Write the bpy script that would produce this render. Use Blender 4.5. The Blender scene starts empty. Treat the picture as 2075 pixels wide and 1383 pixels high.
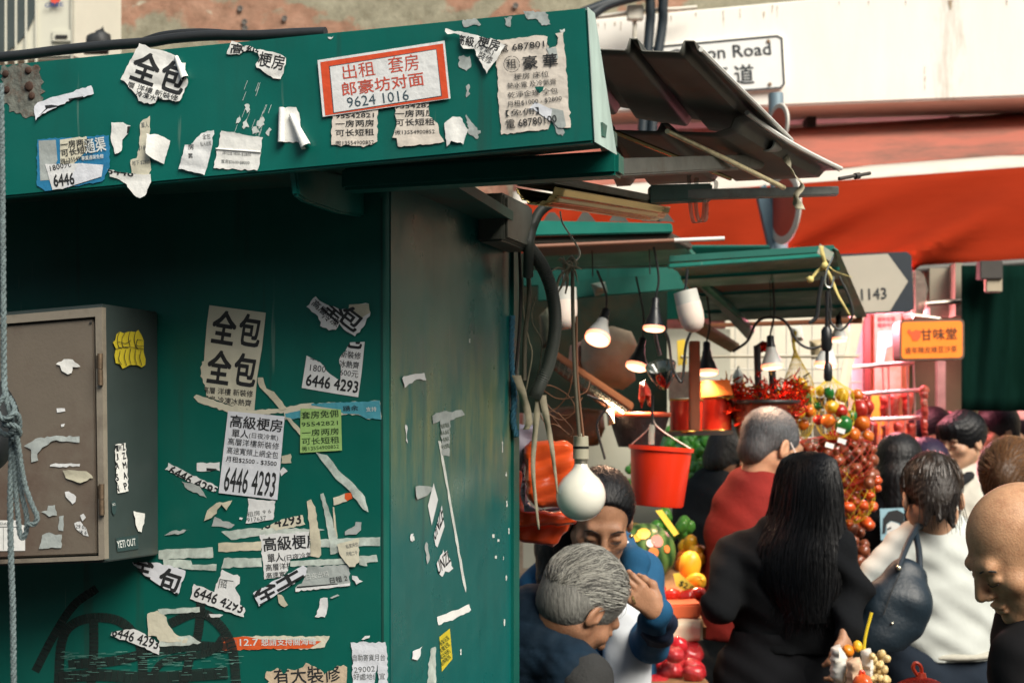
import bpy, bmesh, math, random
import numpy as np
from mathutils import Vector, Matrix
random.seed(7)
SC = bpy.context.scene
COL = SC.collection
# ------------------------------------------------------------------ camera, sky, sun, exposure
F, CX, HY, EYE = 3000.0, 1037.5, 880.0, 1.6          # focal length (px), principal column, horizon row, eye height
cam = bpy.data.cameras.new('camera'); cam_o = bpy.data.objects.new('camera', cam); COL.objects.link(cam_o)
cam.sensor_width = 36; cam.lens = F / 2075 * 36
cam.shift_y = (HY - 691.5) / 2075
cam_o.location = (0, 0, EYE); cam_o.rotation_euler = (math.pi / 2, 0, 0)
cam.clip_start = .05; cam.clip_end = 400
cam.dof.use_dof = True; cam.dof.focus_distance = 2.3; cam.dof.aperture_fstop = 8.0; cam.dof.aperture_blades = 7
SC.camera = cam_o
w = bpy.data.worlds.new('World'); SC.world = w; w.use_nodes = True
SUN_EL, SUN_AZ = math.radians(42), math.radians(35)   # azimuth: from behind the camera, a little to the right
nt = w.node_tree; bg = nt.nodes['Background']
sky = nt.nodes.new('ShaderNodeTexSky'); sky.sky_type = 'NISHITA'; sky.sun_disc = False
sky.sun_elevation = SUN_EL; sky.sun_rotation = math.pi - SUN_AZ; sky.air_density = 1.6; sky.dust_density = 4.5; sky.ozone_density = 1.0
nt.links.new(sky.outputs[0], bg.inputs[0]); bg.inputs[1].default_value = .08
sun = bpy.data.lights.new('sun', 'SUN'); sun.energy = 3.6; sun.angle = math.radians(34); sun.color = (1, .95, .86)
sun_o = bpy.data.objects.new('sun', sun); COL.objects.link(sun_o)
sd = Vector((math.sin(SUN_AZ) * math.cos(SUN_EL), -math.cos(SUN_AZ) * math.cos(SUN_EL), math.sin(SUN_EL)))
sun_o.location = sd * 20; sun_o.rotation_euler = sd.to_track_quat('Z', 'Y').to_euler()
SC.view_settings.view_transform = 'Standard'; SC.view_settings.look = 'None'
SC.view_settings.exposure = 0.5; SC.view_settings.gamma = 1.0
try:
    SC.cycles.max_bounces = 6; SC.cycles.diffuse_bounces = 3; SC.cycles.glossy_bounces = 3; SC.cycles.transmission_bounces = 6
    SC.cycles.transparent_max_bounces = 8; SC.cycles.use_denoising = True; SC.cycles.caustics_reflective = False; SC.cycles.caustics_refractive = False
    SC.cycles.sample_clamp_indirect = 4.0
except Exception:
    pass

# ------------------------------------------------------------------ helpers
def P(px, py, d):
    """world point at depth d behind the photograph's pixel"""
    return Vector(((px - CX) / F * d, d, EYE + (HY - py) / F * d))

class Plane:
    """a vertical (or any) plane; at(px,py,lift) = where the ray of a pixel meets it, lifted towards the viewer"""
    def __init__(s, o, n): s.o = Vector(o); s.n = Vector(n).normalized()
    def at(s, px, py, lift=0.0):
        r = Vector(((px - CX) / F, 1.0, (HY - py) / F)); c = Vector((0, 0, EYE))
        t = ((s.o - s.n * lift) - c).dot(s.n) / r.dot(s.n)
        return c + r * t
    def moved(s, d): return Plane(s.o - s.n * d, s.n)
RESERVED = {}
def link(name, mesh, parent=None, mats=()):
    o = bpy.data.objects.new(name, mesh); COL.objects.link(o)
    for m in (mats if isinstance(mats, (list, tuple)) else [mats]): mesh.materials.append(m)
    if parent is not None: o.parent = parent
    return o
def thing(name, label, cat, loc=(0, 0, 0), group=None):
    o = bpy.data.objects.new(name, None); COL.objects.link(o); o.location = loc; o.empty_display_size = .05
    o['label'] = label; o['category'] = cat
    if group: o['group'] = group
    bpy.context.view_layer.update()
    return o
def tag(o, label, cat, group=None):
    o['label'] = label; o['category'] = cat
    if group: o['group'] = group
    return o
def structure(o, kind='structure'): o['kind'] = kind; return o

class MB:
    """collects shapes into one mesh (world coordinates; build() makes them local to the parent)"""
    def __init__(s): s.v = []; s.f = []; s.m = []
    def add(s, vs, fs, mi=0):
        b = len(s.v); s.v += [tuple(v) for v in vs]; s.f += [tuple(i + b for i in f) for f in fs]; s.m += [mi] * len(fs)
        return s
    def quad(s, a, b, c, d, mi=0): return s.add([a, b, c, d], [(0, 1, 2, 3)], mi)
    def obox(s, o, ax, ay, az, mi=0):
        """box from corner o with edge vectors"""
        o, ax, ay, az = map(Vector, (o, ax, ay, az))
        vs = [o, o + ax, o + ax + ay, o + ay, o + az, o + ax + az, o + ax + ay + az, o + ay + az]
        fs = [(0, 3, 2, 1), (4, 5, 6, 7), (0, 1, 5, 4), (1, 2, 6, 5), (2, 3, 7, 6), (3, 0, 4, 7)]
        if ax.cross(ay).dot(az) < 0: fs = [f[::-1] for f in fs]
        return s.add(vs, fs, mi)
    def box(s, c, d, mi=0, rz=0.0, rot=None):
        R = rot if rot is not None else Matrix.Rotation(rz, 3, 'Z')
        ax, ay, az = R @ Vector((d[0], 0, 0)), R @ Vector((0, d[1], 0)), R @ Vector((0, 0, d[2]))
        return s.obox(Vector(c) - (ax + ay + az) / 2, ax, ay, az, mi)
    def prism(s, front, back, mi=0):
        n = len(front); vs = list(front) + list(back)
        fs = [tuple(range(n)), tuple(range(2 * n - 1, n - 1, -1))] + [(i, i + n, (i + 1) % n + n, (i + 1) % n) for i in range(n)]
        return s.add(vs, fs, mi)
    def tube(s, pts, r, n=8, mi=0, caps=True):
        pts = [Vector(p) for p in pts]; rs = r if isinstance(r, (list, tuple)) else [r] * len(pts)
        t0 = (pts[1] - pts[0]).normalized()
        up = Vector((0, 0, 1)) if abs(t0.z) < .9 else Vector((1, 0, 0))
        a = t0.cross(up).normalized(); vs = []
        for i, p in enumerate(pts):
            t = (pts[min(i + 1, len(pts) - 1)] - pts[max(i - 1, 0)])
            t = t.normalized() if t.length > 1e-9 else t0
            a = (a - t * a.dot(t)); a = a.normalized() if a.length > 1e-6 else t.orthogonal().normalized()
            b = t.cross(a)
            for k in range(n):
                q = 2 * math.pi * k / n; vs.append(p + (a * math.cos(q) + b * math.sin(q)) * rs[i])
        fs = [(i * n + k, i * n + (k + 1) % n, (i + 1) * n + (k + 1) % n, (i + 1) * n + k) for i in range(len(pts) - 1) for k in range(n)]
        if caps: fs += [tuple(range(n - 1, -1, -1)), tuple(range((len(pts) - 1) * n, len(pts) * n))]
        return s.add(vs, fs, mi)
    def lathe(s, prof, c=(0, 0, 0), n=24, mi=0, rot=None):
        """profile [(r, z)...] round the z axis"""
        c = Vector(c); vs = []
        for r, z in prof:
            for k in range(n):
                q = 2 * math.pi * k / n; v = Vector((r * math.cos(q), r * math.sin(q), z))
                vs.append(c + (rot @ v if rot is not None else v))
        fs = [(i * n + k, i * n + (k + 1) % n, (i + 1) * n + (k + 1) % n, (i + 1) * n + k) for i in range(len(prof) - 1) for k in range(n)]
        return s.add(vs, fs, mi)
    def ball(s, c, r, n=12, mi=0, sq=(1, 1, 1)):
        prof = [(max(1e-4, math.sin(math.pi * i / n)) , -math.cos(math.pi * i / n)) for i in range(n + 1)]
        return s.lathe([(a * r, b * r) for a, b in prof], c, n * 2 if n < 9 else 18, mi, Matrix.Diagonal(sq))
    def build(s, name, mats, parent=None, smooth=False, bevel=0):
        me = bpy.data.meshes.new(name)
        off = Vector((0, 0, 0))
        if parent is not None: off = parent.matrix_world.translation
        v = np.array(s.v, dtype=float).reshape(-1, 3) - np.array(off)
        me.from_pydata(v.tolist(), [], s.f); me.update()
        mats = mats if isinstance(mats, (list, tuple)) else [mats]
        o = link(name, me, parent, mats)
        if len(mats) > 1: me.polygons.foreach_set('material_index', s.m)
        if smooth: me.polygons.foreach_set('use_smooth', [True] * len(me.polygons))
        bm = bmesh.new(); bm.from_mesh(me)
        if smooth: bmesh.ops.remove_doubles(bm, verts=bm.verts, dist=1e-6)
        if bevel:
            bmesh.ops.remove_doubles(bm, verts=bm.verts, dist=1e-5)
            bmesh.ops.bevel(bm, geom=[e for e in bm.edges if e.is_manifold and e.calc_face_angle(0) > .5], offset=bevel, segments=2, affect='EDGES', clamp_overlap=True)
        bmesh.ops.recalc_face_normals(bm, faces=bm.faces); bm.to_mesh(me); bm.free()
        if smooth: me.set_sharp_from_angle(angle=math.radians(50))
        return o

def bez(pts, n=8):
    """smooth curve through points (Catmull-Rom)"""
    p = [Vector(q) for q in pts]; p = [p[0] * 2 - p[1]] + p + [p[-1] * 2 - p[-2]]; out = []
    for i in range(1, len(p) - 2):
        for k in range(n):
            t = k / n; a, b, c, d = p[i - 1], p[i], p[i + 1], p[i + 2]
            out.append(.5 * ((2 * b) + (c - a) * t + (2 * a - 5 * b + 4 * c - d) * t * t + (3 * b - a - 3 * c + d) * t ** 3))
    return out + [p[-2]]

# ------------------------------------------------------------------ materials
MAT = {}
def _n(t, typ, **kw):
    n = t.nodes.new(typ)
    for k, v in kw.items(): setattr(n, k, v)
    return n
def mat(name, col, rough=.6, metal=0.0, var=.15, scale=8.0, bump=0.0, bscale=40.0, dirt=None, dscale=3.0, damt=.5, stretch=(1, 1, 1), spec=.5, emit=None, estr=0.0, sss=0.0, alpha=1.0, trans=0.0, coat=0.0, sheen=0.0, hue2=None):
    """painted / worn surface: base colour with noise variation, optional dirt colour in patches, optional bump"""
    if name in MAT: return MAT[name]
    m = bpy.data.materials.new(name); m.use_nodes = True; t = m.node_tree; b = t.nodes['Principled BSDF']; L = t.links.new
    c = (*col, 1)
    b.inputs['Roughness'].default_value = rough; b.inputs['Metallic'].default_value = metal; b.inputs['Specular IOR Level'].default_value = spec
    tc = _n(t, 'ShaderNodeTexCoord'); mp = _n(t, 'ShaderNodeMapping'); mp.inputs['Scale'].default_value = stretch
    L(tc.outputs['Object'], mp.inputs[0])
    no = _n(t, 'ShaderNodeTexNoise'); no.inputs['Scale'].default_value = scale; no.inputs['Detail'].default_value = 6; no.inputs['Roughness'].default_value = .65
    L(mp.outputs[0], no.inputs['Vector'])
    rp = _n(t, 'ShaderNodeValToRGB'); rp.color_ramp.elements[0].position = .3; rp.color_ramp.elements[1].position = .7
    h2 = hue2 or col
    rp.color_ramp.elements[0].color = (*[x * (1 - var) for x in h2], 1); rp.color_ramp.elements[1].color = (*[min(1, x * (1 + var)) for x in col], 1)
    L(no.outputs['Fac'], rp.inputs[0]); out = rp.outputs[0]
    if dirt:
        n2 = _n(t, 'ShaderNodeTexNoise'); n2.inputs['Scale'].default_value = dscale; n2.inputs['Detail'].default_value = 8; n2.inputs['Roughness'].default_value = .7
        L(mp.outputs[0], n2.inputs['Vector'])
        r2 = _n(t, 'ShaderNodeValToRGB'); r2.color_ramp.elements[0].position = .62 - .25 * damt; r2.color_ramp.elements[1].position = .8 - .15 * damt
        L(n2.outputs['Fac'], r2.inputs[0])
        mx = _n(t, 'ShaderNodeMixRGB'); L(r2.outputs[0], mx.inputs[0]); L(out, mx.inputs[1]); mx.inputs[2].default_value = (*dirt, 1); out = mx.outputs[0]
    L(out, b.inputs['Base Color'])
    if bump:
        n3 = _n(t, 'ShaderNodeTexNoise'); n3.inputs['Scale'].default_value = bscale; n3.inputs['Detail'].default_value = 4
        L(mp.outputs[0], n3.inputs['Vector'])
        bp = _n(t, 'ShaderNodeBump'); bp.inputs['Strength'].default_value = bump; bp.inputs['Distance'].default_value = .004
        L(n3.outputs['Fac'], bp.inputs['Height']); L(bp.outputs[0], b.inputs['Normal'])
    if emit: b.inputs['Emission Color'].default_value = (*emit, 1); b.inputs['Emission Strength'].default_value = estr
    if sss: b.inputs['Subsurface Weight'].default_value = sss; b.inputs['Subsurface Radius'].default_value = (.9, .35, .2); b.inputs['Subsurface Scale'].default_value = .008
    if alpha < 1: b.inputs['Alpha'].default_value = alpha
    if trans: b.inputs['Transmission Weight'].default_value = trans
    if coat: b.inputs['Coat Weight'].default_value = coat; b.inputs['Coat Roughness'].default_value = .1
    if sheen: b.inputs['Sheen Weight'].default_value = sheen
    MAT[name] = m
    return m

# ------------------------------------------------------------------ flat printed matter on planes
def tri_poly(poly):
    """ear-clip a 2-D polygon -> triangles"""
    from mathutils.geometry import tessellate_polygon
    t = tessellate_polygon([[Vector((x, y, 0)) for x, y in poly]])
    out = []
    for a, b, c in t:
        A, B, C_ = poly[a], poly[b], poly[c]
        if (B[0] - A[0]) * (C_[1] - A[1]) - (B[1] - A[1]) * (C_[0] - A[0]) < 0: B, C_ = C_, B
        out.append((A, B, C_))
    return out
def clip_half(p, a, b):
    out = []; n = len(p)
    for i in range(n):
        q, r = p[i], p[(i + 1) % n]
        dq = (b[0] - a[0]) * (q[1] - a[1]) - (b[1] - a[1]) * (q[0] - a[0]); dr = (b[0] - a[0]) * (r[1] - a[1]) - (b[1] - a[1]) * (r[0] - a[0])
        if dq >= 0: out.append(q)
        if (dq > 0 > dr) or (dq < 0 < dr):
            t = dq / (dq - dr); out.append((q[0] + (r[0] - q[0]) * t, q[1] + (r[1] - q[1]) * t))
    return out
def clip_tri(p, tri):
    for i in range(3):
        p = clip_half(p, tri[i], tri[(i + 1) % 3])
        if len(p) < 3: return []
    return p
def grid_cut(p, g):
    """cut a convex polygon by a square grid of step g"""
    out = []
    x0 = math.floor(min(q[0] for q in p) / g); x1 = math.ceil(max(q[0] for q in p) / g)
    for i in range(x0, x1):
        c = clip_half(clip_half(p, (i * g, 1), (i * g, 0)), ((i + 1) * g, 0), ((i + 1) * g, 1))
        if len(c) < 3: continue
        y0 = math.floor(min(q[1] for q in c) / g); y1 = math.ceil(max(q[1] for q in c) / g)
        for j in range(y0, y1):
            d = clip_half(clip_half(c, (0, j * g), (1, j * g)), (1, (j + 1) * g), (0, (j + 1) * g))
            if len(d) >= 3: out.append(d)
    return out
_txt = {}
def text_tris(s):
    """2-D triangles of a line of lettering, scaled to the unit square (w 0..1, h 0..1) + aspect"""
    if s in _txt: return _txt[s]
    c = bpy.data.curves.new('lettering', 'FONT'); c.body = s; c.resolution_u = 2
    o = bpy.data.objects.new('lettering', c); COL.objects.link(o)
    me = bpy.data.meshes.new_from_object(o.evaluated_get(bpy.context.evaluated_depsgraph_get()))
    bpy.data.objects.remove(o); bpy.data.curves.remove(c)
    me.calc_loop_triangles()
    v = np.array([q.co[:2] for q in me.vertices]); tr = [tuple(t.vertices) for t in me.loop_triangles]
    bpy.data.meshes.remove(me)
    mn, mx = v.min(0), v.max(0); sz = np.maximum(mx - mn, 1e-6); u = (v - mn) / sz
    r = [[tuple(u[i]) for i in t] for t in tr]; _txt[s] = (r, sz)
    return _txt[s]
def wrinkle(seed, amp, curl=None):
    """height (m) of a sheet above its wall as a function of the pixel"""
    rs = random.Random(seed); w = [(rs.uniform(0, 6.3), rs.uniform(.02, .10), rs.uniform(0, 6.3), rs.uniform(.4, 1)) for _ in range(5)]
    def h(x, y):
        z = 0
        for a, k, ph, q in w: z += q * abs(math.sin((x * math.cos(a) + y * math.sin(a)) * k + ph))
        z = amp * z / 3
        if curl:
            (ax, ay), (bx, by), ht = curl         # line a->b: the sheet lifts off beyond it (left side)
            d = ((bx - ax) * (y - ay) - (by - ay) * (x - ax)) / math.hypot(bx - ax, by - ay)
            if d > 0: z += ht * (1 - math.cos(min(d / 22.0, 2.6)))
        return z
    return h
def sheet(pl, poly, hfun, mb, mi=0, g=9.0, lift=.0006):
    for t in tri_poly(poly):
        for c in grid_cut(list(t), g):
            vs = [pl.at(x, y, lift + hfun(x, y)) for x, y in c]
            mb.add(vs, [tuple(range(len(c)))], mi)
def put_text(pl, s, p0, p1, ht, hfun, mb, bold=0.0, clip=None, lift=.0011, mi=0, up=None, g=9.0):
    """lettering whose baseline runs p0 -> p1 (pixels), ht pixels tall; clipped to the torn outline"""
    tr, sz = text_tris(s); bold *= .45; bx, by = bold / sz[0], bold / sz[1]
    hits = [(0, 0)] if bold < .003 else [(-bx, -by), (bx, -by), (-bx, by), (bx, by)]   # heavy type: struck four times
    if bold >= .003: tr = [(k, [(a * (1 - 2 * bx) + bx + hx, b * (1 - 2 * by) + by + hy) for a, b in t]) for k, (hx, hy) in enumerate(hits) for t in tr]
    else: tr = [(0, t) for t in tr]
    dx, dy = p1[0] - p0[0], p1[1] - p0[1]; L = math.hypot(dx, dy)
    ux, uy = up if up else (dy / L * ht, -dx / L * ht)
    ct = tri_poly(clip) if clip else None
    for kh, t in tr:
        q = [(p0[0] + dx * a + ux * b, p0[1] + dy * a + uy * b) for a, b in t]
        if (q[1][0] - q[0][0]) * (q[2][1] - q[0][1]) - (q[1][1] - q[0][1]) * (q[2][0] - q[0][0]) < 0: q = q[::-1]
        for c in ([clip_tri(q, k) for k in ct] if ct else [q]):
            if len(c) < 3: continue
            for e in grid_cut(c, g) if ht > 20 else [c]:
                mb.add([pl.at(x, y, lift + hfun(x, y) + kh * .00002) for x, y in e], [tuple(range(len(e)))], mi)
def rough_edge(poly, amp=2.0, step=7, seed=0, edges=None):
    """tear the given edges of an outline"""
    rs = random.Random(seed); out = []
    n = len(poly)
    for i in range(n):
        a, b = poly[i], poly[(i + 1) % n]; out.append(a)
        if edges is not None and i not in edges: continue
        L = math.hypot(b[0] - a[0], b[1] - a[1]); k = int(L / step)
        for j in range(1, k):
            t = j / k; nx, ny = (b[1] - a[1]) / L, -(b[0] - a[0]) / L; d = rs.gauss(0, amp * .6)
            out.append((a[0] + (b[0] - a[0]) * t + nx * d, a[1] + (b[1] - a[1]) * t + ny * d))
    return out

# ------------------------------------------------------------------ sculpting with distance fields (people, hair, bags, fruit)
class SDF:
    def __init__(s, lo, hi, res):
        s.lo = np.array(lo, float); s.res = res
        n = np.ceil((np.array(hi, float) - s.lo) / res).astype(int) + 1; s.n = n
        g = [s.lo[i] + np.arange(n[i]) * res for i in range(3)]
        s.X, s.Y, s.Z = np.meshgrid(*g, indexing='ij'); s.d = np.full(n, 1e3)
    def _u(s, d, k, sub=False):
        if sub:
            if k <= 0: s.d = np.maximum(s.d, -d)
            else:
                h = np.clip(.5 - .5 * (s.d + d) / k, 0, 1); s.d = s.d + (-d - s.d) * h + k * h * (1 - h)
        elif k <= 0: s.d = np.minimum(s.d, d)
        else:
            h = np.clip(.5 + .5 * (s.d - d) / k, 0, 1); s.d = d + (s.d - d) * (1 - h) - k * h * (1 - h)
        return s
    def _sl(s, lo, hi):
        a = np.clip(np.floor((np.array(lo) - s.lo) / s.res).astype(int), 0, s.n - 1); b = np.clip(np.ceil((np.array(hi) - s.lo) / s.res).astype(int) + 1, 1, s.n)
        return tuple(slice(int(i), int(j)) for i, j in zip(a, b))
    def _ul(s, q, d, k, sub):
        full = s.d; s.d = full[q]; s._u(d, k, sub); full[q] = s.d; s.d = full; return s
    def ell(s, c, r, k=.02, R=None, sub=False):
        m = max(r) + k + 4 * s.res; q = s._sl([c[i] - m for i in range(3)], [c[i] + m for i in range(3)])
        x, y, z = s.X[q] - c[0], s.Y[q] - c[1], s.Z[q] - c[2]
        if x.size == 0: return s
        if R is not None:
            M = np.array(R).T; x, y, z = (M[0, 0] * x + M[0, 1] * y + M[0, 2] * z, M[1, 0] * x + M[1, 1] * y + M[1, 2] * z, M[2, 0] * x + M[2, 1] * y + M[2, 2] * z)
        k0 = np.sqrt((x / r[0]) ** 2 + (y / r[1]) ** 2 + (z / r[2]) ** 2) + 1e-9
        k1 = np.sqrt((x / r[0] ** 2) ** 2 + (y / r[1] ** 2) ** 2 + (z / r[2] ** 2) ** 2) + 1e-9
        return s._ul(q, k0 * (k0 - 1) / k1, k, sub)
    def cap(s, a, b, ra, rb, k=.02, sub=False, sq=None):
        """tapered capsule; sq = (direction, factor) flattens it along a direction"""
        a, b = np.array(a, float), np.array(b, float); ba = b - a; L2 = (ba * ba).sum() + 1e-12
        m = max(ra, rb) + k + 4 * s.res; q = s._sl(np.minimum(a, b) - m, np.maximum(a, b) + m)
        x, y, z = s.X[q] - a[0], s.Y[q] - a[1], s.Z[q] - a[2]
        if x.size == 0: return s
        h = np.clip((x * ba[0] + y * ba[1] + z * ba[2]) / L2, 0, 1)
        dx, dy, dz = x - ba[0] * h, y - ba[1] * h, z - ba[2] * h
        if sq:
            n = np.array(sq[0], float); n /= np.linalg.norm(n); e = (dx * n[0] + dy * n[1] + dz * n[2]) * (sq[1] - 1)
            dx, dy, dz = dx + e * n[0], dy + e * n[1], dz + e * n[2]
        return s._ul(q, np.sqrt(dx * dx + dy * dy + dz * dz) - (ra + (rb - ra) * h), k, sub)
    def chain(s, pts, rs, k=.02, sq=None, sub=False):
        for i in range(len(pts) - 1): s.cap(pts[i], pts[i + 1], rs[i], rs[i + 1], k, sub, sq)
        return s
    def cut(s, p, n):
        """keep the side of the plane opposite to n"""
        n = np.array(n, float); n /= np.linalg.norm(n)
        s.d = np.maximum(s.d, (s.X - p[0]) * n[0] + (s.Y - p[1]) * n[1] + (s.Z - p[2]) * n[2]); return s
    def warp(s, f): s.d = s.d + f(s.X, s.Y, s.Z); return s
    def copy(s):
        o = SDF.__new__(SDF); o.__dict__.update(s.__dict__); o.d = s.d.copy(); return o
    def mesh(s):
        """naive surface nets"""
        d = s.d; n = d.shape
        ins = d < 0
        c = [d[i:n[0] - 1 + i, j:n[1] - 1 + j, k:n[2] - 1 + k] for i in (0, 1) for j in (0, 1) for k in (0, 1)]
        m = np.zeros(c[0].shape, int)
        for q in c: m += (q < 0)
        act = (m > 0) & (m < 8); idx = np.full(act.shape, -1); ijk = np.argwhere(act); idx[act] = np.arange(len(ijk))
        cc = np.stack([q[act] for q in c], 1); acc = np.zeros((len(ijk), 3)); cnt = np.zeros(len(ijk))
        corner = [(i, j, k) for i in (0, 1) for j in (0, 1) for k in (0, 1)]
        for a in range(8):
            for b in range(a + 1, 8):
                df = [abs(corner[a][t] - corner[b][t]) for t in range(3)]
                if sum(df) != 1: continue
                x = (cc[:, a] < 0) != (cc[:, b] < 0)
                t = np.where(x, cc[:, a] / np.where(x, cc[:, a] - cc[:, b], 1), 0)[:, None]
                p = np.array(corner[a]) * (1 - t) + np.array(corner[b]) * t
                acc[x] += p[x]; cnt[x] += 1
        v = (ijk + acc / np.maximum(cnt, 1)[:, None]) * s.res + s.lo
        fs = []
        for ax in range(3):
            sl = [slice(1, -1)] * 3; a0 = [slice(1, n[t] - 1) for t in range(3)]; a1 = list(a0)
            a0[ax] = slice(0, n[ax] - 1); a1[ax] = slice(1, n[ax])
            A, B = ins[tuple(a0)], ins[tuple(a1)]; e = np.argwhere(A != B)
            if not len(e): continue
            base = e + np.array([0 if t == ax else 1 for t in range(3)])
            o1, o2 = [t for t in range(3) if t != ax]
            def g(d1, d2):
                q = base.copy(); q[:, o1] -= d1; q[:, o2] -= d2
                return idx[q[:, 0], q[:, 1], q[:, 2]]
            Q = np.stack([g(0, 0), g(1, 0), g(1, 1), g(0, 1)], 1)
            fl = A[tuple(e.T)] if ax != 1 else ~A[tuple(e.T)]
            Q[~fl] = Q[~fl][:, ::-1]; fs.append(Q[(Q >= 0).all(1)])
        return v, np.concatenate(fs)
    def build(s, name, mats, parent=None, M=None, smooth_it=1, extra=()):
        v, f = s.mesh()
        if M is not None: v = v @ np.array(M.to_3x3()).T + np.array(M.translation)
        for v2, f2 in extra: f = np.concatenate([f, f2 + len(v)]); v = np.concatenate([v, v2])
        off = np.array(parent.matrix_world.translation) if parent is not None else 0
        me = bpy.data.meshes.new(name); me.from_pydata((v - off).tolist(), [], f.tolist()); me.update()
        me.polygons.foreach_set('use_smooth', [True] * len(me.polygons))
        bm = bmesh.new(); bm.from_mesh(me)
        for _ in range(smooth_it): bmesh.ops.smooth_vert(bm, verts=bm.verts, factor=.5, use_axis_x=True, use_axis_y=True, use_axis_z=True)
        bmesh.ops.recalc_face_normals(bm, faces=bm.faces); bm.to_mesh(me); bm.free()
        return link(name, me, parent, mats)
# ================================================================== the setting
asph = mat('asphalt', (.05, .05, .05), .85, var=.3, scale=30, bump=.6, bscale=120)
mb = MB(); mb.quad((-150, -150, 0), (150, -150, 0), (150, 150, 0), (-150, 150, 0))
structure(mb.build('street', asph))

# ---- unseen building across the street, added to shade the lower sky
opp = thing('added_opposite_building', 'unseen low grey apartment building added behind the viewer to shade the lower sky', 'building', (0, -9, 0))
mb = MB(); mb.box((0, -10, 2.8), (60, 3, 5.6)); mb.build('wall', mat('opposite_concrete', (.22, .21, .19), .9, var=.3, scale=2), opp)
mb = MB()
for i in range(14):
    for j in range(1): mb.box((-26 + 4 * i, -8.48, 3.2 + 3.2 * j), (1.8, .06, 1.5))
mb.build('window', mat('window_dark', (.03, .035, .04), .15), opp)
# ---- old building with peeling plaster, upper left
def plaster_mat():
    m = bpy.data.materials.new('peeling_plaster'); m.use_nodes = True; t = m.node_tree; b = t.nodes['Principled BSDF']; L = t.links.new
    tc = _n(t, 'ShaderNodeTexCoord')
    n1 = _n(t, 'ShaderNodeTexNoise'); n1.inputs['Scale'].default_value = 1.5; n1.inputs['Detail'].default_value = 10; n1.inputs['Roughness'].default_value = .58; n1.inputs['Distortion'].default_value = .5
    L(tc.outputs['Object'], n1.inputs['Vector'])
    r1 = _n(t, 'ShaderNodeValToRGB'); e = r1.color_ramp.elements; e[0].position = .49; e[0].color = (.30, .29, .23, 1); e[1].position = .52; e[1].color = (.36, .20, .145, 1)
    x = e.new(.60); x.color = (.40, .24, .18, 1); x = e.new(.615); x.color = (.52, .49, .42, 1)
    L(n1.outputs['Fac'], r1.inputs[0])
    n2 = _n(t, 'ShaderNodeTexNoise'); n2.inputs['Scale'].default_value = 9; n2.inputs['Detail'].default_value = 9; n2.inputs['Roughness'].default_value = .75
    L(tc.outputs['Object'], n2.inputs['Vector'])
    r2 = _n(t, 'ShaderNodeValToRGB'); r2.color_ramp.elements[0].position = .3; r2.color_ramp.elements[0].color = (.45, .43, .36, 1); r2.color_ramp.elements[1].position = .68; r2.color_ramp.elements[1].color = (1.1, 1.08, 1.0, 1)
    L(n2.outputs['Fac'], r2.inputs[0])
    mx = _n(t, 'ShaderNodeMixRGB', blend_type='MULTIPLY'); mx.inputs[0].default_value = 1; L(r1.outputs[0], mx.inputs[1]); L(r2.outputs[0], mx.inputs[2])
    L(mx.outputs[0], b.inputs['Base Color']); b.inputs['Roughness'].default_value = .9
    bp = _n(t, 'ShaderNodeBump'); bp.inputs['Strength'].default_value = .6; bp.inputs['Distance'].default_value = .02; L(n2.outputs['Fac'], bp.inputs['Height']); L(bp.outputs[0], b.inputs['Normal'])
    return m
oldb = thing('plastered_building', 'old building with patchy grey and pink peeling plaster wall behind the green stall', 'building', (-1, 8.4, 0))
mb = MB(); mb.box((-1.6, 9.4, 4.5), (9.0, 2.0, 9.0)); mb.build('wall', plaster_mat(), oldb)
dk = mat('dark_void', (.02, .02, .02), .9)
for px, py in ((487, 18), (496, 45), (1045, 12), (577, 38), (497, 58)):
    mb = MB(); mb.lathe([(.001, .0), (.013, .0), (.017, .008), (.009, .008), (.001, .003)], P(px, py, 8.39), 12, 0, Matrix.Rotation(math.radians(90), 3, 'X'))
    mb.build('anchor_bolt', mat('zinc_dull', (.12, .11, .10), .7, .3), oldb)
# ---- concrete canopy (bright), soffit and wall below it
whitec = mat('white_concrete', (.82, .80, .74), .85, var=.05, scale=3, dirt=(.30, .24, .15), dscale=1.1, damt=.02, stretch=(2.5, 2.5, .5), bump=.2, bscale=60)
BAND = Plane(P(1190, 100, 7.9), (P(2075, 100, 7.55) - P(1190, 100, 7.9)).cross(Vector((0, 0, -1))))
if BAND.n.y < 0: BAND.n = -BAND.n
can = thing('concrete_canopy', 'long white concrete canopy edge with street name plate on the building', 'canopy', BAND.at(1700, 200))
fr = [BAND.at(1188, 230), BAND.at(2600, 176), BAND.at(2600, -90), BAND.at(1188, 40)]
mb = MB(); mb.prism(fr, [q + BAND.n * .5 for q in fr]); mb.build('slab_edge', whitec, can, bevel=.01)
mb = MB()
for px, py, L_, wd in ((1212, 48, 12, 1.2), (1226, 46, 16, 1), (1246, 45, 10, 2), (1258, 44, 20, 1), (1288, 40, 25, 1.2), (1360, 32, 14, 1.3), (1410, 26, 10, 1.5), (1466, 22, 36, 1.2), (1500, 18, 22, 1), (1565, 10, 25, 1.1), (1575, 12, 40, .9), (1700, 4, 8, 1), (1760, 3, 9, 1.2), (1926, 0, 22, 5), (1874, 135, 55, 1.2), (1835, 2, 12, 1), (1548, 24, 15, 2), (2040, 0, 14, 1.5)):
    hf = lambda x, y: 0
    sheet(BAND, rough_edge([(px - wd, py), (px + wd, py), (px + wd * .6, py + L_ * .6), (px, py + L_), (px - wd * .7, py + L_ * .5)], 1, 5, px), hf, mb, 0, 40, .004)
mb.build('rust_streak', mat('rust_streak', (.30, .22, .13), .9, var=.3, scale=20, alpha=.6), can)
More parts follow.
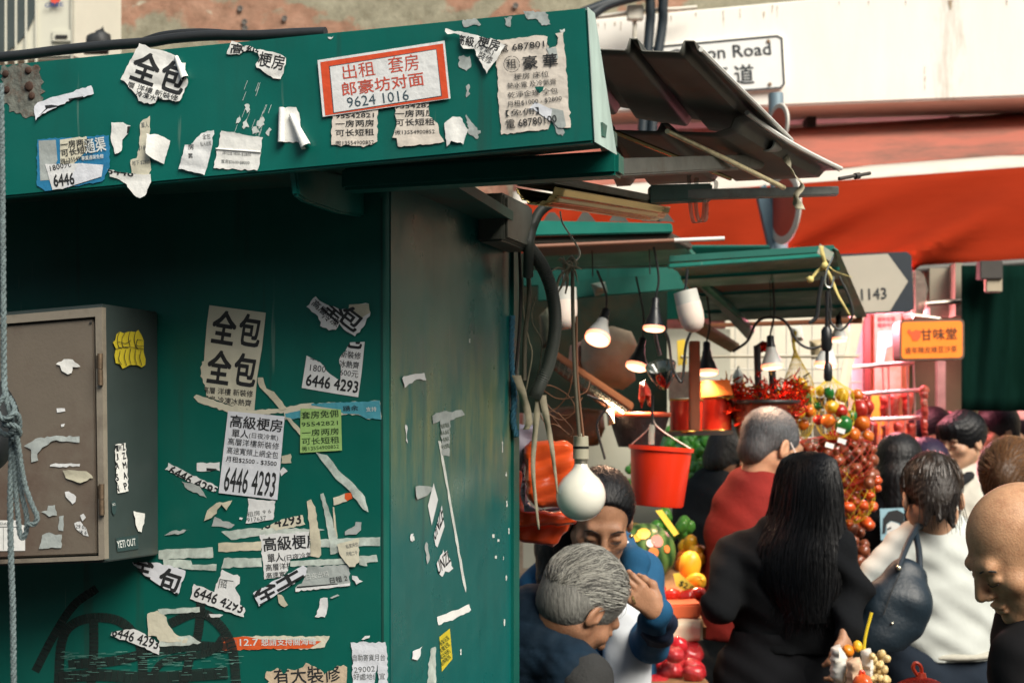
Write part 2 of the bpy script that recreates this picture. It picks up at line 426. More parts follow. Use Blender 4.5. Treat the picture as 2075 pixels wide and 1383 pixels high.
under = mat('soffit_tan', (.42, .36, .26), .9, var=.2, scale=4, dirt=(.12, .10, .07), dscale=2, damt=.3)
mb = MB(); mb.box((4.2, 9.4, 2.6), (8.0, 1.8, 5.2))
shop = thing('shop_building', 'tan walled shop building below the white concrete canopy', 'building', (3.4, 8.5, 0))
mb.build('wall', under, shop)
for px in (1645, 1935, 2200):
    mb = MB(); mb.obox(P(px - 9, 205, 8.0), P(px + 9, 205, 8.0) - P(px - 9, 205, 8.0), (0, .12, 0), P(px, 262, 8.0) - P(px, 205, 8.0))
    mb.obox(P(px - 18, 198, 8.0), P(px + 18, 198, 8.0) - P(px - 18, 198, 8.0), (0, .14, 0), (0, 0, -.03))
    mb.build('hanger_bracket', mat('dark_iron', (.06, .055, .05), .7, .4), shop)
# pipes on the canopy
pipe_b = mat('blue_black_pipe', (.012, .022, .03), .5); pipe_w = mat('old_white_pvc', (.62, .60, .52), .5, var=.15, dirt=(.2, .16, .1), damt=.2)
for k, (x0, x1, lab) in enumerate(((1316, 1310, 'left dark drain pipe bending over white canopy'), (1341, 1330, 'right dark drain pipe bending over white canopy'))):
    mb = MB(); mb.tube(bez([P(1180 + 15 * k, 26 + k * 8, 7.6), P(1240, 4 + k * 3, 7.62), P(x0 - 8, -12, 7.66), P(x0 + 2, 22, 7.68), P(x0, 60, 7.7), P(x1, 140, 7.7), P(x1 - 12, 330, 7.7)], 8), .026, 10)
    tag(mb.build('drain_pipe', pipe_b, None, True), lab, 'pipe', 'drain pipes over the canopy')
cw = thing('cable_trunking', 'white plastic conduit and junction box along the concrete canopy', 'conduit', P(1290, 30, 7.7))
mb = MB(); mb.tube([P(1180, 38, 7.74), P(1270, 27, 7.74)], .012); mb.tube([P(1300, 22, 7.74), P(1380, 18, 7.72), P(1412, 15, 7.72)], .011); mb.tube([P(1286, 40, 7.74), P(1286, 120, 7.74)], .012); mb.build('conduit', pipe_w, cw, True)
mb = MB(); mb.box(P(1287, 27, 7.72), (.085, .05, .075)); mb.build('junction_box', pipe_w, cw, bevel=.005)
# ---- street name plate
plate = thing('street_name_plate', 'white enamel street name plate with black border on concrete canopy', 'sign', BAND.at(1450, 130))
flat = lambda x, y: 0
enam = mat('white_enamel', (.78, .80, .78), .35, var=.04, scale=5); inkk = mat('black_ink', (.012, .018, .022), .6, var=.3, scale=30)
cor = [(1345, 92), (1575, 71), (1586, 77), (1591, 170), (1583, 180), (1360, 196), (1312, 198), (1308, 98)]
mb = MB(); q = [BAND.at(x, y, .025) for x, y in cor]; mb.prism(q, [a + BAND.n * .022 for a in q]); mb.build('plate', enam, plate)
mb = MB()
for i in range(len(cor)):
    a, b = cor[i], cor[(i + 1) % len(cor)]; L_ = math.hypot(b[0] - a[0], b[1] - a[1]); nx, ny = -(b[1] - a[1]) / L_ * 4, (b[0] - a[0]) / L_ * 4
    mb.add([BAND.at(x, y, .0275) for x, y in (a, b, (b[0] + nx * 1.0, b[1] + ny * 1.0), (a[0] + nx, a[1] + ny))], [(0, 1, 2, 3)])
mb.build('border', inkk, plate)
mb = MB()
put_text(BAND, 'Canton Road', (1356, 127), (1563, 111), 26, flat, mb, .022, lift=.0275)
for s, x in (('廣', 1385), ('東', 1437), ('道', 1489)): put_text(BAND, s, (x, 172 - (x - 1489) * .06), (x + 40, 169.5 - (x - 1489) * .06), 40, flat, mb, .02, lift=.0275)
mb.build('lettering', inkk, plate)
mb = MB()
for x, y in ((1557, 84), (1560, 171)): mb.lathe([(.001, 0), (.011, 0), (.01, .004), (.001, .006)], BAND.at(x, y, .026), 10, 0, Matrix.Rotation(math.radians(90), 3, 'X'))
mb.build('screw', mat('rusty_screw', (.2, .14, .09), .6, .5), plate)

# ---- red awning: faded dirty top, white stripe, bright red front with scalloped hem
aw = thing('red_awning', 'large red canvas awning with white stripe and faded dirty upper part', 'awning', P(1700, 400, 7.4))
def awn(rows, u0, u1, fold, mats, name, n=70, thick=.0):
    mb = MB(); R = []
    for j, (yl, yr, dl, dr) in enumerate(rows):
        row = []
        for i in range(n + 1):
            t = i / n; px = u0 + (u1 - u0) * t
            row.append(P(px, yl + (yr - yl) * t, dl + (dr - dl) * t + fold(t, j / (len(rows) - 1))))
        R.append(row)
    for j in range(len(rows) - 1):
        for i in range(n): mb.quad(R[j][i], R[j][i + 1], R[j + 1][i + 1], R[j + 1][i])
    o = mb.build(name, mats, aw, True)
    s = o.modifiers.new('thickness', 'SOLIDIFY'); s.thickness = .004
    return R
def fabric(name, col, dirt=None, damt=.4, tr=.35, dscale=1.6):
    m = mat(name, col, .95, spec=.1, var=.12, scale=2.2, dirt=dirt, dscale=dscale, damt=damt, bump=.25, bscale=25, stretch=(.6, 1, 2.2)); t = m.node_tree
    b = t.nodes['Principled BSDF']; o = t.nodes['Material Output']; tl = _n(t, 'ShaderNodeBsdfTranslucent'); ms = _n(t, 'ShaderNodeMixShader'); ms.inputs[0].default_value = tr
    src = b.inputs['Base Color'].links[0].from_socket
    t.links.new(src, tl.inputs[0]); t.links.new(b.outputs[0], ms.inputs[1]); t.links.new(tl.outputs[0], ms.inputs[2]); t.links.new(ms.outputs[0], o.inputs[0])
    return m
fold = lambda t, s: .035 * math.sin(t * 19 + s * 2.5) * s + .02 * math.sin(t * 43 - s * 4) * s
lerp = lambda a, b, t: a + (b - a) * t
nr = 8
awn([(lerp(298, 388, j / nr), lerp(206, 288, j / nr), lerp(8.1, 7.45, j / nr), lerp(7.9, 7.15, j / nr)) for j in range(nr + 1)], 1040, 2400, lambda t, s: .5 * fold(t, s), fabric('faded_canvas', (.52, .18, .13), (.13, .11, .09), .8, .2, 2.2), 'faded_top')
awn([(lerp(388, 414, j / 3), lerp(288, 314, j / 3), lerp(7.45, 7.28, j / 3), lerp(7.15, 6.98, j / 3)) for j in range(4)], 1040, 2400, lambda t, s: 0, fabric('white_canvas', (.72, .68, .60), (.35, .3, .22), .15, .25), 'white_stripe')
front = fabric('red_canvas', (.38, .036, .010), None, .3, .4)
mb = MB(); n = 120; R = []
for j in range(13):
    s = j / 12; row = []
    for i in range(n + 1):
        t = i / n; px = 1040 + 1360 * t
        sc = 0
        yl, yr = lerp(414, 585, s), lerp(314, 508, s)
        if j == 12: sc = 9 * abs(math.sin((px - 1790) / 152 * math.pi)) * (1 if px > 1700 else 0)
        f = .075 * math.sin(px * .010 + s * 5.5) * s * (1.2 - s * .5) + .07 * math.sin(px * .019 + s * 8 + 1) * s + .02 * math.sin(px * .041 + s * 12) * s
        row.append(P(px, lerp(yl, yr, t) + sc, lerp(7.28, 6.98, t) - .25 * s + f))
    R.append(row)
for j in range(12):
    for i in range(n): mb.quad(R[j][i], R[j][i + 1], R[j + 1][i + 1], R[j + 1][i])
o = mb.build('red_front', front, aw, True); o.modifiers.new('thickness', 'SOLIDIFY').thickness = .004
mb = MB(); mb.tube([P(1040, 596, 6.98), P(2400, 512, 6.75)], .018, 8); mb.build('front_bar', mat('galv', (.12, .12, .11), .6, .3), aw, True)

# ---- dark green tarpaulin wall and shops below the awning
tarp = thing('green_tarpaulin', 'dark green tarpaulin hung from bar under the red awning', 'tarpaulin', P(2010, 680, 6.6))
mb = MB(); R = []
for j in range(11):
    row = []
    for i in range(61):
        t = i / 60; px = 1948 + 420 * t; row.append(P(px, lerp(538, 832, j / 10), 6.6 + .012 * math.sin(t * 26) + .006 * math.sin(t * 61 + j * .5) + .01 * j / 10))
    R.append(row)
for j in range(10):
    for i in range(60): mb.quad(R[j][i], R[j][i + 1], R[j + 1][i + 1], R[j + 1][i])
o = mb.build('sheet', mat('tarp_green', (.002, .013, .009), .95, spec=.03, var=.35, scale=3, stretch=(3, 3, .4), dirt=(.004, .02, .016), dscale=1.5, damt=.6), tarp, True); o.modifiers.new('thickness', 'SOLIDIFY').thickness = .006
mb = MB(); mb.box(P(2005, 548, 6.52), (.1, .06, .08)); mb.box(P(2013, 575, 6.52), (.075, .03, .075), 1); mb.build('clamp_box', [mat('dark_iron', (.06, .055, .05)), mat('soffit_tan', (.4, .36, .26))], tarp, bevel=.004)
# ================================================================== the green hawker stall
UX = Vector((.951, -.309, 0)).normalized(); VY = Vector((.309, .951, 0)).normalized(); UP = Vector((0, 0, 1))
CORN = Vector((-.1936, 2.3, 0))
WALL = Plane(CORN, VY); SIDE = Plane(CORN, -UX); FASC = Plane((.107, 1.93, 0), VY)
def stall_mat(name, col, rough=.42, chips=.0, yellow=False):
    m = bpy.data.materials.new(name); m.use_nodes = True; t = m.node_tree; b = t.nodes['Principled BSDF']; L = t.links.new
    tc = _n(t, 'ShaderNodeTexCoord'); pos = _n(t, 'ShaderNodeNewGeometry')
    def noise(sc, det, vec, st=None, rg=.6):
        mp = _n(t, 'ShaderNodeMapping'); mp.inputs['Scale'].default_value = st or (1, 1, 1); L(vec, mp.inputs[0])
        n = _n(t, 'ShaderNodeTexNoise'); n.inputs['Scale'].default_value = sc; n.inputs['Detail'].default_value = det; n.inputs['Roughness'].default_value = rg; L(mp.outputs[0], n.inputs['Vector']); return n.outputs['Fac']
    def ramp(fac, a, b_, ca=(0, 0, 0, 1), cb=(1, 1, 1, 1)):
        r = _n(t, 'ShaderNodeValToRGB'); r.color_ramp.elements[0].position = a; r.color_ramp.elements[1].position = b_; r.color_ramp.elements[0].color = ca; r.color_ramp.elements[1].color = cb; L(fac, r.inputs[0]); return r.outputs[0]
    def mix(f, a, b_, amt=None):
        x = _n(t, 'ShaderNodeMixRGB'); L(f, x.inputs[0]); L(a, x.inputs[1])
        if isinstance(b_, tuple): x.inputs[2].default_value = (*b_, 1)
        else: L(b_, x.inputs[2])
        return x.outputs[0]
    W = pos.outputs['Position']
    base = ramp(noise(2.5, 6, W, (1, 1, .5)), .3, .7, (*[c * .8 for c in col], 1), (*[min(1, c * 1.15) for c in col], 1))
    grime = ramp(noise(5, 9, W, (1.6, 1.6, .35), .72), .52, .72, (0, 0, 0, 1), (.45, .45, .45, 1))
    out = mix(grime, base, (col[0] + .006, col[1] * .62, col[2] * .62))
    scr = ramp(noise(60, 3, W, (1, 1, .06), .5), .70, .74, (0, 0, 0, 1), (.35, .35, .35, 1))
    out = mix(scr, out, (.20, .27, .22))
    if yellow:   # worn, sun-bleached yellowish patch on the side wall, about eye height
        sp = _n(t, 'ShaderNodeSeparateXYZ'); L(W, sp.inputs[0])
        mr = _n(t, 'ShaderNodeMapRange'); mr.inputs['From Min'].default_value = 1.42; mr.inputs['From Max'].default_value = 1.64; L(sp.outputs['Z'], mr.inputs['Value'])
        mr2 = _n(t, 'ShaderNodeMapRange'); mr2.inputs['From Min'].default_value = 1.82; mr2.inputs['From Max'].default_value = 1.60; L(sp.outputs['Z'], mr2.inputs['Value'])
        mm = _n(t, 'ShaderNodeMath', operation='MULTIPLY'); L(mr.outputs[0], mm.inputs[0]); L(mr2.outputs[0], mm.inputs[1])
        yn = ramp(noise(14, 9, W, (1, 1, .18), .75), .42, .75)
        m3 = _n(t, 'ShaderNodeMath', operation='MULTIPLY'); L(mm.outputs[0], m3.inputs[0]); L(yn, m3.inputs[1])
        out = mix(m3.outputs[0], out, (.30, .27, .08))
        hz = ramp(noise(3, 8, W, (1, 1, .4)), .35, .7, (0, 0, 0, 1), (.22, .22, .22, 1))
        mr4 = _n(t, 'ShaderNodeMapRange'); mr4.inputs['From Min'].default_value = 1.45; mr4.inputs['From Max'].default_value = 1.8; L(sp.outputs['Z'], mr4.inputs['Value'])
        m5 = _n(t, 'ShaderNodeMath', operation='MULTIPLY'); L(mr4.outputs[0], m5.inputs[0]); L(hz, m5.inputs[1])
        out = mix(m5.outputs[0], out, (.018, .105, .075))
    dr = ramp(noise(26, 4, W, (1, 1, .05), .6), .63, .72, (0, 0, 0, 1), (.5, .5, .5, 1)); out = mix(dr, out, (col[0] + .015, col[1] * .5, col[2] * .5))
    fl = ramp(noise(34, 8, W, None, .8), .69, .71, (0, 0, 0, 1), (.8, .8, .8, 1)); out = mix(fl, out, (.10, .20, .16))
    if chips:
        ch = ramp(noise(7, 10, W, None, .7), .66 - chips, .67 - chips)
        out = mix(ch, out, (.26, .33, .30))
    L(out, b.inputs['Base Color']); b.inputs['Specular IOR Level'].default_value = .35
    rr = ramp(noise(9, 6, W), .3, .7, (rough * .8,) * 3 + (1,), (min(1, rough * 1.3),) * 3 + (1,)); L(rr, b.inputs['Roughness'])
    bp = _n(t, 'ShaderNodeBump'); bp.inputs['Strength'].default_value = .55; bp.inputs['Distance'].default_value = .012
    L(noise(3.2, 3, W), bp.inputs['Height']); bp2 = _n(t, 'ShaderNodeBump'); bp2.inputs['Strength'].default_value = .2; bp2.inputs['Distance'].default_value = .0006
    L(noise(220, 2, W), bp2.inputs['Height']); L(bp.outputs[0], bp2.inputs['Normal']); L(bp2.outputs[0], b.inputs['Normal'])
    return m
G = (.002, .098, .076)
g_wall = stall_mat('green_paint_wall', G); g_side = stall_mat('green_paint_side', (.002, .108, .102), .30, yellow=True); g_fas = stall_mat('green_paint_fascia', (.002, .112, .090), .4)
g_bare = mat('scraped_paint', (.34, .44, .40), .6, var=.25, scale=30, stretch=(1, 1, .2), dirt=(.02, .14, .11), dscale=18, damt=.35)
stall = thing('hawker_stall', 'green painted metal hawker stall covered in torn flyers, fascia board above', 'stall', CORN)
ZT = EYE + .40                                         # underside of the roof
LEFT = CORN - UX * 1.9; SLEN = .62; BACK = CORN + VY * SLEN
mb = MB()
# front wall with a rounded corner into the side wall
r = .014; prof = [LEFT, CORN - UX * r]
for k in range(1, 5):
    a = math.pi / 2 * k / 5; prof.append(CORN - UX * r + VY * r + UX * (r * math.sin(a)) - VY * (r * math.cos(a)))
fr = []
for p in prof: fr.append(p)
mb.add([p + UP * .02 for p in fr] + [p + UP * ZT for p in fr], [(i, i + 1, i + 1 + len(fr), i + len(fr)) for i in range(len(fr) - 1)])
mb.obox(LEFT + VY * .012 + UP * .02, UX * (1.9 - .03), VY * .02, UP * (ZT - .02))
mb.build('front_wall', g_wall, stall, True)
mb = MB(); mb.obox(CORN - UX * .022 + VY * r + UP * .02, UX * .022, VY * (SLEN - r), UP * (ZT - .02)); mb.build('side_wall', g_side, stall)
mb = MB(); mb.obox(BACK - UX * .03 + UP * .02, UX * .036, VY * .035, UP * (ZT - .02)); mb.build('corner_post', stall_mat('green_post', G, .4, .02), stall)
mb = MB(); mb.obox(LEFT + VY * SLEN + UP * .02, UX * (1.9 - .03), VY * .02, UP * (ZT - .02)); mb.build('back_wall', g_wall, stall)
# seam of the folded wall sheet
mb = MB(); a = [(771, 400), (775, 400), (778, 1400), (774, 1400)]; mb.add([WALL.at(x, y, .0008) for x, y in a], [(0, 1, 2, 3)]); mb.build('seam', mat('seam_dark', (.003, .05, .038), .6), stall)
# fascia: folded sheet, leaning end return
tl, tr, br, bl = [FASC.at(*q) for q in ((-420, 173), (1189, 15), (1204, 288), (-420, 440))]
mb = MB(); mb.prism([tl, tr, br, bl], [q + VY * .02 for q in (tl, tr, br, bl)]); mb.build('fascia', g_fas, stall, bevel=.003)
e1, e2, e3, e4 = tr + UX * .0015, tr + UX * .003 + VY * .03, br + UX * .012 + VY * .075 + UP * -.004, br + UX * .0015
mb = MB(); mb.prism([e1, e2, e3, e4], [q - UX * .001 - VY * .0 for q in (e1, e2, e3, e4)]); mb.build('fascia_end', g_bare, stall)
# roof slab and soffit
q1 = FASC.at(-420, 405); zs = br.z
s = [Vector((p.x, p.y, 0)) for p in (br + UX * .006 + VY * .022, bl + VY * .022, bl + VY * .9, br - UX * .36 + VY * .9, br - UX * .30 + VY * .16, br + UX * .006 + VY * .10)]
mb = MB(); mb.prism([p + UP * (zs + .012) for p in s], [p + UP * (zs + .03) for p in s]); mb.build('soffit', mat('soffit_green', (.02, .09, .07), .5, var=.3, dirt=(.10, .04, .025), damt=.5), stall)
s2 = [Vector((p.x, p.y, 0)) for p in (tr + VY * .022 - UX * .03, tl + VY * .022, tl + VY * .9, tr + VY * .9 - UX * .36)]
mb = MB(); mb.prism([p + UP * (tr.z - .04) for p in s2], [p + UP * (tr.z - .03) for p in s2]); mb.build('roof_sheet', mat('roof_zinc', (.3, .3, .28), .6, .3, dirt=(.12, .07, .04), damt=.4), stall)
# beam below the soffit, from the bracket to beyond the corner
BEAM = FASC.moved(-.10)
a, b_ = BEAM.at(690, 352), BEAM.at(1252, 312)
mb = MB(); mb.obox(Vector((a.x, a.y, b_.z - .028)), Vector((b_.x, b_.y, 0)) - Vector((a.x, a.y, 0)), VY * .04, UP * .034); mb.build('beam', stall_mat('green_beam', G, .4), stall, bevel=.005)
# gusset bracket
GUS = Plane(FASC.at(600, 340, -.022), -UX)
gp = [GUS.at(*q) for q in ((598, 338), (765, 366), (770, 444), (690, 432), (622, 408), (606, 396), (603, 365))]
mb = MB(); mb.prism(gp, [q - UX * .012 for q in gp]); mb.build('bracket', g_fas, stall, bevel=.003)
# rust, chips and scrapes on the paint
def patch(pl, pts, lift=.0007, seed=0, amp=2.0, step=5): 
    m = MB(); sheet(pl, rough_edge(pts, amp, step, seed), flat, m, 0, 30, lift); return m
def Z(sc, ox, oy, pts): return [(ox + x / sc, oy + y / sc) for x, y in pts]
rust = mat('rust_peel', (.13, .14, .12), .85, var=.5, scale=40, dirt=(.10, .035, .015), dscale=30, damt=.6, bump=.8, bscale=90)
for k, pts in enumerate(([(2, 135), (40, 128), (78, 132), (84, 160), (86, 205), (70, 236), (52, 240), (28, 225), (5, 210)],)):
    patch(FASC, pts, .0008, k, 5, 6).build('rust_patch', rust, stall)
for x, y, r_ in ((12, 150, .006), (58, 143, .006), (14, 182, .006), (60, 175, .008), (65, 195, .006)):
    mb = MB(); mb.lathe([(.0005, 0), (r_, 0), (r_ * .9, .0016), (r_ * .6, .0028), (.0005, .003)], FASC.at(x, y, .0006), 8, 0, Matrix.Rotation(math.radians(90), 3, 'X')); mb.build('rusty_bolt', mat('bolt_rust', (.045, .022, .014), .8, .3, var=.5, scale=90), stall, True)
peel = mat('peeled_grey', (.33, .37, .36), .8, var=.35, scale=60, dirt=(.12, .16, .15), dscale=50, damt=.5)
pal = mat('peeled_pale', (.55, .60, .57), .8, var=.3, scale=50)
for k, (pts, m_) in enumerate((
    ([(1060, 22), (1105, 24), (1116, 50), (1098, 52), (1085, 38), (1066, 36)], peel), ([(1022, 36), (1038, 34), (1034, 55), (1024, 50)], peel), ([(938, 40), (965, 38), (975, 50), (940, 55)], peel),
    ([(930, 114), (952, 114), (955, 135), (945, 144), (930, 136)], peel), ([(944, 175), (950, 170), (953, 190), (945, 198)], peel), ([(944, 232), (958, 250), (974, 270), (968, 282), (950, 272)], peel),
    ([(1112, 212), (1140, 214), (1148, 240), (1140, 276), (1128, 270), (1118, 240)], peel), ([(1108, 95), (1128, 98), (1130, 130), (1114, 128)], peel),
    ([(495, 213), (503, 210), (507, 222), (500, 230)], pal), ([(492, 248), (500, 240), (505, 258), (494, 262)], pal), ([(520, 250), (532, 232), (536, 252), (524, 262)], pal), ([(478, 250), (486, 232), (488, 244)], pal), ([(538, 270), (546, 258), (545, 276)], pal), ([(510, 262), (520, 256), (526, 268), (512, 272)], pal),
    ([(664, 75), (676, 73), (674, 77), (666, 79)], pal), ([(1134, 60), (1144, 58), (1142, 66), (1136, 66)], pal))):
    patch(FASC, pts, .0008, k + 10, 2.2, 4).build('paint_chip', m_, stall)
mb = MB()
rs = random.Random(3)
for k in range(16):
    x, y = 505 + rs.uniform(-25, 45), 190 + rs.uniform(-30, 80); mb.add([FASC.at(x, y, .0009), FASC.at(x + .8, y, .0009), FASC.at(x - 6, y + 18, .0009), FASC.at(x - 6.8, y + 18, .0009)], [(0, 1, 2, 3)])
mb.build('scratch', pal, stall)
chip = mat('chip_white', (.62, .66, .62), .7)
for k, (x, y, w_, h_) in enumerate(((838, 1090, 3, 9), (1000, 1085, 5, 7), (1010, 1094, 4, 5), (1005, 1128, 4, 6), (952, 690, 3, 8), (1027, 1020, 2.5, 12), (1026, 1170, 2, 10), (1022, 1260, 2, 14), (1020, 1130, 2, 7), (934, 1320, 2, 12), (1018, 905, 2, 22), (1026, 960, 1.5, 9), (1031, 1075, 2, 12))):
    patch(SIDE if x < 1015 else SIDE, [(x - w_ / 2, y - h_ / 2), (x + w_ / 2, y - h_ / 2), (x + w_ / 2, y + h_ / 2), (x - w_ / 2, y + h_ / 2)], .001, k + 60, 1, 3).build('paint_chip', chip, stall)
# black spray-paint scrawl
def stroke(pl, pts, wd, mb, lift, n=7):
    c = bez([(x, y, 0) for x, y in pts], n); ws = wd if isinstance(wd, list) else [wd] * len(c)
    for i in range(len(c) - 1):
        a, b = c[i], c[i + 1]; t = (b - a).normalized(); nx = Vector((-t.y, t.x, 0)) * ws[min(i, len(ws) - 1)] / 2
        a2 = a - t * 1.5; b2 = b + t * 1.5
        mb.add([pl.at(q.x, q.y, lift + .00002 * i) for q in (a2 - nx, b2 - nx, b2 + nx, a2 + nx)], [(0, 1, 2, 3)])
spray = mat('black_spray', (.006, .016, .013), .8, var=.5, scale=12, alpha=.78)
for k, (pts, wd) in enumerate((([(72, 1358), (110, 1285), (150, 1225), (195, 1192)], 17), ([(118, 1395), (125, 1300), (150, 1262), (200, 1250), (250, 1262), (285, 1310), (290, 1395)], 19), ([(190, 1255), (190, 1320), (184, 1395)], 18), ([(140, 1345), (230, 1338), (300, 1322), (390, 1308), (460, 1312)], 20),
    ([(408, 1190), (406, 1240), (400, 1290), (385, 1330), (370, 1395)], 18), ([(345, 1262), (400, 1240), (440, 1260), (470, 1310), (480, 1395)], 19), ([(120, 1372), (200, 1366), (300, 1372), (460, 1362)], 24), ([(300, 1395), (330, 1340), (420, 1322), (452, 1290)], 14))):
    mb = MB(); stroke(WALL, pts, wd, mb, .0004 + k * .00025); mb.build('graffiti_stroke', spray, stall)
mb = MB(); rs = random.Random(9)
for k in range(150):
    x, y = rs.uniform(120, 480), 1318 + abs(rs.gauss(0, 1)) * 28; l_ = rs.uniform(4, 22)
    if y < 1384: mb.add([WALL.at(x, y, .0032), WALL.at(x + l_, y - .5, .0032), WALL.at(x + l_, y + .5, .0032), WALL.at(x, y + .7, .0032)], [(0, 1, 2, 3)])
mb.build('scratch', mat('scratch_green', (.10, .24, .2), .7), stall)
# ---- old clear tape left on the wall
tape = mat('old_tape', (.62, .70, .64), .35, var=.4, scale=40, alpha=.72); tape2 = mat('tape_yellowed', (.62, .58, .44), .5, var=.3, scale=30, alpha=.85)
zB = lambda p: Z(3.431, 320, 980, p)
zA = lambda p: Z(4.504, 320, 580, p)
TAPES = [(zB([(440, 330), (640, 305), (1100, 310), (1160, 318), (900, 345), (700, 360), (510, 388)]), tape), (zB([(420, 410), (720, 398), (718, 460), (420, 470)]), tape2), (zB([(460, 515), (720, 512), (725, 575), (440, 585)]), tape),
    (zB([(1110, 385), (1545, 368), (1545, 430), (1110, 440)]), tape), (zB([(920, 535), (1300, 515), (1520, 490), (1530, 540), (1250, 560), (920, 572)]), tape), (zB([(1035, 120), (1065, 105), (1095, 160), (1130, 380), (1135, 490), (1120, 512), (1060, 500), (1055, 300)]), tape2),
    (zB([(1130, 70), (1150, 62), (1185, 160), (1250, 380), (1260, 470), (1200, 490), (1180, 320)]), tape), (zB([(1215, 160), (1225, 158), (1250, 370), (1232, 372)]), tape2), (zB([(5, 460), (380, 438), (385, 510), (5, 520)]), tape), (zB([(35, 522), (230, 530), (240, 560), (408, 556), (405, 602), (235, 595), (40, 570)]), tape),
    (zA([(910, 830), (960, 830), (990, 930), (1060, 960), (1180, 1110), (1120, 1130), (1000, 990), (930, 920)]), tape2), (Z(2.594, 580, 850, [(155, 170), (215, 185), (290, 280), (350, 330), (415, 420), (432, 485), (405, 470), (330, 370), (260, 310)]), tape), (zA([(1160, 1190), (1210, 1200), (1330, 1330), (1345, 1383), (1290, 1350)]), tape2),
    (zB([(1370, 10), (1440, 90), (1460, 195), (1400, 110), (1280, 0)]), tape), (zB([(0, 870), (290, 852), (292, 888), (10, 905)]), tape), (zB([(10, 1080), (220, 1050), (300, 1100), (220, 1120), (10, 1128)]), tape), (zB([(1400, 520), (1450, 515), (1455, 570), (1400, 560)]), tape)]
for k, (pts, m_) in enumerate(TAPES):
    m = MB(); sheet(WALL, rough_edge(pts, 1.2, 8, k), wrinkle(k, .0006), m, 0, 14, .0008 + .00012 * k); m.build('tape_strip', m_, stall, True)
# long white line of tape on the side wall
m = MB(); sheet(SIDE, rough_edge([(888, 893), (893, 893), (945, 1190), (944, 1200), (938, 1180)], .6, 14, 2), flat, m, 0, 60, .001); m.build('tape_strip', mat('white_tape', (.62, .66, .62), .5, var=.2, scale=40), stall)

# ================================================================== electrical cabinet on the wall
BOXF = Plane(WALL.at(322, 800) - VY * .161, VY)
cab_m = mat('cabinet_steel', (.27, .24, .19), .5, .15, var=.18, scale=5, dirt=(.08, .06, .045), dscale=4, damt=.5, bump=.1, bscale=150)
cab_side = mat('cabinet_side', (.045, .064, .062), .45, .15, var=.2, scale=6, dirt=(.09, .08, .05), dscale=5, damt=.3)
cab = thing('electrical_cabinet', 'brown steel electrical cabinet with hinged door mounted on the green wall', 'cabinet', BOXF.at(100, 880))
c1, c2, c3, c4 = BOXF.at(-420, 668), BOXF.at(208, 615), BOXF.at(209.5, 1139), BOXF.at(-420, 1160)
mb = MB(); mb.prism([c1, c2, c3, c4], [q + VY * .158 for q in (c1, c2, c3, c4)]); mb.build('body', [cab_side], cab, bevel=.002)
mb = MB()   # door frame and door, stepped
def slab(pl, pts, lift, th):
    f = [pl.at(x, y, lift) for x, y in pts]; mb.prism(f, [q + pl.n * th for q in f])
slab(BOXF, [(-420, 676), (206, 622), (206, 640), (-420, 690)], .012, .0115); slab(BOXF, [(193, 641), (206, 640), (212, 1132), (200, 1134)], .012, .0115); slab(BOXF, [(-420, 1150), (200, 1126), (200, 1134), (-420, 1158)], .012, .0115)
mb.build('door_frame', cab_m, cab, bevel=.0015)
mb = MB(); slab(BOXF, [(-420, 694), (189, 645), (196, 1122), (-420, 1146)], .007, .0065); mb.build('door', mat('cabinet_door', (.175, .148, .116), .45, .15, var=.15, scale=4, dirt=(.10, .06, .045), dscale=2.5, damt=.5, bump=.08, bscale=200), cab, bevel=.002)
hing = mat('hinge_rust', (.14, .10, .065), .5, .6, var=.4, scale=60)
for y0, y1, x in ((716, 780, 203), (980, 1043, 206)):
    ym = (y0 + y1) / 2
    mb = MB(); mb.tube([BOXF.at(x, y0, .016), BOXF.at(x, ym - .6, .016)], .0042, 10); mb.tube([BOXF.at(x, ym + .6, .016), BOXF.at(x + .5, y1, .016)], .0042, 10); mb.obox(BOXF.at(x - 8, ym - 2, .0125), UX * .01, VY * .003, UP * .02); mb.build('hinge', hing, cab, True)
mb = MB(); mb.lathe([(.0003, 0), (.0025, 0), (.002, .002), (.0003, .002)], BOXF.at(184, 654, .007), 8, 0, Matrix.Rotation(math.radians(90), 3, 'X')); mb.build('rivet', dk, cab)
CABS = Plane(BOXF.at(209.6, 880) + UX * .0012, -UX)
# ================================================================== flyers and torn paper pasted on the stall
def paper(name, col, var=.06, stain=.12): return mat(name, col, .8, var=var, scale=14, dirt=tuple(c * .72 for c in col), dscale=9, damt=stain, bump=.35, bscale=70)
P_W = paper('paper_white', (.66, .68, .68)); P_C = paper('paper_cream', (.58, .56, .44)); P_Y = paper('paper_aged', (.47, .45, .34), .15, .3); P_B = paper('paper_bluewhite', (.62, .65, .70)); P_LG = paper('paper_lime', (.30, .50, .16)); P_GL = paper('paper_bright', (.74, .75, .72))
P_PK = paper('paper_beige', (.62, .57, .50)); P_TAN = paper('paper_tan', (.50, .40, .28), .2, .3); P_BL = paper('paper_blue', (.012, .17, .34)); P_CY = paper('paper_cyan', (.06, .30, .38), .1, .1); P_RD = paper('paper_red', (.60, .065, .015)); P_YL = paper('paper_yellow', (.55, .45, .02)); P_GR = paper('paper_grey', (.34, .38, .37), .3, .4)
P_DK = paper('paper_dark', (.02, .05, .05)); P_OR = paper('paper_orange', (.62, .09, .015))
INK = mat('print_black', (.014, .016, .018), .7, var=.25, scale=60); INK_R = mat('print_red', (.50, .07, .04), .7, var=.15, scale=50); INK_G = mat('print_grey', (.14, .15, .15), .7, var=.4, scale=80); INK_N = mat('print_navy', (.03, .06, .08), .7); INK_W = mat('print_white', (.62, .66, .64), .7); INK_D = mat('print_green_black', (.02, .05, .015), .7)
FL = [0]
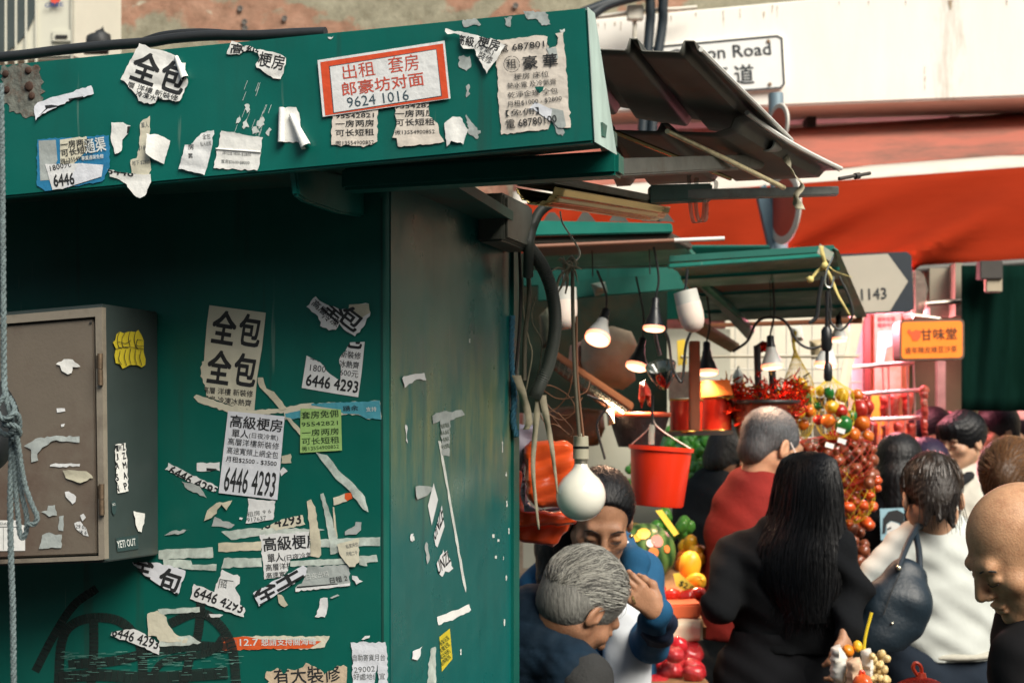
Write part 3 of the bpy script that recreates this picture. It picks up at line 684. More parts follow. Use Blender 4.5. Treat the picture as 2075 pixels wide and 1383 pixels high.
def flyer(pl, poly, m, label, texts=(), amp=.0012, curl=None, tear=None, lift=.0006, name='flyer', layers=(), group='flyers and paper scraps pasted on the green stall', ink=INK, ramp_=1.6, pin=None):
    FL[0] += 1; sd = FL[0] * 13; h = wrinkle(sd, amp, curl)
    poly = rough_edge(poly, ramp_, 6, sd, tear) if tear is not False else poly
    mb = MB(); sheet(pl, poly, h, mb, 0, 9, lift)
    cx, cy = sum(p[0] for p in poly) / len(poly), sum(p[1] for p in poly) / len(poly)
    o = thing(name, label, 'flyer', pl.at(cx, cy, 0), group)
    mb.build('paper', m, o, True)
    for k, (pp, mm) in enumerate(layers):
        q = MB()
        for t in tri_poly(pp):
            for c0 in tri_poly(poly):
                c = clip_tri(list(t), c0)
                if len(c) >= 3:
                    for e in grid_cut(c, 9): q.add([pl.at(x, y, lift + h(x, y) + .00025 * (k + 1)) for x, y in e], [tuple(range(len(e)))])
        if q.f: q.build('printed_panel', mm, o, True)
    groups = {}
    for tx in texts:
        s, p0, p1, ht = tx[:4]; kw = tx[4] if len(tx) > 4 else {}
        mm = kw.get('m', ink); q = groups.setdefault(mm.name, (MB(), mm))[0]
        put_text(pl, s, p0, p1, ht, h, q, kw.get('b', .0), poly if kw.get('clip', True) else None, lift + .0004 + .00025 * len(layers), 0, kw.get('up'))
    for q, mm in groups.values():
        if q.f: q.build('printed_text', mm, o)
    return o
def roll(o, pl, a, b, r1, r2, m, arc=300, start=-60, lift=.001):
    """a curled edge of paper: open tapered tube lying on the wall from pixel a to b"""
    A, B = pl.at(*a, lift), pl.at(*b, lift); t = (B - A).normalized(); nn = -pl.n; s = t.cross(nn).normalized(); mb = MB(); n = 16; V = []
    for k in range(7):
        p = A.lerp(B, k / 6); r = r1 + (r2 - r1) * k / 6; row = []
        for i in range(n + 1):
            q = math.radians(start + arc * i / n); row.append(p + nn * (r + r * math.sin(q)) + s * (r * math.cos(q)))
        V.append(row)
    for k in range(6):
        for i in range(n): mb.quad(V[k][i], V[k][i + 1], V[k + 1][i + 1], V[k + 1][i])
    return mb.build('curled_edge', m, o, True)
zF = lambda p: Z(5.18, 0, 0, p)
z1 = lambda p: Z(2.964, 0, 0, p)
z2 = lambda p: Z(2.964, 600, 0, p)
z6 = lambda p: Z(4.939, 880, 40, p)
z5 = lambda p: Z(2.964, 0, 917, p)
zD = lambda p: Z(2.514, 0, 600, p)
zS = lambda p: Z(2.594, 580, 850, p)
def T(zf, s, pa, pb, ht, sc, **kw): (p, q) = zf([pa, pb]); return (s, p, q, ht / sc, kw)
# ---------------- fascia
poly = zF([(1460, 455), (1620, 515), (1700, 530), (1860, 590), (1890, 660), (1950, 660), (1945, 740), (1975, 870), (1885, 1060), (1740, 1050), (1660, 1030), (1630, 1080), (1575, 1095), (1455, 1060), (1440, 1010), (1380, 940), (1335, 885), (1265, 835), (1330, 700), (1400, 580)])
o = flyer(FASC, poly, P_GL, 'crumpled white flyer with two huge black characters, high on the fascia', [T(zF, '全', (1340, 822), (1612, 918), 330, 5.18, b=.05), T(zF, '包', (1640, 925), (1900, 1010), 330, 5.18, b=.05), T(zF, '層 洋樓 新裝修', (1330, 910), (1860, 1065), 62, 5.18, b=.01), T(zF, '冷凍水熱', (1420, 1005), (1700, 1085), 62, 5.18, b=.02)], amp=.0035)
roll(o, FASC, zF([(1860, 600)])[0], zF([(1960, 830)])[0], .003, .006, P_GL)
o = flyer(FASC, zF([(360, 1115), (395, 1075), (955, 898), (970, 920), (985, 985), (700, 1065), (560, 1140), (440, 1195), (375, 1265), (358, 1180)]), P_B, 'long thin strip of white paper curling off near the rusty corner', layers=[(zF([(470, 1108), (540, 1100), (640, 1115), (500, 1140), (405, 1218), (480, 1140)]), INK), (zF([(720, 1035), (760, 1030), (870, 1010), (880, 1030), (730, 1070)]), INK)], amp=.002, curl=(zF([(360, 1150)])[0], zF([(960, 960)])[0], .006))
flyer(FASC, z1([(1392, 245), (1440, 262), (1462, 278), (1500, 275), (1540, 298), (1580, 300), (1640, 312), (1700, 335), (1718, 350), (1705, 420), (1685, 475), (1640, 470), (1580, 430), (1540, 405), (1535, 385), (1560, 350), (1550, 322), (1510, 305), (1462, 310), (1440, 328), (1362, 325)]), P_GL, 'twisted torn flyer strip with three black characters, left of the red bordered notice', [T(z1, '高', (1380, 318), (1462, 330), 62, 2.964, b=.02), T(z1, '級', (1470, 330), (1545, 350), 70, 2.964, b=.02), T(z1, '梗房', (1545, 395), (1700, 425), 90, 2.964, b=.02)], amp=.003)
# red bordered notice
redp = z2([(128, 362), (892, 245), (928, 592), (160, 702)])
flyer(FASC, redp, P_W, 'clean white rental notice with thick red border on the green fascia', [T(z2, '出租', (285, 480), (478, 452), 88, 2.964, m=INK_R, b=-.004), T(z2, '套房', (560, 442), (742, 418), 98, 2.964, m=INK_R, b=-.004), T(z2, '郎豪坊对面', (280, 580), (772, 512), 84, 2.964, m=INK_R, b=.016), T(z2, '9624 1016', (310, 648), (680, 600), 62, 2.964, b=.004, m=INK_N)], amp=.0005, tear=False, lift=.0032,
      layers=[(z2([(145, 374), (882, 262), (916, 590), (175, 694)]), P_RD), (z2([(198, 398), (842, 294), (876, 578), (224, 680)]), INK_N), (z2([(203, 402), (840, 299), (870, 575), (228, 676)]), P_W)])
def slip(pl, poly, label, lines, x0, x1, y0, dy, slope, m, hts, bs=(.02, .02, .02, .0), **kw):
    flyer(pl, poly, m, label, [(s, (x0, y0 + dy * k), (x1, y0 + dy * k + slope * (x1 - x0)), hts[k], {'b': bs[k]}) for k, s in enumerate(lines)], **kw)
slip(FASC, z2([(222, 655), (492, 650), (488, 850), (405, 884), (370, 876), (212, 870)]), 'cream slip with four printed lines hanging under the left of the red bordered notice', ['95542821', '一房两房', '可长短租', '微13554900852'], 680, 758, 240, 18.3, -.03, P_PK, (9, 14, 14, 10), amp=.0018)
slip(FASC, z2([(592, 610), (640, 640), (700, 610), (800, 612), (800, 700), (850, 740), (860, 800), (890, 850), (800, 868), (612, 880), (605, 830), (578, 826), (602, 760)]), 'torn double layer cream slip under the right of the red bordered notice', ['95542821', '一房两房', '可长短租', '微13554900852'], 800, 881, 220, 17.8, -.03, P_PK, (9, 14, 14, 10), amp=.0022)
flyer(FASC, z2([(895, 790), (890, 740), (940, 700), (985, 702), (1032, 778), (1005, 868), (930, 845), (905, 880)]), P_GL, 'small white folded paper scrap stuck beside the cream slips', amp=.003)
# big worn notice
hole = None
tri = z6([(110, 90), (125, 87), (200, 118), (265, 118), (400, 150), (600, 200), (710, 255), (640, 370), (525, 540), (490, 480), (440, 380), (400, 290), (290, 290), (255, 215), (250, 150), (200, 135), (130, 145), (108, 120)])
worn = z6([(610, 215), (780, 190), (880, 180), (1060, 158), (1135, 170), (1130, 230), (1150, 290), (1215, 270), (1240, 180), (1210, 140), (1290, 128), (1330, 600), (1365, 1080), (1240, 1080), (1170, 1010), (1140, 1095), (670, 1150), (640, 800)])
flyer(FASC, worn, P_PK, 'large worn beige room-rental flyer at the right end of the fascia', [T(z6, '電 68780100', (640, 330), (1240, 262), 78, 4.94, b=.014), T(z6, '租', (725, 492), (826, 484), 92, 4.94, b=.004), T(z6, '豪 華', (895, 500), (1240, 466), 135, 4.94, b=.03), T(z6, '梗房 床位', (800, 604), (1150, 572), 64, 4.94), T(z6, '熱水電 及冷氣齊', (735, 695), (1225, 648), 62, 4.94), T(z6, '乾淨企理 全包', (740, 788), (1240, 738), 62, 4.94), T(z6, '月租$1000 - $2800', (735, 880), (1278, 815), 62, 4.94), T(z6, '【免佣】', (720, 972), (1050, 940), 66, 4.94), T(z6, '電 68780100', (725, 1095), (1230, 1030), 92, 4.94, b=.016)], amp=.0012,
      layers=[(z6([(1005, 670), (1098, 668), (1085, 712), (1050, 738), (1025, 715)]), g_fas), (z6([(1160, 880), (1290, 910), (1320, 1060), (1250, 1120), (1190, 1080), (1160, 980)]), P_GR), (z6([(1120, 280), (1220, 280), (1240, 380), (1190, 440), (1150, 350)]), P_GR), (z6([(940, 900), (1010, 820), (1180, 900), (1160, 1010), (1080, 960), (1000, 900)]), P_B)])
mb = MB()
h0 = flat
for k in range(40):
    a, b = 2 * math.pi * k / 40, 2 * math.pi * (k + 1) / 40
    if k % 9 == 3: continue
    c = z6([(775 + r_ * math.cos(q) * 1.0, 445 + r_ * math.sin(q)) for q, r_ in ((a, 82), (b, 82), (b, 76), (a, 76))]); mb.add([FASC.at(x, y, .0042) for x, y in c], [(0, 1, 2, 3)])
RING = mb
ro = bpy.data.objects.get('flyer'); worn_o = [q for q in COL.objects if q.get('label', '').startswith('large worn beige')][0]
RING.build('printed_ring', INK, worn_o)
flyer(FASC, tri, P_GL, 'torn white triangle with black characters overlapping the big worn beige flyer', [T(z6, '高級', (215, 240), (390, 275), 100, 4.94, b=.03), T(z6, '梗房', (425, 255), (640, 318), 110, 4.94, b=.035), T(z6, '(冷氣)', (395, 285), (580, 365), 70, 4.94), T(z6, '裝修', (425, 380), (560, 450), 80, 4.94)], amp=.003, lift=.0045)
# lower row of fascia scraps
flyer(FASC, z1([(668, 735), (740, 735), (785, 755), (770, 800), (735, 840), (730, 905), (690, 925), (668, 850)]), P_GL, 'small curled white scrap above the blue plumbing sticker', amp=.003, layers=[(z1([(765, 760), (785, 757), (772, 800), (762, 800)]), INK)])
o = flyer(FASC, z1([(845, 735), (900, 695), (898, 800), (905, 1000), (900, 1060), (790, 1040), (785, 960), (820, 950), (835, 860)]), P_C, 'narrow cream paper strip with faint print beside a rolled flap', [T(z1, '$1800', (832, 905), (900, 900), 28, 2.964, m=INK_G), T(z1, '地下 $2800', (795, 995), (900, 985), 30, 2.964, m=INK_G), T(z1, '單人', (850, 770), (895, 765), 34, 2.964, m=INK_G)], amp=.0016)
flyer(FASC, z1([(880, 800), (950, 808), (1022, 845), (1000, 930), (985, 985), (930, 960), (875, 920)]), P_GL, 'rolled white paper flap bulging out next to narrow cream strip', amp=.004, curl=(z1([(1000, 860)])[0], z1([(985, 980)])[0], .006))
flyer(FASC, z1([(645, 1015), (700, 1030), (820, 1045), (905, 1045), (908, 1090), (870, 1175), (840, 1190), (800, 1165), (760, 1105), (720, 1080), (660, 1060)]), P_GL, 'white torn scrap hanging below fascia edge by the blue plumbing sticker', amp=.003, texts=[T(z1, '6446', (640, 1042), (800, 1062), 40, 2.964, b=.03)])
flyer(FASC, z1([(1145, 868), (1210, 800), (1285, 782), (1278, 850), (1265, 915), (1245, 1000), (1228, 1052), (1150, 1030), (1072, 1015), (1110, 870)]), P_W, 'bunched white scrap with folded layers left of the price slip', [T(z1, '全包', (1215, 835), (1265, 832), 30, 2.964, m=INK_G), T(z1, '私人出租', (1205, 880), (1270, 872), 28, 2.964, m=INK_G), T(z1, '房', (1130, 900), (1165, 898), 34, 2.964), T(z1, '套', (1130, 950), (1160, 948), 30, 2.964)], amp=.0045)
o = flyer(FASC, z1([(1330, 785), (1420, 800), (1580, 825), (1560, 960), (1545, 1025), (1282, 1010), (1305, 890)]), P_GL, 'folded white slip with two faint printed price lines on the fascia', [T(z1, '床位$1800-$2800', (1335, 930), (1508, 940), 24, 2.964, m=INK_G), T(z1, '套房$3600-$8000', (1328, 980), (1498, 990), 24, 2.964, m=INK_G)], amp=.0015, curl=(z1([(1570, 850)])[0], z1([(1330, 810)])[0], .006))
roll(o, FASC, z1([(1300, 895)])[0], z1([(1570, 915)])[0], .0012, .0012, P_GL)
o = flyer(FASC, z1([(1690, 650), (1780, 645), (1800, 700), (1820, 850), (1700, 855)]), P_GL, 'white paper rolled into two curled cones left of the red bordered notice', amp=.001)
roll(o, FASC, z1([(1700, 650)])[0], z1([(1700, 858)])[0], .004, .005, P_GL); roll(o, FASC, z1([(1752, 690)])[0], z1([(1852, 885)])[0], .003, .0075, P_GL)
# blue sticker
flyer(FASC, z1([(225, 838), (655, 812), (660, 1000), (612, 1090), (272, 1148), (222, 1115)]), P_BL, 'blue plumbing sticker partly covered by torn slips, left end of fascia',
      [T(z1, '通渠', (515, 925), (640, 905), 88, 2.964, b=.03, m=INK_W), T(z1, '專業通渠免棚', (490, 965), (622, 950), 26, 2.964, b=.02, m=INK_W), T(z1, '一房两房', (365, 892), (550, 872), 44, 2.964, b=.02), T(z1, '可长短租', (370, 942), (560, 912), 44, 2.964, b=.02), T(z1, '微13554900852', (368, 985), (560, 950), 34, 2.964), T(z1, '1800元', (305, 1030), (430, 1000), 38, 2.964), T(z1, '6446', (325, 1122), (450, 1108), 74, 2.964, b=.03)], amp=.0012,
      layers=[(z1([(232, 845), (335, 840), (345, 960), (300, 1080), (242, 1085)]), P_GR), (z1([(360, 840), (520, 815), (525, 900), (440, 985), (362, 990)]), P_C), (z1([(270, 985), (380, 985), (500, 980), (430, 1060), (380, 1135), (315, 1140)]), P_W), (z1([(470, 980), (620, 990), (610, 1060), (380, 1132), (420, 1080)]), P_B)])
# ---------------- main wall
poly = zA([(470, 172), (985, 240), (950, 560), (905, 830), (880, 1130), (740, 1108), (600, 1060), (520, 1030), (440, 1000), (430, 900), (388, 820), (400, 685), (420, 680), (430, 530), (448, 330)])
flyer(WALL, poly, P_C, 'tall cream flyer repeating two bold black characters twice', [T(zA, '全', (470, 510), (690, 545), 310, 4.504, b=.05), T(zA, '包', (715, 530), (918, 562), 295, 4.504, b=.05), T(zA, '全', (430, 875), (648, 905), 310, 4.504, b=.05), T(zA, '包', (672, 895), (880, 925), 300, 4.504, b=.05), T(zA, '高層 洋樓 新裝修', (405, 972), (865, 1012), 62, 4.504, b=.012), T(zA, '單房 冷凍冰熱齊', (400, 1050), (850, 1098), 62, 4.504, b=.012)], amp=.0008, tear=[8, 9, 10, 11])
o = flyer(WALL, zA([(1440, 90), (1475, 130), (1540, 165), (1640, 200), (1740, 210), (1745, 165), (1925, 158), (1940, 240), (1890, 350), (1800, 455), (1720, 410), (1655, 340), (1625, 395), (1560, 402), (1480, 360), (1460, 270), (1355, 185)]), P_W, 'crumpled torn flyer ball with slanted black characters, above the phone number scrap', [T(zA, '高層', (1395, 165), (1510, 270), 70, 4.504, b=.015), T(zA, '冷凍', (1490, 290), (1630, 375), 75, 4.504, b=.015), T(zA, '全', (1480, 200), (1650, 350), 150, 4.504, b=.06), T(zA, '包', (1620, 300), (1790, 430), 190, 4.504, b=.05)], amp=.004, layers=[(zA([(1735, 165), (1925, 158), (1935, 240), (1850, 290), (1760, 240)]), P_Y)])
flyer(WALL, zA([(1357, 630), (1480, 690), (1560, 790), (1665, 855), (1670, 760), (1665, 640), (1710, 590), (1750, 510), (1888, 505), (1860, 780), (1828, 1010), (1600, 975), (1312, 925)]), P_W, 'white phone number flyer with its top half torn away in a notch', [T(zA, '單房', (1385, 668), (1510, 700), 60, 4.504, b=.015), T(zA, '1800', (1385, 768), (1530, 785), 58, 4.504, b=.005), T(zA, '-3600元', (1600, 805), (1825, 835), 62, 4.504, b=.005), T(zA, '6446 4293', (1345, 905), (1820, 975), 110, 4.504, b=.04), T(zA, '新裝修', (1665, 645), (1848, 668), 66, 4.504, b=.012), T(zA, '冰熱齊', (1655, 735), (1832, 755), 66, 4.504, b=.012), T(zA, '包', (1700, 555), (1858, 575), 200, 4.504, b=.05)], amp=.0008, tear=[1, 2, 3, 4, 5])
# blue torn ribbon behind others
flyer(WALL, zA([(325, 1010), (350, 985), (420, 1010), (640, 1080), (870, 1130), (1120, 1110), (1330, 1068), (1500, 1062), (2025, 1040), (2037, 1215), (1900, 1205), (1830, 1170), (1690, 1170), (1450, 1195), (1160, 1215), (1150, 1150), (900, 1170), (640, 1150), (400, 1070), (365, 1055)]), P_C, 'long torn banner strip with blue end running behind the flyers', [T(zA, '支持', (1900, 1142), (1995, 1138), 42, 4.504, m=INK_W, b=.01), T(zA, '踴余', (1690, 1140), (1830, 1132), 50, 4.504)], amp=.001, lift=.0005,
      layers=[(zA([(1400, 1068), (2025, 1040), (2037, 1215), (1900, 1205), (1830, 1165), (1690, 1160), (1640, 1120), (1400, 1085)]), P_CY), (zA([(1160, 1160), (1400, 1110), (1410, 1195), (1170, 1212)]), P_CY)])
poly = zA([(640, 1120), (1158, 1170)]) + z5([(1668, 285), (1312, 242)])
poly = [(462, 832), (577, 843), (562, 1012), (443, 998)]
flyer(WALL, poly, P_B, 'intact white room-rental flyer with bold phone number along the bottom', [('高級梗房', (465, 865), (571, 876), 26, {'b': .03}), ('單人', (469, 885), (503, 888), 17, {'b': .015}), ('(日夜冷氣)', (504, 888), (563, 894), 13, {'b': 0}), ('高層洋樓新裝修', (461, 900), (565, 911), 14, {'b': .004}), ('高速寬頻上網全包', (459, 918), (563, 929), 14, {'b': .004}), ('月租$2500 - $3500', (457, 935), (560, 945), 12, {'b': .014}), ('6446 4293', (452, 994), (555, 1007), 50, {'b': .022})], amp=.0006, tear=False, lift=.0022, name='flyer')
flyer(WALL, [(609, 827), (691, 829), (693, 912), (608, 917)], P_LG, 'lime green slip with five printed lines, beside intact white flyer', [('套房免佣', (611, 849), (686, 844), 15, {'b': .018}), ('95542821', (611, 864), (685, 860), 8.5, {'b': .01}), ('一房两房', (612, 884), (687, 880), 14, {'b': .018}), ('可长短租', (612, 901), (688, 897), 14, {'b': .018}), ('微13554900852', (612, 914), (687, 908), 10, {'b': .006})], amp=.0005, tear=False, lift=.0026, ink=INK_D)
# strips of phone number
flyer(WALL, z5([(1012, 58), (1130, 120), (1310, 205), (1295, 236), (1180, 190), (990, 100)]), P_W, 'slanted white strip cut through a phone number, left of intact flyer', [T(z5, '6446 4293', (1005, 125), (1290, 270), 60, 2.964, b=.035)], amp=.0008)
flyer(WALL, z5([(1090, 170), (1200, 200), (1242, 270), (1200, 255), (1110, 205)]), P_GR, 'dirty grey paper sliver just below the slanted number strip', amp=.001)
flyer(WALL, z5([(1182, 60), (1320, 55), (1320, 108), (1182, 108)]), P_W, 'small white rectangle tucked behind the left edge of intact flyer', layers=[(z5([(1240, 90), (1300, 95), (1300, 110), (1240, 108)]), INK)], amp=.0008)
flyer(WALL, z5([(1680, 110), (1700, 85), (1728, 110), (1690, 140)]), P_W, 'tiny white scrap at the right edge of intact flyer', amp=.002)
flyer(WALL, z5([(1690, 20), (1745, 5), (1750, 60), (1690, 62)]), P_Y, 'aged cream scrap between intact flyer and lime slip', amp=.001)
flyer(WALL, z5([(1225, 408), (1245, 345), (1300, 300), (1395, 285), (1360, 345), (1330, 310), (1270, 390)]), P_Y, 'tan curled sliver shaped like a leaf below the number strip', amp=.004)
flyer(WALL, z5([(1290, 382), (1410, 430), (1390, 450), (1270, 440)]), P_GR, 'grey scuffed paper rectangle under the curled tan sliver', amp=.001)
flyer(WALL, z5([(985, 495), (1040, 465), (1140, 462), (1085, 485), (1010, 492)]), P_GR, 'thin grey paper shaving beside the cabinet corner', amp=.002)
flyer(WALL, z5([(1488, 272), (1655, 290), (1640, 400), (1475, 422), (1490, 350)]), P_W, 'white tissue scrap with handwriting under the intact flyer', [T(z5, '租房 9 6', (1485, 385), (1630, 362), 30, 2.964, m=INK_G), T(z5, '917637', (1485, 416), (1600, 402), 26, 2.964, m=INK_G)], amp=.0016)
flyer(WALL, zB([(655, 345), (760, 290), (880, 240), (1005, 215), (1025, 280), (820, 325)]), P_C, 'triangular cream scrap with half a phone number above lower room flyer', [T(zB, '6446 4293', (600, 335), (1000, 275), 72, 3.431, b=.035)], amp=.0008)
flyer(WALL, zB([(705, 350), (1055, 325), (1060, 500), (920, 525), (905, 600), (860, 645), (740, 662), (725, 500)]), P_W, 'lower room-rental flyer crossed by strips of old tape', [T(zB, '高級梗房', (735, 470), (1130, 440), 100, 3.431, b=.03), T(zB, '單人', (765, 548), (875, 535), 62, 3.431, b=.015), T(zB, '(日夜冷氣)', (880, 540), (1090, 515), 48, 3.431), T(zB, '高層洋樓', (752, 605), (940, 588), 48, 3.431, b=.005), T(zB, '高速寬頻', (755, 655), (930, 640), 40, 3.431)], amp=.0008)
flyer(WALL, zB([(1395, 375), (1400, 520), (1370, 575), (1330, 575), (1260, 480), (1245, 420)]), P_C, 'cream triangular scrap with dotted print over crossing tape', [T(zB, '私家床位', (1310, 450), (1395, 430), 30, 3.431, m=INK_G), T(zB, '月租二千', (1310, 500), (1390, 490), 28, 3.431, m=INK_G)], amp=.0016, lift=.003)
flyer(WALL, zB([(1300, 330), (1370, 290), (1375, 262), (1415, 265), (1412, 320), (1380, 350), (1300, 355)]), P_GR, 'ragged grey scrap near the seam of the wall', amp=.002)
flyer(WALL, zB([(1218, 95), (1300, 65), (1345, 60), (1352, 100), (1310, 122), (1222, 148)]), P_C, 'small cream scrap with an orange corner', amp=.002, layers=[(zB([(1300, 65), (1345, 58), (1352, 100), (1320, 120), (1298, 100)]), P_OR)])
flyer(WALL, zB([(445, 592), (570, 645), (568, 690), (535, 720), (570, 780), (568, 850), (480, 880), (390, 760)]), P_W, 'white half flyer with a small boxed character, above a slanted number strip', [T(zB, '招', (432, 715), (475, 722), 52, 3.431, m=INK_G)], amp=.0012, layers=[(zB([(430, 658), (525, 672), (524, 678), (430, 664)]), INK_G), (zB([(430, 658), (436, 659), (424, 722), (418, 721)]), INK_G)])
flyer(WALL, z5([(1165, 785), (1240, 815), (1320, 850), (1470, 930), (1465, 985), (1300, 930), (1142, 875)]), P_W, 'white strip with bold phone number, top of the digits torn on the right', [T(z5, '6446 4293', (1158, 862), (1450, 965), 66, 2.964, b=.035)], amp=.0008, lift=.002)
flyer(WALL, z5([(672, 1075), (740, 1062), (800, 1055), (870, 1085), (960, 1140), (955, 1212), (830, 1155), (665, 1095)]), P_W, 'white phone number strip lying across the black graffiti', [T(z5, '6446 4293', (668, 1098), (945, 1180), 62, 2.964, b=.03)], amp=.0008, lift=.003)
flyer(WALL, z5([(795, 655), (960, 660), (1115, 708), (1068, 852), (990, 815), (880, 745), (830, 700)]), P_B, 'white shard with giant black brush strokes just right under the cabinet', [T(z5, '包', (925, 835), (1060, 880), 165, 2.964, b=.05), T(z5, '全', (780, 735), (905, 765), 150, 2.964, b=.05)], amp=.001, lift=.0022)
flyer(WALL, z5([(1520, 840), (1820, 675), (1845, 690), (1840, 730), (1555, 920)]), P_B, 'tilted white strip with parts of two bold black characters', [T(z5, '全', (1560, 925), (1690, 855), 130, 2.964, b=.05), T(z5, '主', (1670, 835), (1830, 745), 130, 2.964, b=.05)], amp=.0006, lift=.003)
flyer(WALL, zB([(955, 720), (1000, 690), (1020, 650), (1040, 570), (1330, 560), (1335, 705), (955, 748)]), P_GR, 'scraped grey label remnant with dark bottom line, right of tilted strip', [T(zB, '日夜出租', (1035, 665), (1190, 640), 40, 3.431, m=INK_W), T(zB, '日租 2', (1200, 690), (1320, 670), 40, 3.431)], amp=.0012, layers=[(zB([(965, 712), (1250, 690), (1250, 698), (965, 722)]), INK), (zB([(957, 728), (1335, 688), (1335, 706), (957, 748)]), P_W)])
for pts, lab, m_ in ((zB([(830, 765), (860, 770), (905, 840), (880, 855), (840, 825)]), 'little cream paper tag below the tilted strip', P_Y), (zB([(1130, 795), (1178, 790), (1182, 850), (1160, 925), (1090, 922), (1120, 860)]), 'white peanut-shaped paper scrap above the orange banner strip', P_W), (zB([(1195, 790), (1250, 765), (1262, 775), (1210, 795)]), 'dark speck of paper above the peanut-shaped scrap', P_GR), (zB([(1350, 635), (1385, 640), (1425, 675), (1380, 698), (1350, 660)]), 'crushed white paper tag right of the scraped grey remnant', P_W),
    (zB([(332, 900), (455, 908), (430, 925), (332, 925)]), 'tiny white sliver above the graffiti curve', P_W), (zB([(1415, 1080), (1440, 1055), (1475, 1052), (1470, 1068), (1430, 1082)]), 'white speck of paper above the taped handwritten note', P_W), (z5([(1440, 385), (1460, 390), (1452, 402), (1436, 398)]), 'smallest white dot of paper left of the tissue scrap', P_W)):
    flyer(WALL, pts, m_, lab, amp=.002)
flyer(WALL, z5([(885, 965), (945, 945), (1000, 985), (1010, 1030), (1060, 1090), (1130, 1115), (1120, 1140), (960, 1130), (940, 1100), (890, 1100)]), P_C, 'pale cream paper torn to a C shape between graffiti loops', amp=.001, lift=.0025)
flyer(WALL, z5([(1330, 1108), (1480, 1100), (1800, 1098), (1980, 1098), (1950, 1165), (1880, 1175), (1335, 1185)]), P_C, 'orange red campaign banner strip with white date and characters', [T(z5, '☑', (1390, 1158), (1422, 1156), 38, 2.964, m=INK_G), T(z5, '12.7', (1440, 1158), (1550, 1156), 42, 2.964, m=INK_W, b=.02), T(z5, '懇請支持關海峰', (1570, 1158), (1900, 1152), 46, 2.964, m=INK_W, b=.015)], amp=.0008, layers=[(z5([(1330, 1108), (1480, 1100), (1560, 1118), (1800, 1122), (1930, 1130), (1860, 1172), (1335, 1185)]), P_OR)])
flyer(WALL, zB([(755, 1300), (830, 1275), (870, 1320), (930, 1290), (1010, 1270), (1030, 1240), (1110, 1280), (1160, 1320), (1230, 1270), (1290, 1255), (1315, 1300), (1310, 1460), (750, 1460)]), P_TAN, 'tan scratched poster with large black characters at the foot of the wall', [T(zB, '有大裝修', (810, 1400), (1270, 1370), 120, 3.431, b=.02)], amp=.001, ramp_=3.5)
flyer(WALL, zB([(1340, 1100), (1580, 1095), (1590, 1130), (1600, 1460), (1540, 1460), (1525, 1250), (1500, 1460), (1355, 1460), (1350, 1180)]), P_B, 'taped white handwritten note at the foot of the wall seam', [T(zB, '自助寄貨月台', (1355, 1230), (1580, 1225), 46, 3.431, m=INK_G), T(zB, '29002', (1365, 1310), (1510, 1300), 38, 3.431, m=INK_G), T(zB, '好處地便宜', (1360, 1360), (1580, 1355), 44, 3.431, m=INK_G)], amp=.0012)
# ---------------- side wall
S_G = 'stickers on the side wall of the green stall'
flyer(SIDE, [(815, 766), (818, 762), (842, 757), (860, 755), (864, 770), (845, 768), (820, 786)], P_W, 'curved white paper tab on the side wall, highest of its papers', amp=.002)
flyer(SIDE, zS([(625, 25), (636, 30), (638, 110), (640, 124), (630, 110)]), P_W, 'thin white paper sliver near corner of the side wall', amp=.001)
flyer(SIDE, [(876, 842), (884, 836), (936, 830), (942, 840), (912, 851), (911, 924), (896, 922), (892, 852), (878, 858)], P_GR, 'grey T-shaped label remnant with tiny print above the long tape line', [('租房電話', (894, 868), (911, 864), 9, {'m': INK_D}), ('單人床位', (894, 882), (911, 878), 9, {'m': INK_D}), ('一房两房', (895, 896), (911, 892), 9, {'m': INK_D}), ('可长短租', (896, 910), (911, 906), 9, {'m': INK_D})], amp=.001)
flyer(SIDE, zS([(680, 350), (700, 345), (770, 355), (745, 395), (690, 418)]), P_GR, 'shiny grey curled scrap left of the pink edged diamond', amp=.003)
flyer(SIDE, zS([(775, 332), (798, 420), (765, 555), (745, 450)]), P_W, 'narrow white diamond sticker with pinkish edge', amp=.0006, tear=False)
flyer(SIDE, zS([(818, 448), (832, 560), (795, 670), (785, 660), (775, 610)]), P_W, 'upper white sticker with slanted black block letters', [T(zS, 'UNZE', (782, 640), (830, 520), 60, 2.594, b=.03, up=(-6, -32))], amp=.0006, tear=False)
flyer(SIDE, zS([(825, 682), (832, 700), (845, 685), (878, 780), (855, 800), (835, 795), (820, 825), (798, 800), (790, 760)]), P_W, 'lower white sticker with slanted black block letters', [T(zS, 'UNZE', (800, 815), (868, 740), 60, 2.594, b=.03, up=(-5, -24))], amp=.0008)
flyer(SIDE, zS([(792, 1035), (890, 1000), (962, 968), (972, 998), (960, 1010), (800, 1078)]), P_GL, 'blank white paper strip tilted on the side wall', amp=.0006)
flyer(SIDE, zS([(805, 1140), (860, 1095), (874, 1255), (818, 1322)]), P_YL, 'yellow printed sticker low on the side wall', [T(zS, '通渠坑渠', (815, 1190), (862, 1150), 26, 2.594, m=INK_D), T(zS, '免棚安裝', (816, 1225), (864, 1185), 26, 2.594, m=INK_D), T(zS, '電話預約', (818, 1260), (866, 1220), 26, 2.594, m=INK_D), T(zS, '隨傳隨到', (818, 1295), (868, 1250), 24, 2.594, m=INK_D)], amp=.0003, tear=False)
flyer(SIDE, zS([(665, 1215), (715, 1190), (705, 1240), (690, 1262), (662, 1255)]), P_W, 'round white paper dab low beside the yellow sticker', amp=.002)
flyer(SIDE, zS([(760, 1200), (785, 1190), (788, 1383), (740, 1383)]), tape, 'smear of old clear tape at the bottom of the side wall', amp=.001)
flyer(SIDE, zS([(735, 640), (745, 650), (752, 740), (742, 758), (728, 660)]), P_GR, 'dark grey shaving left of the lower block letter sticker', amp=.001)
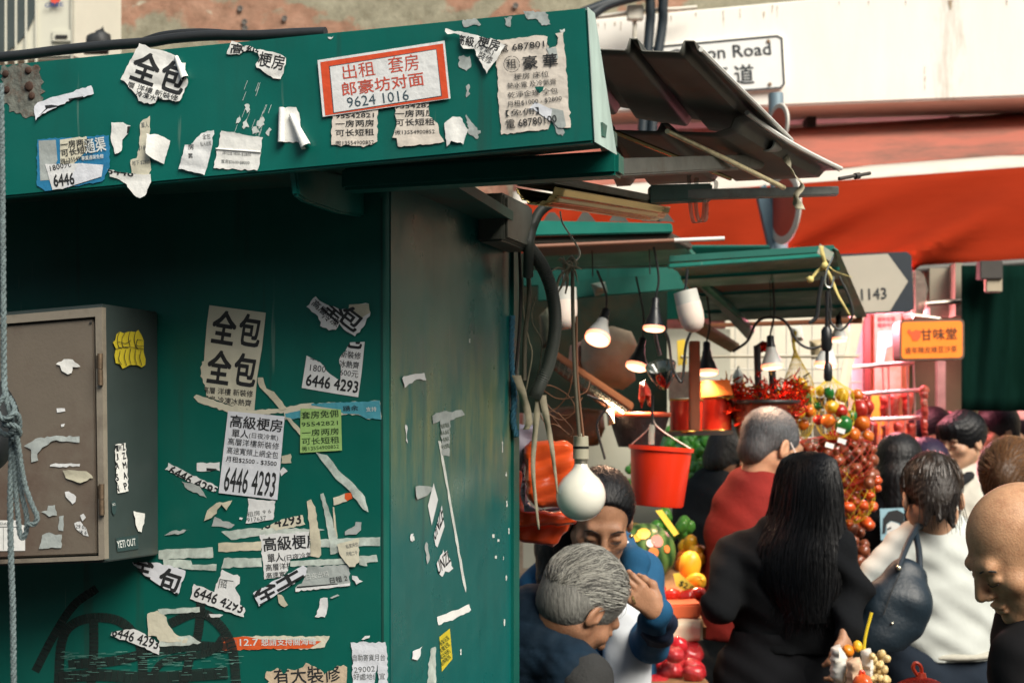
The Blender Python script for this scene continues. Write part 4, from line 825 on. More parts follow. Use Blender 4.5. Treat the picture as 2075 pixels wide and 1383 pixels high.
flyer(SIDE, zS([(655, 600), (670, 596), (665, 640), (654, 635)]), P_W, 'white fleck of paper near the wall corner', amp=.001)
# ---------------- cabinet papers
CG = 'stickers and scraps on the electrical cabinet'
DOOR = BOXF.moved(-.0) 
dl = .0075
def cabf(pts, m_, lab, texts=(), **kw): return flyer(BOXF, zD(pts), m_, lab, texts, lift=dl, group=CG, **kw)
cabf([(285, 345), (325, 320), (370, 322), (410, 358), (370, 360), (365, 390), (345, 398), (315, 380), (305, 352)], P_GL, 'white winged paper scrap high on the cabinet door', amp=.003)
cabf([(288, 570), (330, 570), (333, 585), (290, 592)], P_W, 'tiny white rectangle in the middle of the cabinet door', amp=.001)
cabf([(310, 652), (330, 648), (326, 662), (312, 665)], P_W, 'faint white fleck under the tiny rectangle on the cabinet door', amp=.001)
cabf([(122, 762), (180, 725), (270, 712), (405, 712), (405, 745), (270, 735), (215, 770), (190, 800), (195, 835), (160, 845), (158, 780)], P_GR, 'bracket-shaped remnant of a torn-off poster on the cabinet door', amp=.002)
cabf([(255, 858), (300, 852), (408, 852), (405, 866), (255, 866)], P_W, 'straight white paper line across the cabinet door', amp=.001)
cabf([(318, 885), (380, 885), (440, 890), (475, 925), (410, 950), (335, 925)], P_Y, 'shiny curled cream flap on the cabinet door', amp=.004)
cabf([(330, 995), (350, 992), (388, 1020), (385, 1045), (370, 1058), (335, 1020)], P_W, 'white teardrop scrap on the cabinet door', amp=.002)
cabf([(195, 1095), (240, 1090), (245, 1065), (280, 1062), (290, 1115), (250, 1122), (230, 1105)], P_GR, 'grey torn scrap beside the hanging rope loop', amp=.002)
cabf([(378, 1155), (410, 1145), (440, 1180), (452, 1222), (425, 1215), (385, 1180)], P_W, 'small label with black symbols low on the cabinet door', [T(zD, '29 05', (385, 1180), (440, 1185), 20, 2.514), T(zD, 'KR 6', (395, 1208), (440, 1212), 18, 2.514)], amp=.001)
cabf([(408, 1115), (425, 1105), (438, 1125), (420, 1145)], P_W, 'white bent fleck above the symbol label', amp=.002)
cabf([(300, 1120), (325, 1115), (322, 1195), (298, 1190)], P_GR, 'upright grey paper smudge low on the cabinet door', amp=.001)
cabf([(215, 1215), (235, 1205), (315, 1212), (312, 1280), (198, 1285)], P_GR, 'square grey paper remnant at the foot of the cabinet door', amp=.0015)
cabf([(-40, 1140), (88, 1140), (90, 1162), (128, 1165), (128, 1295), (-40, 1296)], P_GL, 'white ruled form pasted behind the rope on the cabinet door', [T(zD, 'DATE', (2, 1162), (60, 1162), 12, 2.514, m=INK_G)], amp=.0005, tear=False, layers=[(zD([(-40, 1172), (88, 1172), (88, 1176), (-40, 1176)]), INK_G), (zD([(16, 1176), (18, 1176), (18, 1290), (16, 1290)]), INK_G), (zD([(58, 1176), (60, 1176), (60, 1290), (58, 1290)]), INK_G)])
def cabs(pts, m_, lab, texts=(), **kw): return flyer(CABS, zD(pts), m_, lab, texts, group=CG, **kw)
# yellow bubble-letter sticker
yo = cabs([(575, 235), (588, 222), (592, 195), (610, 180), (630, 188), (660, 178), (690, 182), (705, 172), (720, 195), (732, 225), (732, 285), (742, 320), (740, 350), (720, 362), (700, 350), (660, 350), (640, 362), (625, 368), (610, 345), (590, 340), (583, 300), (590, 265)], P_YL, 'yellow bubble-letter sticker on the cabinet side', amp=.0003, tear=False)
mb = MB()
for k, pts in enumerate(([(608, 185), (598, 215), (604, 255), (618, 262)], [(636, 188), (622, 215), (626, 255), (650, 262)], [(662, 180), (655, 215), (662, 250)], [(690, 185), (684, 215), (690, 250), (700, 262)], [(605, 232), (640, 240), (665, 225)], [(590, 268), (640, 258), (690, 262), (735, 270)], [(612, 280), (606, 320), (618, 345)], [(640, 275), (634, 310), (645, 350)], [(665, 270), (660, 310), (668, 348)], [(692, 270), (688, 310), (696, 345)], [(718, 280), (712, 310), (722, 350)], [(725, 225), (700, 222), (698, 250), (728, 252)])):
    stroke(CABS, zD(pts), 1.1, mb, .0016 + .0002 * k, 4)
mb.build('letter_outline', INK, yo)
cabs([(588, 755), (640, 745), (648, 850), (655, 990), (600, 1002), (592, 900)], P_GL, 'tall white sticker of vertical black letters on the cabinet side', [T(zD, 'I', (594, 790), (606, 788), 32, 2.514, b=.05), T(zD, 'W', (606, 786), (622, 784), 30, 2.514, b=.03), T(zD, 'J', (594, 835), (606, 833), 34, 2.514, b=.05), T(zD, 'A', (592, 880), (608, 878), 34, 2.514, b=.05), T(zD, 'S', (594, 940), (608, 937), 36, 2.514, b=.05), T(zD, 'N', (594, 998), (610, 995), 36, 2.514, b=.05), T(zD, 'Z', (626, 785), (640, 782), 34, 2.514, b=.05), T(zD, 'Z', (628, 830), (644, 826), 34, 2.514, b=.05), T(zD, 'M', (630, 878), (648, 874), 34, 2.514, b=.05), T(zD, 'A', (632, 932), (650, 928), 36, 2.514, b=.05), T(zD, 'P', (636, 985), (652, 981), 36, 2.514, b=.05)], amp=.0004)
cabs([(680, 1092), (738, 1105), (735, 1155), (722, 1200), (705, 1195), (690, 1150)], P_GL, 'white tooth-shaped torn sticker on the cabinet side', amp=.0008)
cabs([(592, 1230), (702, 1212), (706, 1285), (598, 1300)], P_DK, 'dark sticker with two white block words at the foot of the cabinet side', [T(zD, 'YETI OUT', (600, 1282), (694, 1268), 38, 2.514, b=.03, m=INK_W)], amp=.0002, tear=False)
bo = cabs([(568, 1045), (588, 1038), (594, 1070), (590, 1100), (580, 1115), (570, 1095)], P_DK, 'small dark crest sticker on the cabinet side', [T(zD, 'XI', (573, 1068), (588, 1064), 14, 2.514, m=INK_W)], amp=.0003, tear=False)
# ================================================================== canopy, cables and lamps beside the stall
steel = mat('weathered_steel', (.16, .165, .15), .5, .6, var=.3, scale=12, dirt=(.10, .06, .04), dscale=8, damt=.4)
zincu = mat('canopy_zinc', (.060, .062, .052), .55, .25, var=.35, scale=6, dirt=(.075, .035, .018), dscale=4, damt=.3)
sky_lit_white = mat('sky_lit_white', (.75, .75, .70), .5, var=.1, scale=20)
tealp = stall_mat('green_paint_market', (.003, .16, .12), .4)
def corr_sheet(name, par, m, NL, NR, FR, FL, ridges, hgt, up=Vector((0, 0, 1)), n=90, k=14, th=.002, warpf=None):
    V = []
    for j in range(k + 1):
        v = j / k; row = []
        for i in range(n + 1):
            t = i / n; p = (NL.lerp(NR, t)).lerp(FL.lerp(FR, t), v); h = 0
            for c, w_ in ridges:
                h = max(h, min(1, max(0, (w_ - abs(t - c)) / (w_ * .45))))
            p = p + up * h * hgt
            if warpf: p = p + up * warpf(t, v)
            row.append(p)
        V.append(row)
    mb = MB()
    for j in range(k):
        for i in range(n): mb.quad(V[j][i], V[j][i + 1], V[j + 1][i + 1], V[j + 1][i])
    o = mb.build(name, m, par, True); o.modifiers.new('thickness', 'SOLIDIFY').thickness = th
    return V
cano = thing('corrugated_canopy', 'sagging corrugated metal canopy sticking out from the stall roof', 'canopy', P(1300, 250, 2.5))
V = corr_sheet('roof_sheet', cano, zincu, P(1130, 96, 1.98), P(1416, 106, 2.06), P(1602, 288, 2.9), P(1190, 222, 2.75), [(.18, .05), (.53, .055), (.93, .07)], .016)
mb = MB(); mb.tube([r[-1] + Vector((.003, 0, .004)) for r in V], .0035, 6); mb.build('sky_lit_edge', sky_lit_white, cano, True)  # white tube paints in the bright sky-lit line of the sheet's edge
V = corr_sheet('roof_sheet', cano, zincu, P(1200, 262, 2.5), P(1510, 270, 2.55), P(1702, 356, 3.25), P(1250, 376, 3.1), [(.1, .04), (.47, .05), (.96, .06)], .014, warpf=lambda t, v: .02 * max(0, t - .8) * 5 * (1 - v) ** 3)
mb = MB(); mb.tube([r[-1] + Vector((.003, 0, .005)) for r in V], .0045, 6); mb.build('sky_lit_edge', sky_lit_white, cano, True)  # lower sheet: sky-lit edge line again put in as white colour
gold = mat('brass_reflector', (.42, .33, .14), .24, 1.0, var=.12, scale=10)
mb = MB(); mb.tube([P(1352, 266, 2.46), P(1470, 322, 2.66), P(1588, 380, 2.95)], [.0045, .005, .005], 8); mb.build('rib_highlight', mat('rib_highlight_gold', (.80, .70, .42), .3, .5, var=.25, scale=40), cano, True); mb = MB(); mb.tube([P(1232, 262, 2.44), P(1480, 362, 2.8)], .004, 6); mb.build('rib_highlight', gold, cano, True)  # pale tubes stand in for the highlights on the lit ribs
mb = MB(); mb.obox(P(1246, 356, 2.15), P(1548, 338, 2.95) - P(1246, 356, 2.15), (.0, .03, 0), (0, 0, .026)); mb.build('support_bar', steel, cano, bevel=.002)
mb = MB(); mb.obox(P(1330, 404, 2.85), P(1700, 394, 3.3) - P(1330, 404, 2.85), (0, .03, 0), (0, 0, .019)); mb.build('support_bar', steel, cano, bevel=.002)
mb = MB(); mb.obox(P(1316, 410, 2.8), P(1444, 404, 3.0) - P(1316, 410, 2.8), (0, .04, 0), (0, 0, .034)); mb.build('bar_sleeve', g_wall, cano, bevel=.004)
q_ = (P(1548, 291, 2.75) - P(1586, 300, 2.95)).normalized().to_track_quat('Z', 'Y').to_matrix(); mb = MB(); mb.lathe([(.0155, -.16), (.0158, .0), (.0125, .0), (.0120, -.09), (.001, -.09)], P(1553, 290, 2.78), 20, 0, q_); mb.build('pipe_end', mat('grey_pipe', (.35, .36, .34), .5), cano, True)
mb = MB(); mb.tube([P(1700, 362, 3.25), P(1763, 351, 3.3)], .004, 8); mb.tube([P(1733, 357, 3.275), P(1741, 355.5, 3.28)], .008, 6); mb.build('bolt_rod', mat('dark_iron', (.06, .055, .05)), cano, True)
cloth_m = mat('old_cloth', (.42, .39, .28), .85, var=.3, scale=20, bump=.5, bscale=50)
def ribbon(pts, ws, d, m, name='ribbon', par=None, tw=0.0, n=6):
    c = bez([P(x, y, d) for x, y in pts], n); mb = MB(); k = len(c); prev = None; rs = random.Random(len(pts) + int(pts[0][0]))
    wi = [ws[0] + (ws[1] - ws[0]) * i / (k - 1) for i in range(k)]
    for i, p in enumerate(c):
        a = tw * i / k + .5 * math.sin(i * .7); s = Vector((math.cos(a), math.sin(a), 0)) * wi[i] / 2
        cur = (p - s, p + s)
        if prev: mb.quad(prev[0], prev[1], cur[1], cur[0])
        prev = cur
    o = mb.build(name, m, par, True); o.modifiers.new('thickness', 'SOLIDIFY').thickness = .0012
    return o
tag(ribbon([(1583, 292), (1592, 320), (1606, 350), (1624, 375), (1612, 400), (1622, 424)], (.014, .02), 2.92, cloth_m, 'cloth_strip', None, 3), 'frayed beige cloth strip hanging from the end of the canopy pipe', 'cloth strip')
clear = mat('clear_plastic', (.5, .5, .42), .25, var=.2, scale=10, alpha=.45)
kp = thing('plastic_loop', 'clear plastic strap loops hanging under the lower canopy bar', 'strap', P(1410, 400, 2.98))
for pts in ([(1396, 355), (1398, 400), (1402, 440), (1410, 452), (1424, 440), (1428, 400)], [(1412, 360), (1410, 420), (1418, 448), (1430, 445), (1432, 410)], [(1441, 362), (1450, 368), (1450, 382), (1440, 388)]): ribbon(pts, (.009, .008), 2.98, clear, 'strap', kp)
# brass reflector lamp under the canopy
refl = thing('strip_light_reflector', 'ribbed brass coloured strip light reflector under the stall canopy', 'light fitting', P(1200, 400, 2.6))
A, B = P(1085, 374, 2.35), P(1326, 416, 2.95); t = (B - A).normalized(); s = t.cross(Vector((0, 0, 1))).normalized(); u2 = s.cross(t); mb = MB(); R = []
for k in range(13):
    p = A.lerp(B, k / 12); R.append([p + s * (.034 * math.cos(q)) * (1 + .0) + u2 * (.03 * math.sin(q) + .0018 * math.sin(q * 14)) for q in [math.pi * (1.05 + .9 * i / 40) for i in range(41)]])
for k in range(12):
    for i in range(40): mb.quad(R[k][i], R[k][i + 1], R[k + 1][i + 1], R[k + 1][i])
o = mb.build('reflector', gold, refl, True); o.modifiers.new('thickness', 'SOLIDIFY').thickness = .0015
mb = MB(); mb.obox(A - s * .034 + u2 * .0, t * (B - A).length, s * .068, u2 * .012); mb.build('housing', steel, refl, bevel=.002)
mb = MB(); mb.tube([A - s * .02 - u2 * .026 + t * .02, B - s * .02 - u2 * .026 - t * .01], .0032, 6); mb.build('highlight_line', mat('highlight_rivet_metal', (.85, .80, .62), .15, .9), refl, True)  # bright tube stands in for the highlight running along the reflector
# junction box, conduits, cables at the end of the side wall
jb = thing('junction_box', 'grey electrical junction box at the top end of the side wall', 'junction box', SIDE.at(1000, 445))
a = SIDE.at(968, 490); mb = MB(); mb.obox(a, VY * .17, UX * .05, UP * .088); mb.build('box', mat('box_grey', (.10, .115, .10), .5, var=.2, dirt=(.06, .05, .035), damt=.5), jb, bevel=.004)
mb = MB(); mb.obox(a + VY * .008 + UP * .006 + UX * .0505, VY * .154, UX * .004, UP * .076); mb.build('lid', mat('box_lid', (.13, .14, .12), .5, var=.2, dirt=(.06, .05, .035), damt=.5), jb, bevel=.002)
cond = mat('conduit_grey', (.055, .065, .055), .55, var=.2, scale=10)
def conduit(pts, d, r, label, m=cond):
    c = bez([P(x, y, dd) for x, y, dd in pts], 26); rr = [r * (1 + .09 * (i % 2)) for i in range(len(c))]
    mb = MB(); mb.tube(c, rr, 12); return tag(mb.build('flexible_conduit', m, None, True), label, 'conduit', 'grey ribbed conduits by the side wall')
conduit([(1195, 392, 2.9), (1140, 402, 2.88), (1098, 425, 2.86), (1078, 462, 2.84), (1072, 500, 2.82), (1070, 560, 2.85)], 0, .0095, 'short ribbed conduit bending up to the strip light reflector')
conduit([(1030, 470, 2.78), (1062, 492, 2.82), (1096, 535, 2.85), (1118, 590, 2.86), (1125, 660, 2.86), (1112, 735, 2.86), (1090, 788, 2.86), (1082, 806, 2.86)], 0, .0125, 'long ribbed grey conduit curving down beside the side wall')
cab_b = mat('cable_dark', (.03, .028, .024), .5); cab_o = mat('cable_olive', (.12, .11, .075), .6, var=.2); straw = mat('straw', (.30, .27, .19), .8, var=.35, scale=30); cop = mat('copper_wire', (.22, .10, .05), .5, var=.2); rope_bl = mat('rope_blue', (.03, .13, .20), .8, var=.4, scale=200)
cables = [([(1003, 488), (1006, 560), (1020, 660), (1030, 740), (1034, 830)], .0035, cab_b, 'dark cable running slanted down the end of the side wall'), ([(1052, 490), (1055, 600), (1050, 700), (1040, 800)], .004, cab_b, 'straight dark cable behind the blue rope'), ([(1068, 520), (1072, 600), (1064, 680), (1062, 770)], .0055, cab_o, 'thick olive cable hanging beside the grey conduit'), ([(1058, 560), (1062, 640), (1072, 690), (1078, 720), (1066, 790)], .002, straw, 'thin straw cord looped beside the olive cable'), ([(1085, 600), (1078, 650), (1098, 700), (1082, 800)], .0018, straw, 'pale thread hanging behind the grey conduit'),
    ([(1160, 548), (1161, 640), (1165, 760), (1174, 884)], .0048, cab_o, 'olive twin cable that carries the big globe bulb'), ([(1168, 640), (1170, 760), (1182, 884)], .003, cop, 'brown cord alongside the globe bulb cable'), ([(1135, 428), (1140, 452), (1158, 480), (1174, 508), (1171, 524), (1160, 530)], .0022, mat('bright_hook', (.6, .62, .55), .25, .9), 'bright bent wire hook above the straw knot')]
for pts, r, m_, lab in cables:
    mb = MB(); mb.tube(bez([P(x, y, 2.92 if x > 1100 else 2.88) for x, y in pts], 8), r * .8, 8); tag(mb.build('hanging_cable', m_, None, True), lab, 'cable', 'cables and cords at the end of the stall')
def twist_rope(pts, d, r, m, n=10, k=3, tw=1.0):
    c = bez([P(*q) if len(q) == 3 else P(q[0], q[1], d) for q in pts], n); L = 0; S = [[] for _ in range(k)]
    for i, p in enumerate(c):
        t = (c[min(i + 1, len(c) - 1)] - c[max(i - 1, 0)]).normalized(); a = t.cross(Vector((0, 1, 0.1))).normalized(); b = t.cross(a)
        if i: L += (c[i] - c[i - 1]).length
        for j in range(k):
            q = L / r * tw + 2 * math.pi * j / k; S[j].append(p + (a * math.cos(q) + b * math.sin(q)) * r * .5)
    mb = MB()
    for s_ in S: mb.tube(s_, r * .56, 7)
    return mb
mb = twist_rope([(1038, 640), (1036, 720), (1042, 800), (1040, 850), (1047, 884)], 2.88, .006, rope_bl, 30); tag(mb.build('blue_rope', rope_bl, None, True), 'faded blue rope hanging at the end of the side wall', 'rope')
# straw knot and hanging straw strips
kn = thing('straw_knot', 'knotted bundle of dry straw strips hung on a wire hook', 'straw bundle', P(1150, 540, 2.9))
rs = random.Random(5)
for k in range(16):
    a = rs.uniform(0, 6.28); l1 = rs.uniform(14, 34); x, y = 1150 + rs.uniform(-8, 12), 534 + rs.uniform(-8, 12)
    mb = MB(); mb.tube(bez([P(x, y, 2.9), P(x + l1 * .5 * math.cos(a), y + l1 * .35 * math.sin(a) - 4, 2.89), P(x + l1 * math.cos(a), y + l1 * .8 * math.sin(a) + 3, 2.9 + rs.uniform(-.02, .02))], 5), [.0022] * 5 + [.0022, .0022, .0020, .0016, .0012, .001], 5); mb.build('straw_strip', straw, kn, True)
for pts in ([(1150, 545), (1135, 560), (1128, 590), (1135, 620)], [(1155, 545), (1140, 575), (1130, 595)], [(1148, 548), (1150, 570), (1146, 595)]): ribbon(pts, (.008, .003), 2.9, straw, 'straw_strip', kn)
for k, (pts, ws) in enumerate((([(1092, 800), (1086, 860), (1080, 940), (1085, 1010), (1092, 1072)], (.014, .004)), ([(1098, 800), (1108, 850), (1118, 905), (1124, 950), (1130, 1000)], (.016, .003)), ([(1046, 760), (1060, 800), (1072, 850), (1066, 870)], (.018, .012)))):
    tag(ribbon(pts, ws, 2.86, straw, 'straw_strip'), ('long dry straw strip hanging in front of the red bags', 'shorter split straw strip beside the globe bulb', 'wide limp straw strip behind the blue rope')[k], 'straw')
lw = thing('loose_wires', 'tangle of thin copper coloured wires by the grey conduit', 'wires', P(1130, 830, 2.95))
for pts in ([(1085, 800), (1110, 780), (1150, 800), (1165, 830), (1140, 850), (1110, 838)], [(1095, 812), (1120, 845), (1150, 880), (1160, 870), (1130, 835)], [(1090, 795), (1125, 835), (1160, 838), (1180, 805)], [(1080, 790), (1100, 850), (1130, 862), (1158, 884)], [(1160, 760), (1150, 800), (1120, 832), (1098, 830)], [(1100, 790), (1135, 808), (1185, 795), (1196, 770)]):
    mb = MB(); mb.tube(bez([P(x, y, 2.95 + .01 * math.sin(x)) for x, y in pts], 8), .0013, 5); mb.build('wire', cop, lw, True)
# soft solids with a pixel outline (bags, sack)
def edge_d(poly, x, y):
    m = 1e9
    for i in range(len(poly)):
        (ax, ay), (bx, by) = poly[i], poly[(i + 1) % len(poly)]; L2 = (bx - ax) ** 2 + (by - ay) ** 2 + 1e-9
        t = max(0, min(1, ((x - ax) * (bx - ax) + (y - ay) * (by - ay)) / L2)); m = min(m, math.hypot(x - ax - t * (bx - ax), y - ay - t * (by - ay)))
    return m
def pillow(name, poly, d, th, m, par=None, wr=.003, g=10, soft=18, seed=0):
    h = wrinkle(seed + 77, wr); mb = MB()
    for sgn in (1, -1):
        for t in tri_poly(poly):
            for c in grid_cut(list(t), g):
                vs = []
                for x, y in c:
                    e = min(1, edge_d(poly, x, y) / soft); f = math.sqrt(max(0, 1 - (1 - e) ** 2))
                    q = P(x, y, d); vs.append(q - Vector((0, 1, 0)) * sgn * f * (th / 2 + (h(x, y) if sgn > 0 else 0)))
                mb.add(vs, [tuple(range(len(c)))])
    return mb.build(name, m, par, True)
bag_r = mat('bag_red', (.90, .11, .02), .3, var=.15, scale=6, bump=.5, bscale=22, trans=.0); bag_r2 = mat('bag_red_deep', (.85, .085, .015), .3, var=.2, scale=6, bump=.6, bscale=20); bag_l = mat('bag_lilac', (.36, .33, .42), .4, var=.15, scale=6, bump=.6, bscale=20)
for nm, poly, d, th, m_, lab in (('plastic_bag', [(1062, 905), (1076, 892), (1150, 893), (1168, 910), (1172, 1020), (1150, 1028), (1085, 1026), (1070, 1010), (1064, 960)], 3.05, .03, bag_r, 'topmost of the red plastic bags hanging behind the straw strips'), ('plastic_bag', [(1032, 870), (1052, 858), (1088, 862), (1082, 890), (1070, 925), (1060, 955), (1034, 945), (1028, 900)], 3.08, .025, bag_l, 'lilac plastic bag bunched above the red bags'), ('plastic_bag', [(1058, 940), (1070, 1015), (1090, 1030), (1178, 1024), (1178, 1034), (1062, 1036), (1054, 1000)], 3.08, .02, bag_l, 'flat lilac bag layered between two red bags'),
    ('plastic_bag', [(1038, 950), (1058, 945), (1062, 1030), (1172, 1040), (1168, 1062), (1040, 1068), (1034, 1010)], 3.12, .03, bag_r2, 'middle red plastic bag in the hanging stack'), ('plastic_bag', [(1036, 1040), (1160, 1050), (1150, 1075), (1120, 1108), (1036, 1092)], 3.17, .03, bag_r2, 'lowest red plastic bag in the hanging stack')):
    tag(pillow(nm, rough_edge(poly, 2.5, 12, len(lab)), d, th, m_, None, .011, 7, 9, len(lab)), lab, 'plastic bag', 'plastic bags hanging at the end of the stall')
# ---- big globe bulb
gb = thing('globe_bulb', 'large unlit frosted globe bulb hanging on olive cable in front of seated vendor', 'light bulb', P(1177, 1000, 2.95))
c = P(1177, 1001, 2.95); sc_ = 2.95 / 3000
prof = [(.5, -54.5)] + [(51 * math.sin(a), -3 - 51 * math.cos(a)) for a in [math.pi * (.04 + .66 * i / 22) for i in range(23)]] + [(37, 33), (28, 41), (20, 49), (15, 56), (13.5, 62)]
mb = MB(); mb.lathe([(r * sc_, z * sc_) for r, z in prof], c, 40); mb.build('globe', mat('frosted_glass', (.80, .79, .69), .12, var=.04, scale=4, coat=1), gb, True)
mb = MB(); mb.lathe([(r * sc_, z * sc_) for r, z in ((13.5, 61), (14, 64), (13, 66), (14, 69), (13, 72), (13, 74))], c, 24); mb.build('screw_cap', mat('cap_metal', (.35, .33, .27), .3, .9), gb, True)
mb = MB(); mb.lathe([(r * sc_, z * sc_) for r, z in ((12, 72), (16, 72), (16, 92), (15.2, 92.5), (15.2, 97), (16, 97.5), (15, 118), (6, 119), (5, 124))], c, 24); mb.build('socket', mat('bakelite_cream', (.42, .40, .30), .4, var=.1, dirt=(.25, .22, .14), damt=.3), gb, True)
mb = MB(); mb.lathe([(r * sc_, z * sc_) for r, z in ((15.6, 92), (16.4, 92.4), (16.4, 97), (15.6, 97.4))], c, 24); mb.build('band', mat('band_black', (.01, .01, .01), .4), gb, True)
# ---- rope with knot, left edge of the stall
ropem = mat('rope_grey_blue', (.115, .155, .16), .85, var=.35, scale=160, bump=.6, bscale=300)
mb = twist_rope([(2, 170, 1.80), (5, 400, 1.80), (7, 640, 1.80), (8, 760, 1.80), (12, 800, 1.79), (22, 840, 1.785), (24, 900, 1.80), (21, 1010, 1.80), (22, 1120, 1.80), (26, 1240, 1.80), (28, 1420, 1.80)], 1.8, .0038, ropem, 30)
for loop in ([(10, 800, 1.785), (-6, 826, 1.78), (8, 850, 1.775), (34, 838, 1.775), (38, 868, 1.785), (14, 880, 1.79), (-8, 868, 1.79)], [(20, 805, 1.79), (30, 830, 1.775), (12, 848, 1.77), (-10, 838, 1.78)], [(6, 860, 1.78), (30, 862, 1.77), (40, 878, 1.78), (26, 890, 1.785)],
             [(30, 870, 1.79), (36, 930, 1.80), (44, 1000, 1.80), (54, 1045, 1.80), (52, 1080, 1.80), (42, 1086, 1.80), (36, 1040, 1.80), (30, 960, 1.80), (26, 890, 1.80)], [(34, 880, 1.78), (48, 970, 1.79), (64, 1020, 1.79), (75, 1045, 1.79), (70, 1060, 1.79), (56, 1062, 1.79)]):
    m2 = twist_rope(loop, 1.8, .0032, ropem, 22); mb.add(m2.v, m2.f)
tag(mb.build('knotted_rope', ropem, None, True), 'grey blue rope with a big knot and loops hanging before the cabinet', 'rope')
hd = thing('cable_drum', 'black rounded rubber drum hanging behind the knotted rope', 'drum', P(-6, 860, 1.95))
mb = MB(); mb.lathe([(.001, -.03), (.07, -.03), (.076, -.022), (.076, .022), (.07, .03), (.05, .03), (.045, .02), (.001, .02)], P(-86, 860, 1.95), 40, 0, Matrix.Rotation(math.radians(90), 3, 'X')); mb.build('drum', mat('black_rubber', (.015, .018, .02), .6, var=.3, bump=.3), hd, True)
# black hose along the top of the fascia
mb = MB(); mb.tube(bez([FASC.at(x, y, -.02) for x, y in ((-300, 140), (0, 116), (120, 102), (220, 92), (300, 86), (350, 78), (430, 72), (520, 72), (600, 68), (660, 66))], 8), .0075, 10); mb.tube(bez([FASC.at(x, y, -.03) for x, y in ((280, 88), (330, 72), (400, 66), (470, 70), (560, 80))], 8), .006, 8)
tag(mb.build('rubber_hose', mat('black_rubber', (.015, .018, .02)), None, True), 'black rubber hose lying along the top edge of the fascia', 'hose')
# ---- air conditioner outdoor unit on the building
ac = thing('air_conditioner', 'cream outdoor air conditioner unit with striped grille on the old wall', 'air conditioner', P(60, 40, 7.0))
acm = mat('ac_cream', (.52, .52, .44), .5, var=.05, scale=5, dirt=(.34, .33, .26), dscale=3, damt=.15)
mb = MB(); f = [P(-420, 130, 7.0), P(148, 118, 7.0), P(148, -170, 7.0), P(-420, -170, 7.0)]; bk = [q + Vector((.14, .36, 0)) for q in f]; mb.prism(f, bk); mb.build('casing', acm, ac, bevel=.012)
mb = MB()
for k in range(6):
    x = 12 - 20 * 6 + 20 * k; pass
for k in range(9):
    x = 73 - 20.5 * k; mb.obox(P(x - 2, 130, 6.985), P(x + 2, 130, 6.985) - P(x - 2, 130, 6.985), (0, .012, 0), (0, 0, .65))
mb.build('grille', acm, ac)
mb = MB(); c = P(-60, -10, 6.993); mb.lathe([(.001, 0), (.31, 0), (.32, .003), (.001, .004)], c, 48, 0, Matrix.Rotation(math.radians(90), 3, 'X')); mb.build('fan_opening', mat('fan_dark', (.035, .05, .05), .6, var=.2), ac)
mb = MB(); mb.obox(P(104, 86, 6.985), P(146, 86, 6.985) - P(104, 86, 6.985), (0, .03, 0), (0, 0, .06)); mb.build('handle_recess', acm, ac, bevel=.006)
mb = MB(); mb.obox(P(112, 77, 6.978), P(136, 77, 6.978) - P(112, 77, 6.978), (0, .008, 0), (0, 0, .014)); mb.build('handle_slot', dk, ac)
mb = MB(); mb.obox(P(143, 130, 6.985), P(147, 130, 6.985) - P(143, 130, 6.985), (0, .02, 0), (0, 0, .65)); mb.build('panel_seam', mat('ac_seam', (.38, .38, .32), .5), ac)
ACP = Plane(P(100, 20, 6.99), (0, 1, 0)); mb = MB(); put_text(ACP, 'GREE', (91, 16), (129, 13), 9, flat, mb, .03, lift=.012); mb.build('maker_name', mat('logo_blue', (.03, .06, .20), .5), ac)
mb = MB(); mb.lathe([(.001, 0), (.024, 0), (.024, .004), (.001, .004)], P(112, -2, 6.985), 20, 0, Matrix.Rotation(math.radians(90), 3, 'X')); mb.build('emblem', mat('logo_red', (.6, .07, .04), .5), ac)
tag(pillow('black_bundle', [(170, 110), (176, 75), (192, 66), (206, 60), (208, 52), (212, 64), (224, 70), (226, 88), (218, 110)], 6.5, .1, mat('black_rubber', (.015, .018, .02)), None, .006, 9, 16), 'dark wrapped pipe bundle beside the air conditioner', 'pipe bundle')
# ================================================================== the fruit stall behind
fs = thing('fruit_stall', 'green roofed fruit stall with hanging lamps behind the globe bulb', 'stall', P(1400, 700, 5))
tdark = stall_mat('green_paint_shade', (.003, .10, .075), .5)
board = mat('roof_board', (.055, .042, .03), .7, var=.4, scale=8, stretch=(1, 4, 4), dirt=(.03, .09, .06), dscale=5, damt=.3)
def board_px(name, pts, m, par, bev=0.003, th=.02):
    f = [P(*q) for q in pts]; nrm = (f[1] - f[0]).cross(f[-1] - f[0]).normalized()
    if nrm.y < 0: nrm = -nrm
    mb = MB(); mb.prism(f, [q + nrm * th for q in f]); return mb.build(name, m, par, bevel=bev)
# left roof: ribbed sheet edge, gutter, boards
board_px('eave', [(1060, 446, 4.0), (1362, 452, 4.0), (1364, 471, 4.0), (1060, 478, 4.0)], tealp, fs)
board_px('roof_board', [(1060, 480, 4.02), (1364, 472, 4.02), (1402, 492, 4.5), (1060, 508, 4.5)], board, fs)
mb = MB()
for x in (1118, 1186, 1252, 1318, 1345): mb.prism([P(x - 18, 448, 4.02), P(x - 6, 430, 4.02), P(x + 6, 430, 4.02), P(x + 22, 450, 4.02)], [P(x - 18, 448, 5.0), P(x - 6, 436, 5.0), P(x + 6, 436, 5.0), P(x + 22, 450, 5.0)])
mb.build('roof_rib', mat('canopy_zinc', (.2, .19, .165)), fs)
mb = MB(); mb.tube([P(1060, 500, 3.9), P(1366, 487, 3.9)], .0055, 8, 1); mb.tube([P(1366, 487, 3.9), P(1468, 483, 3.9)], .0058, 8, 0); mb.build('roof_rod', [mat('rod_white', (.7, .68, .62), .35), mat('rod_brown', (.22, .10, .06), .5)], fs, True)
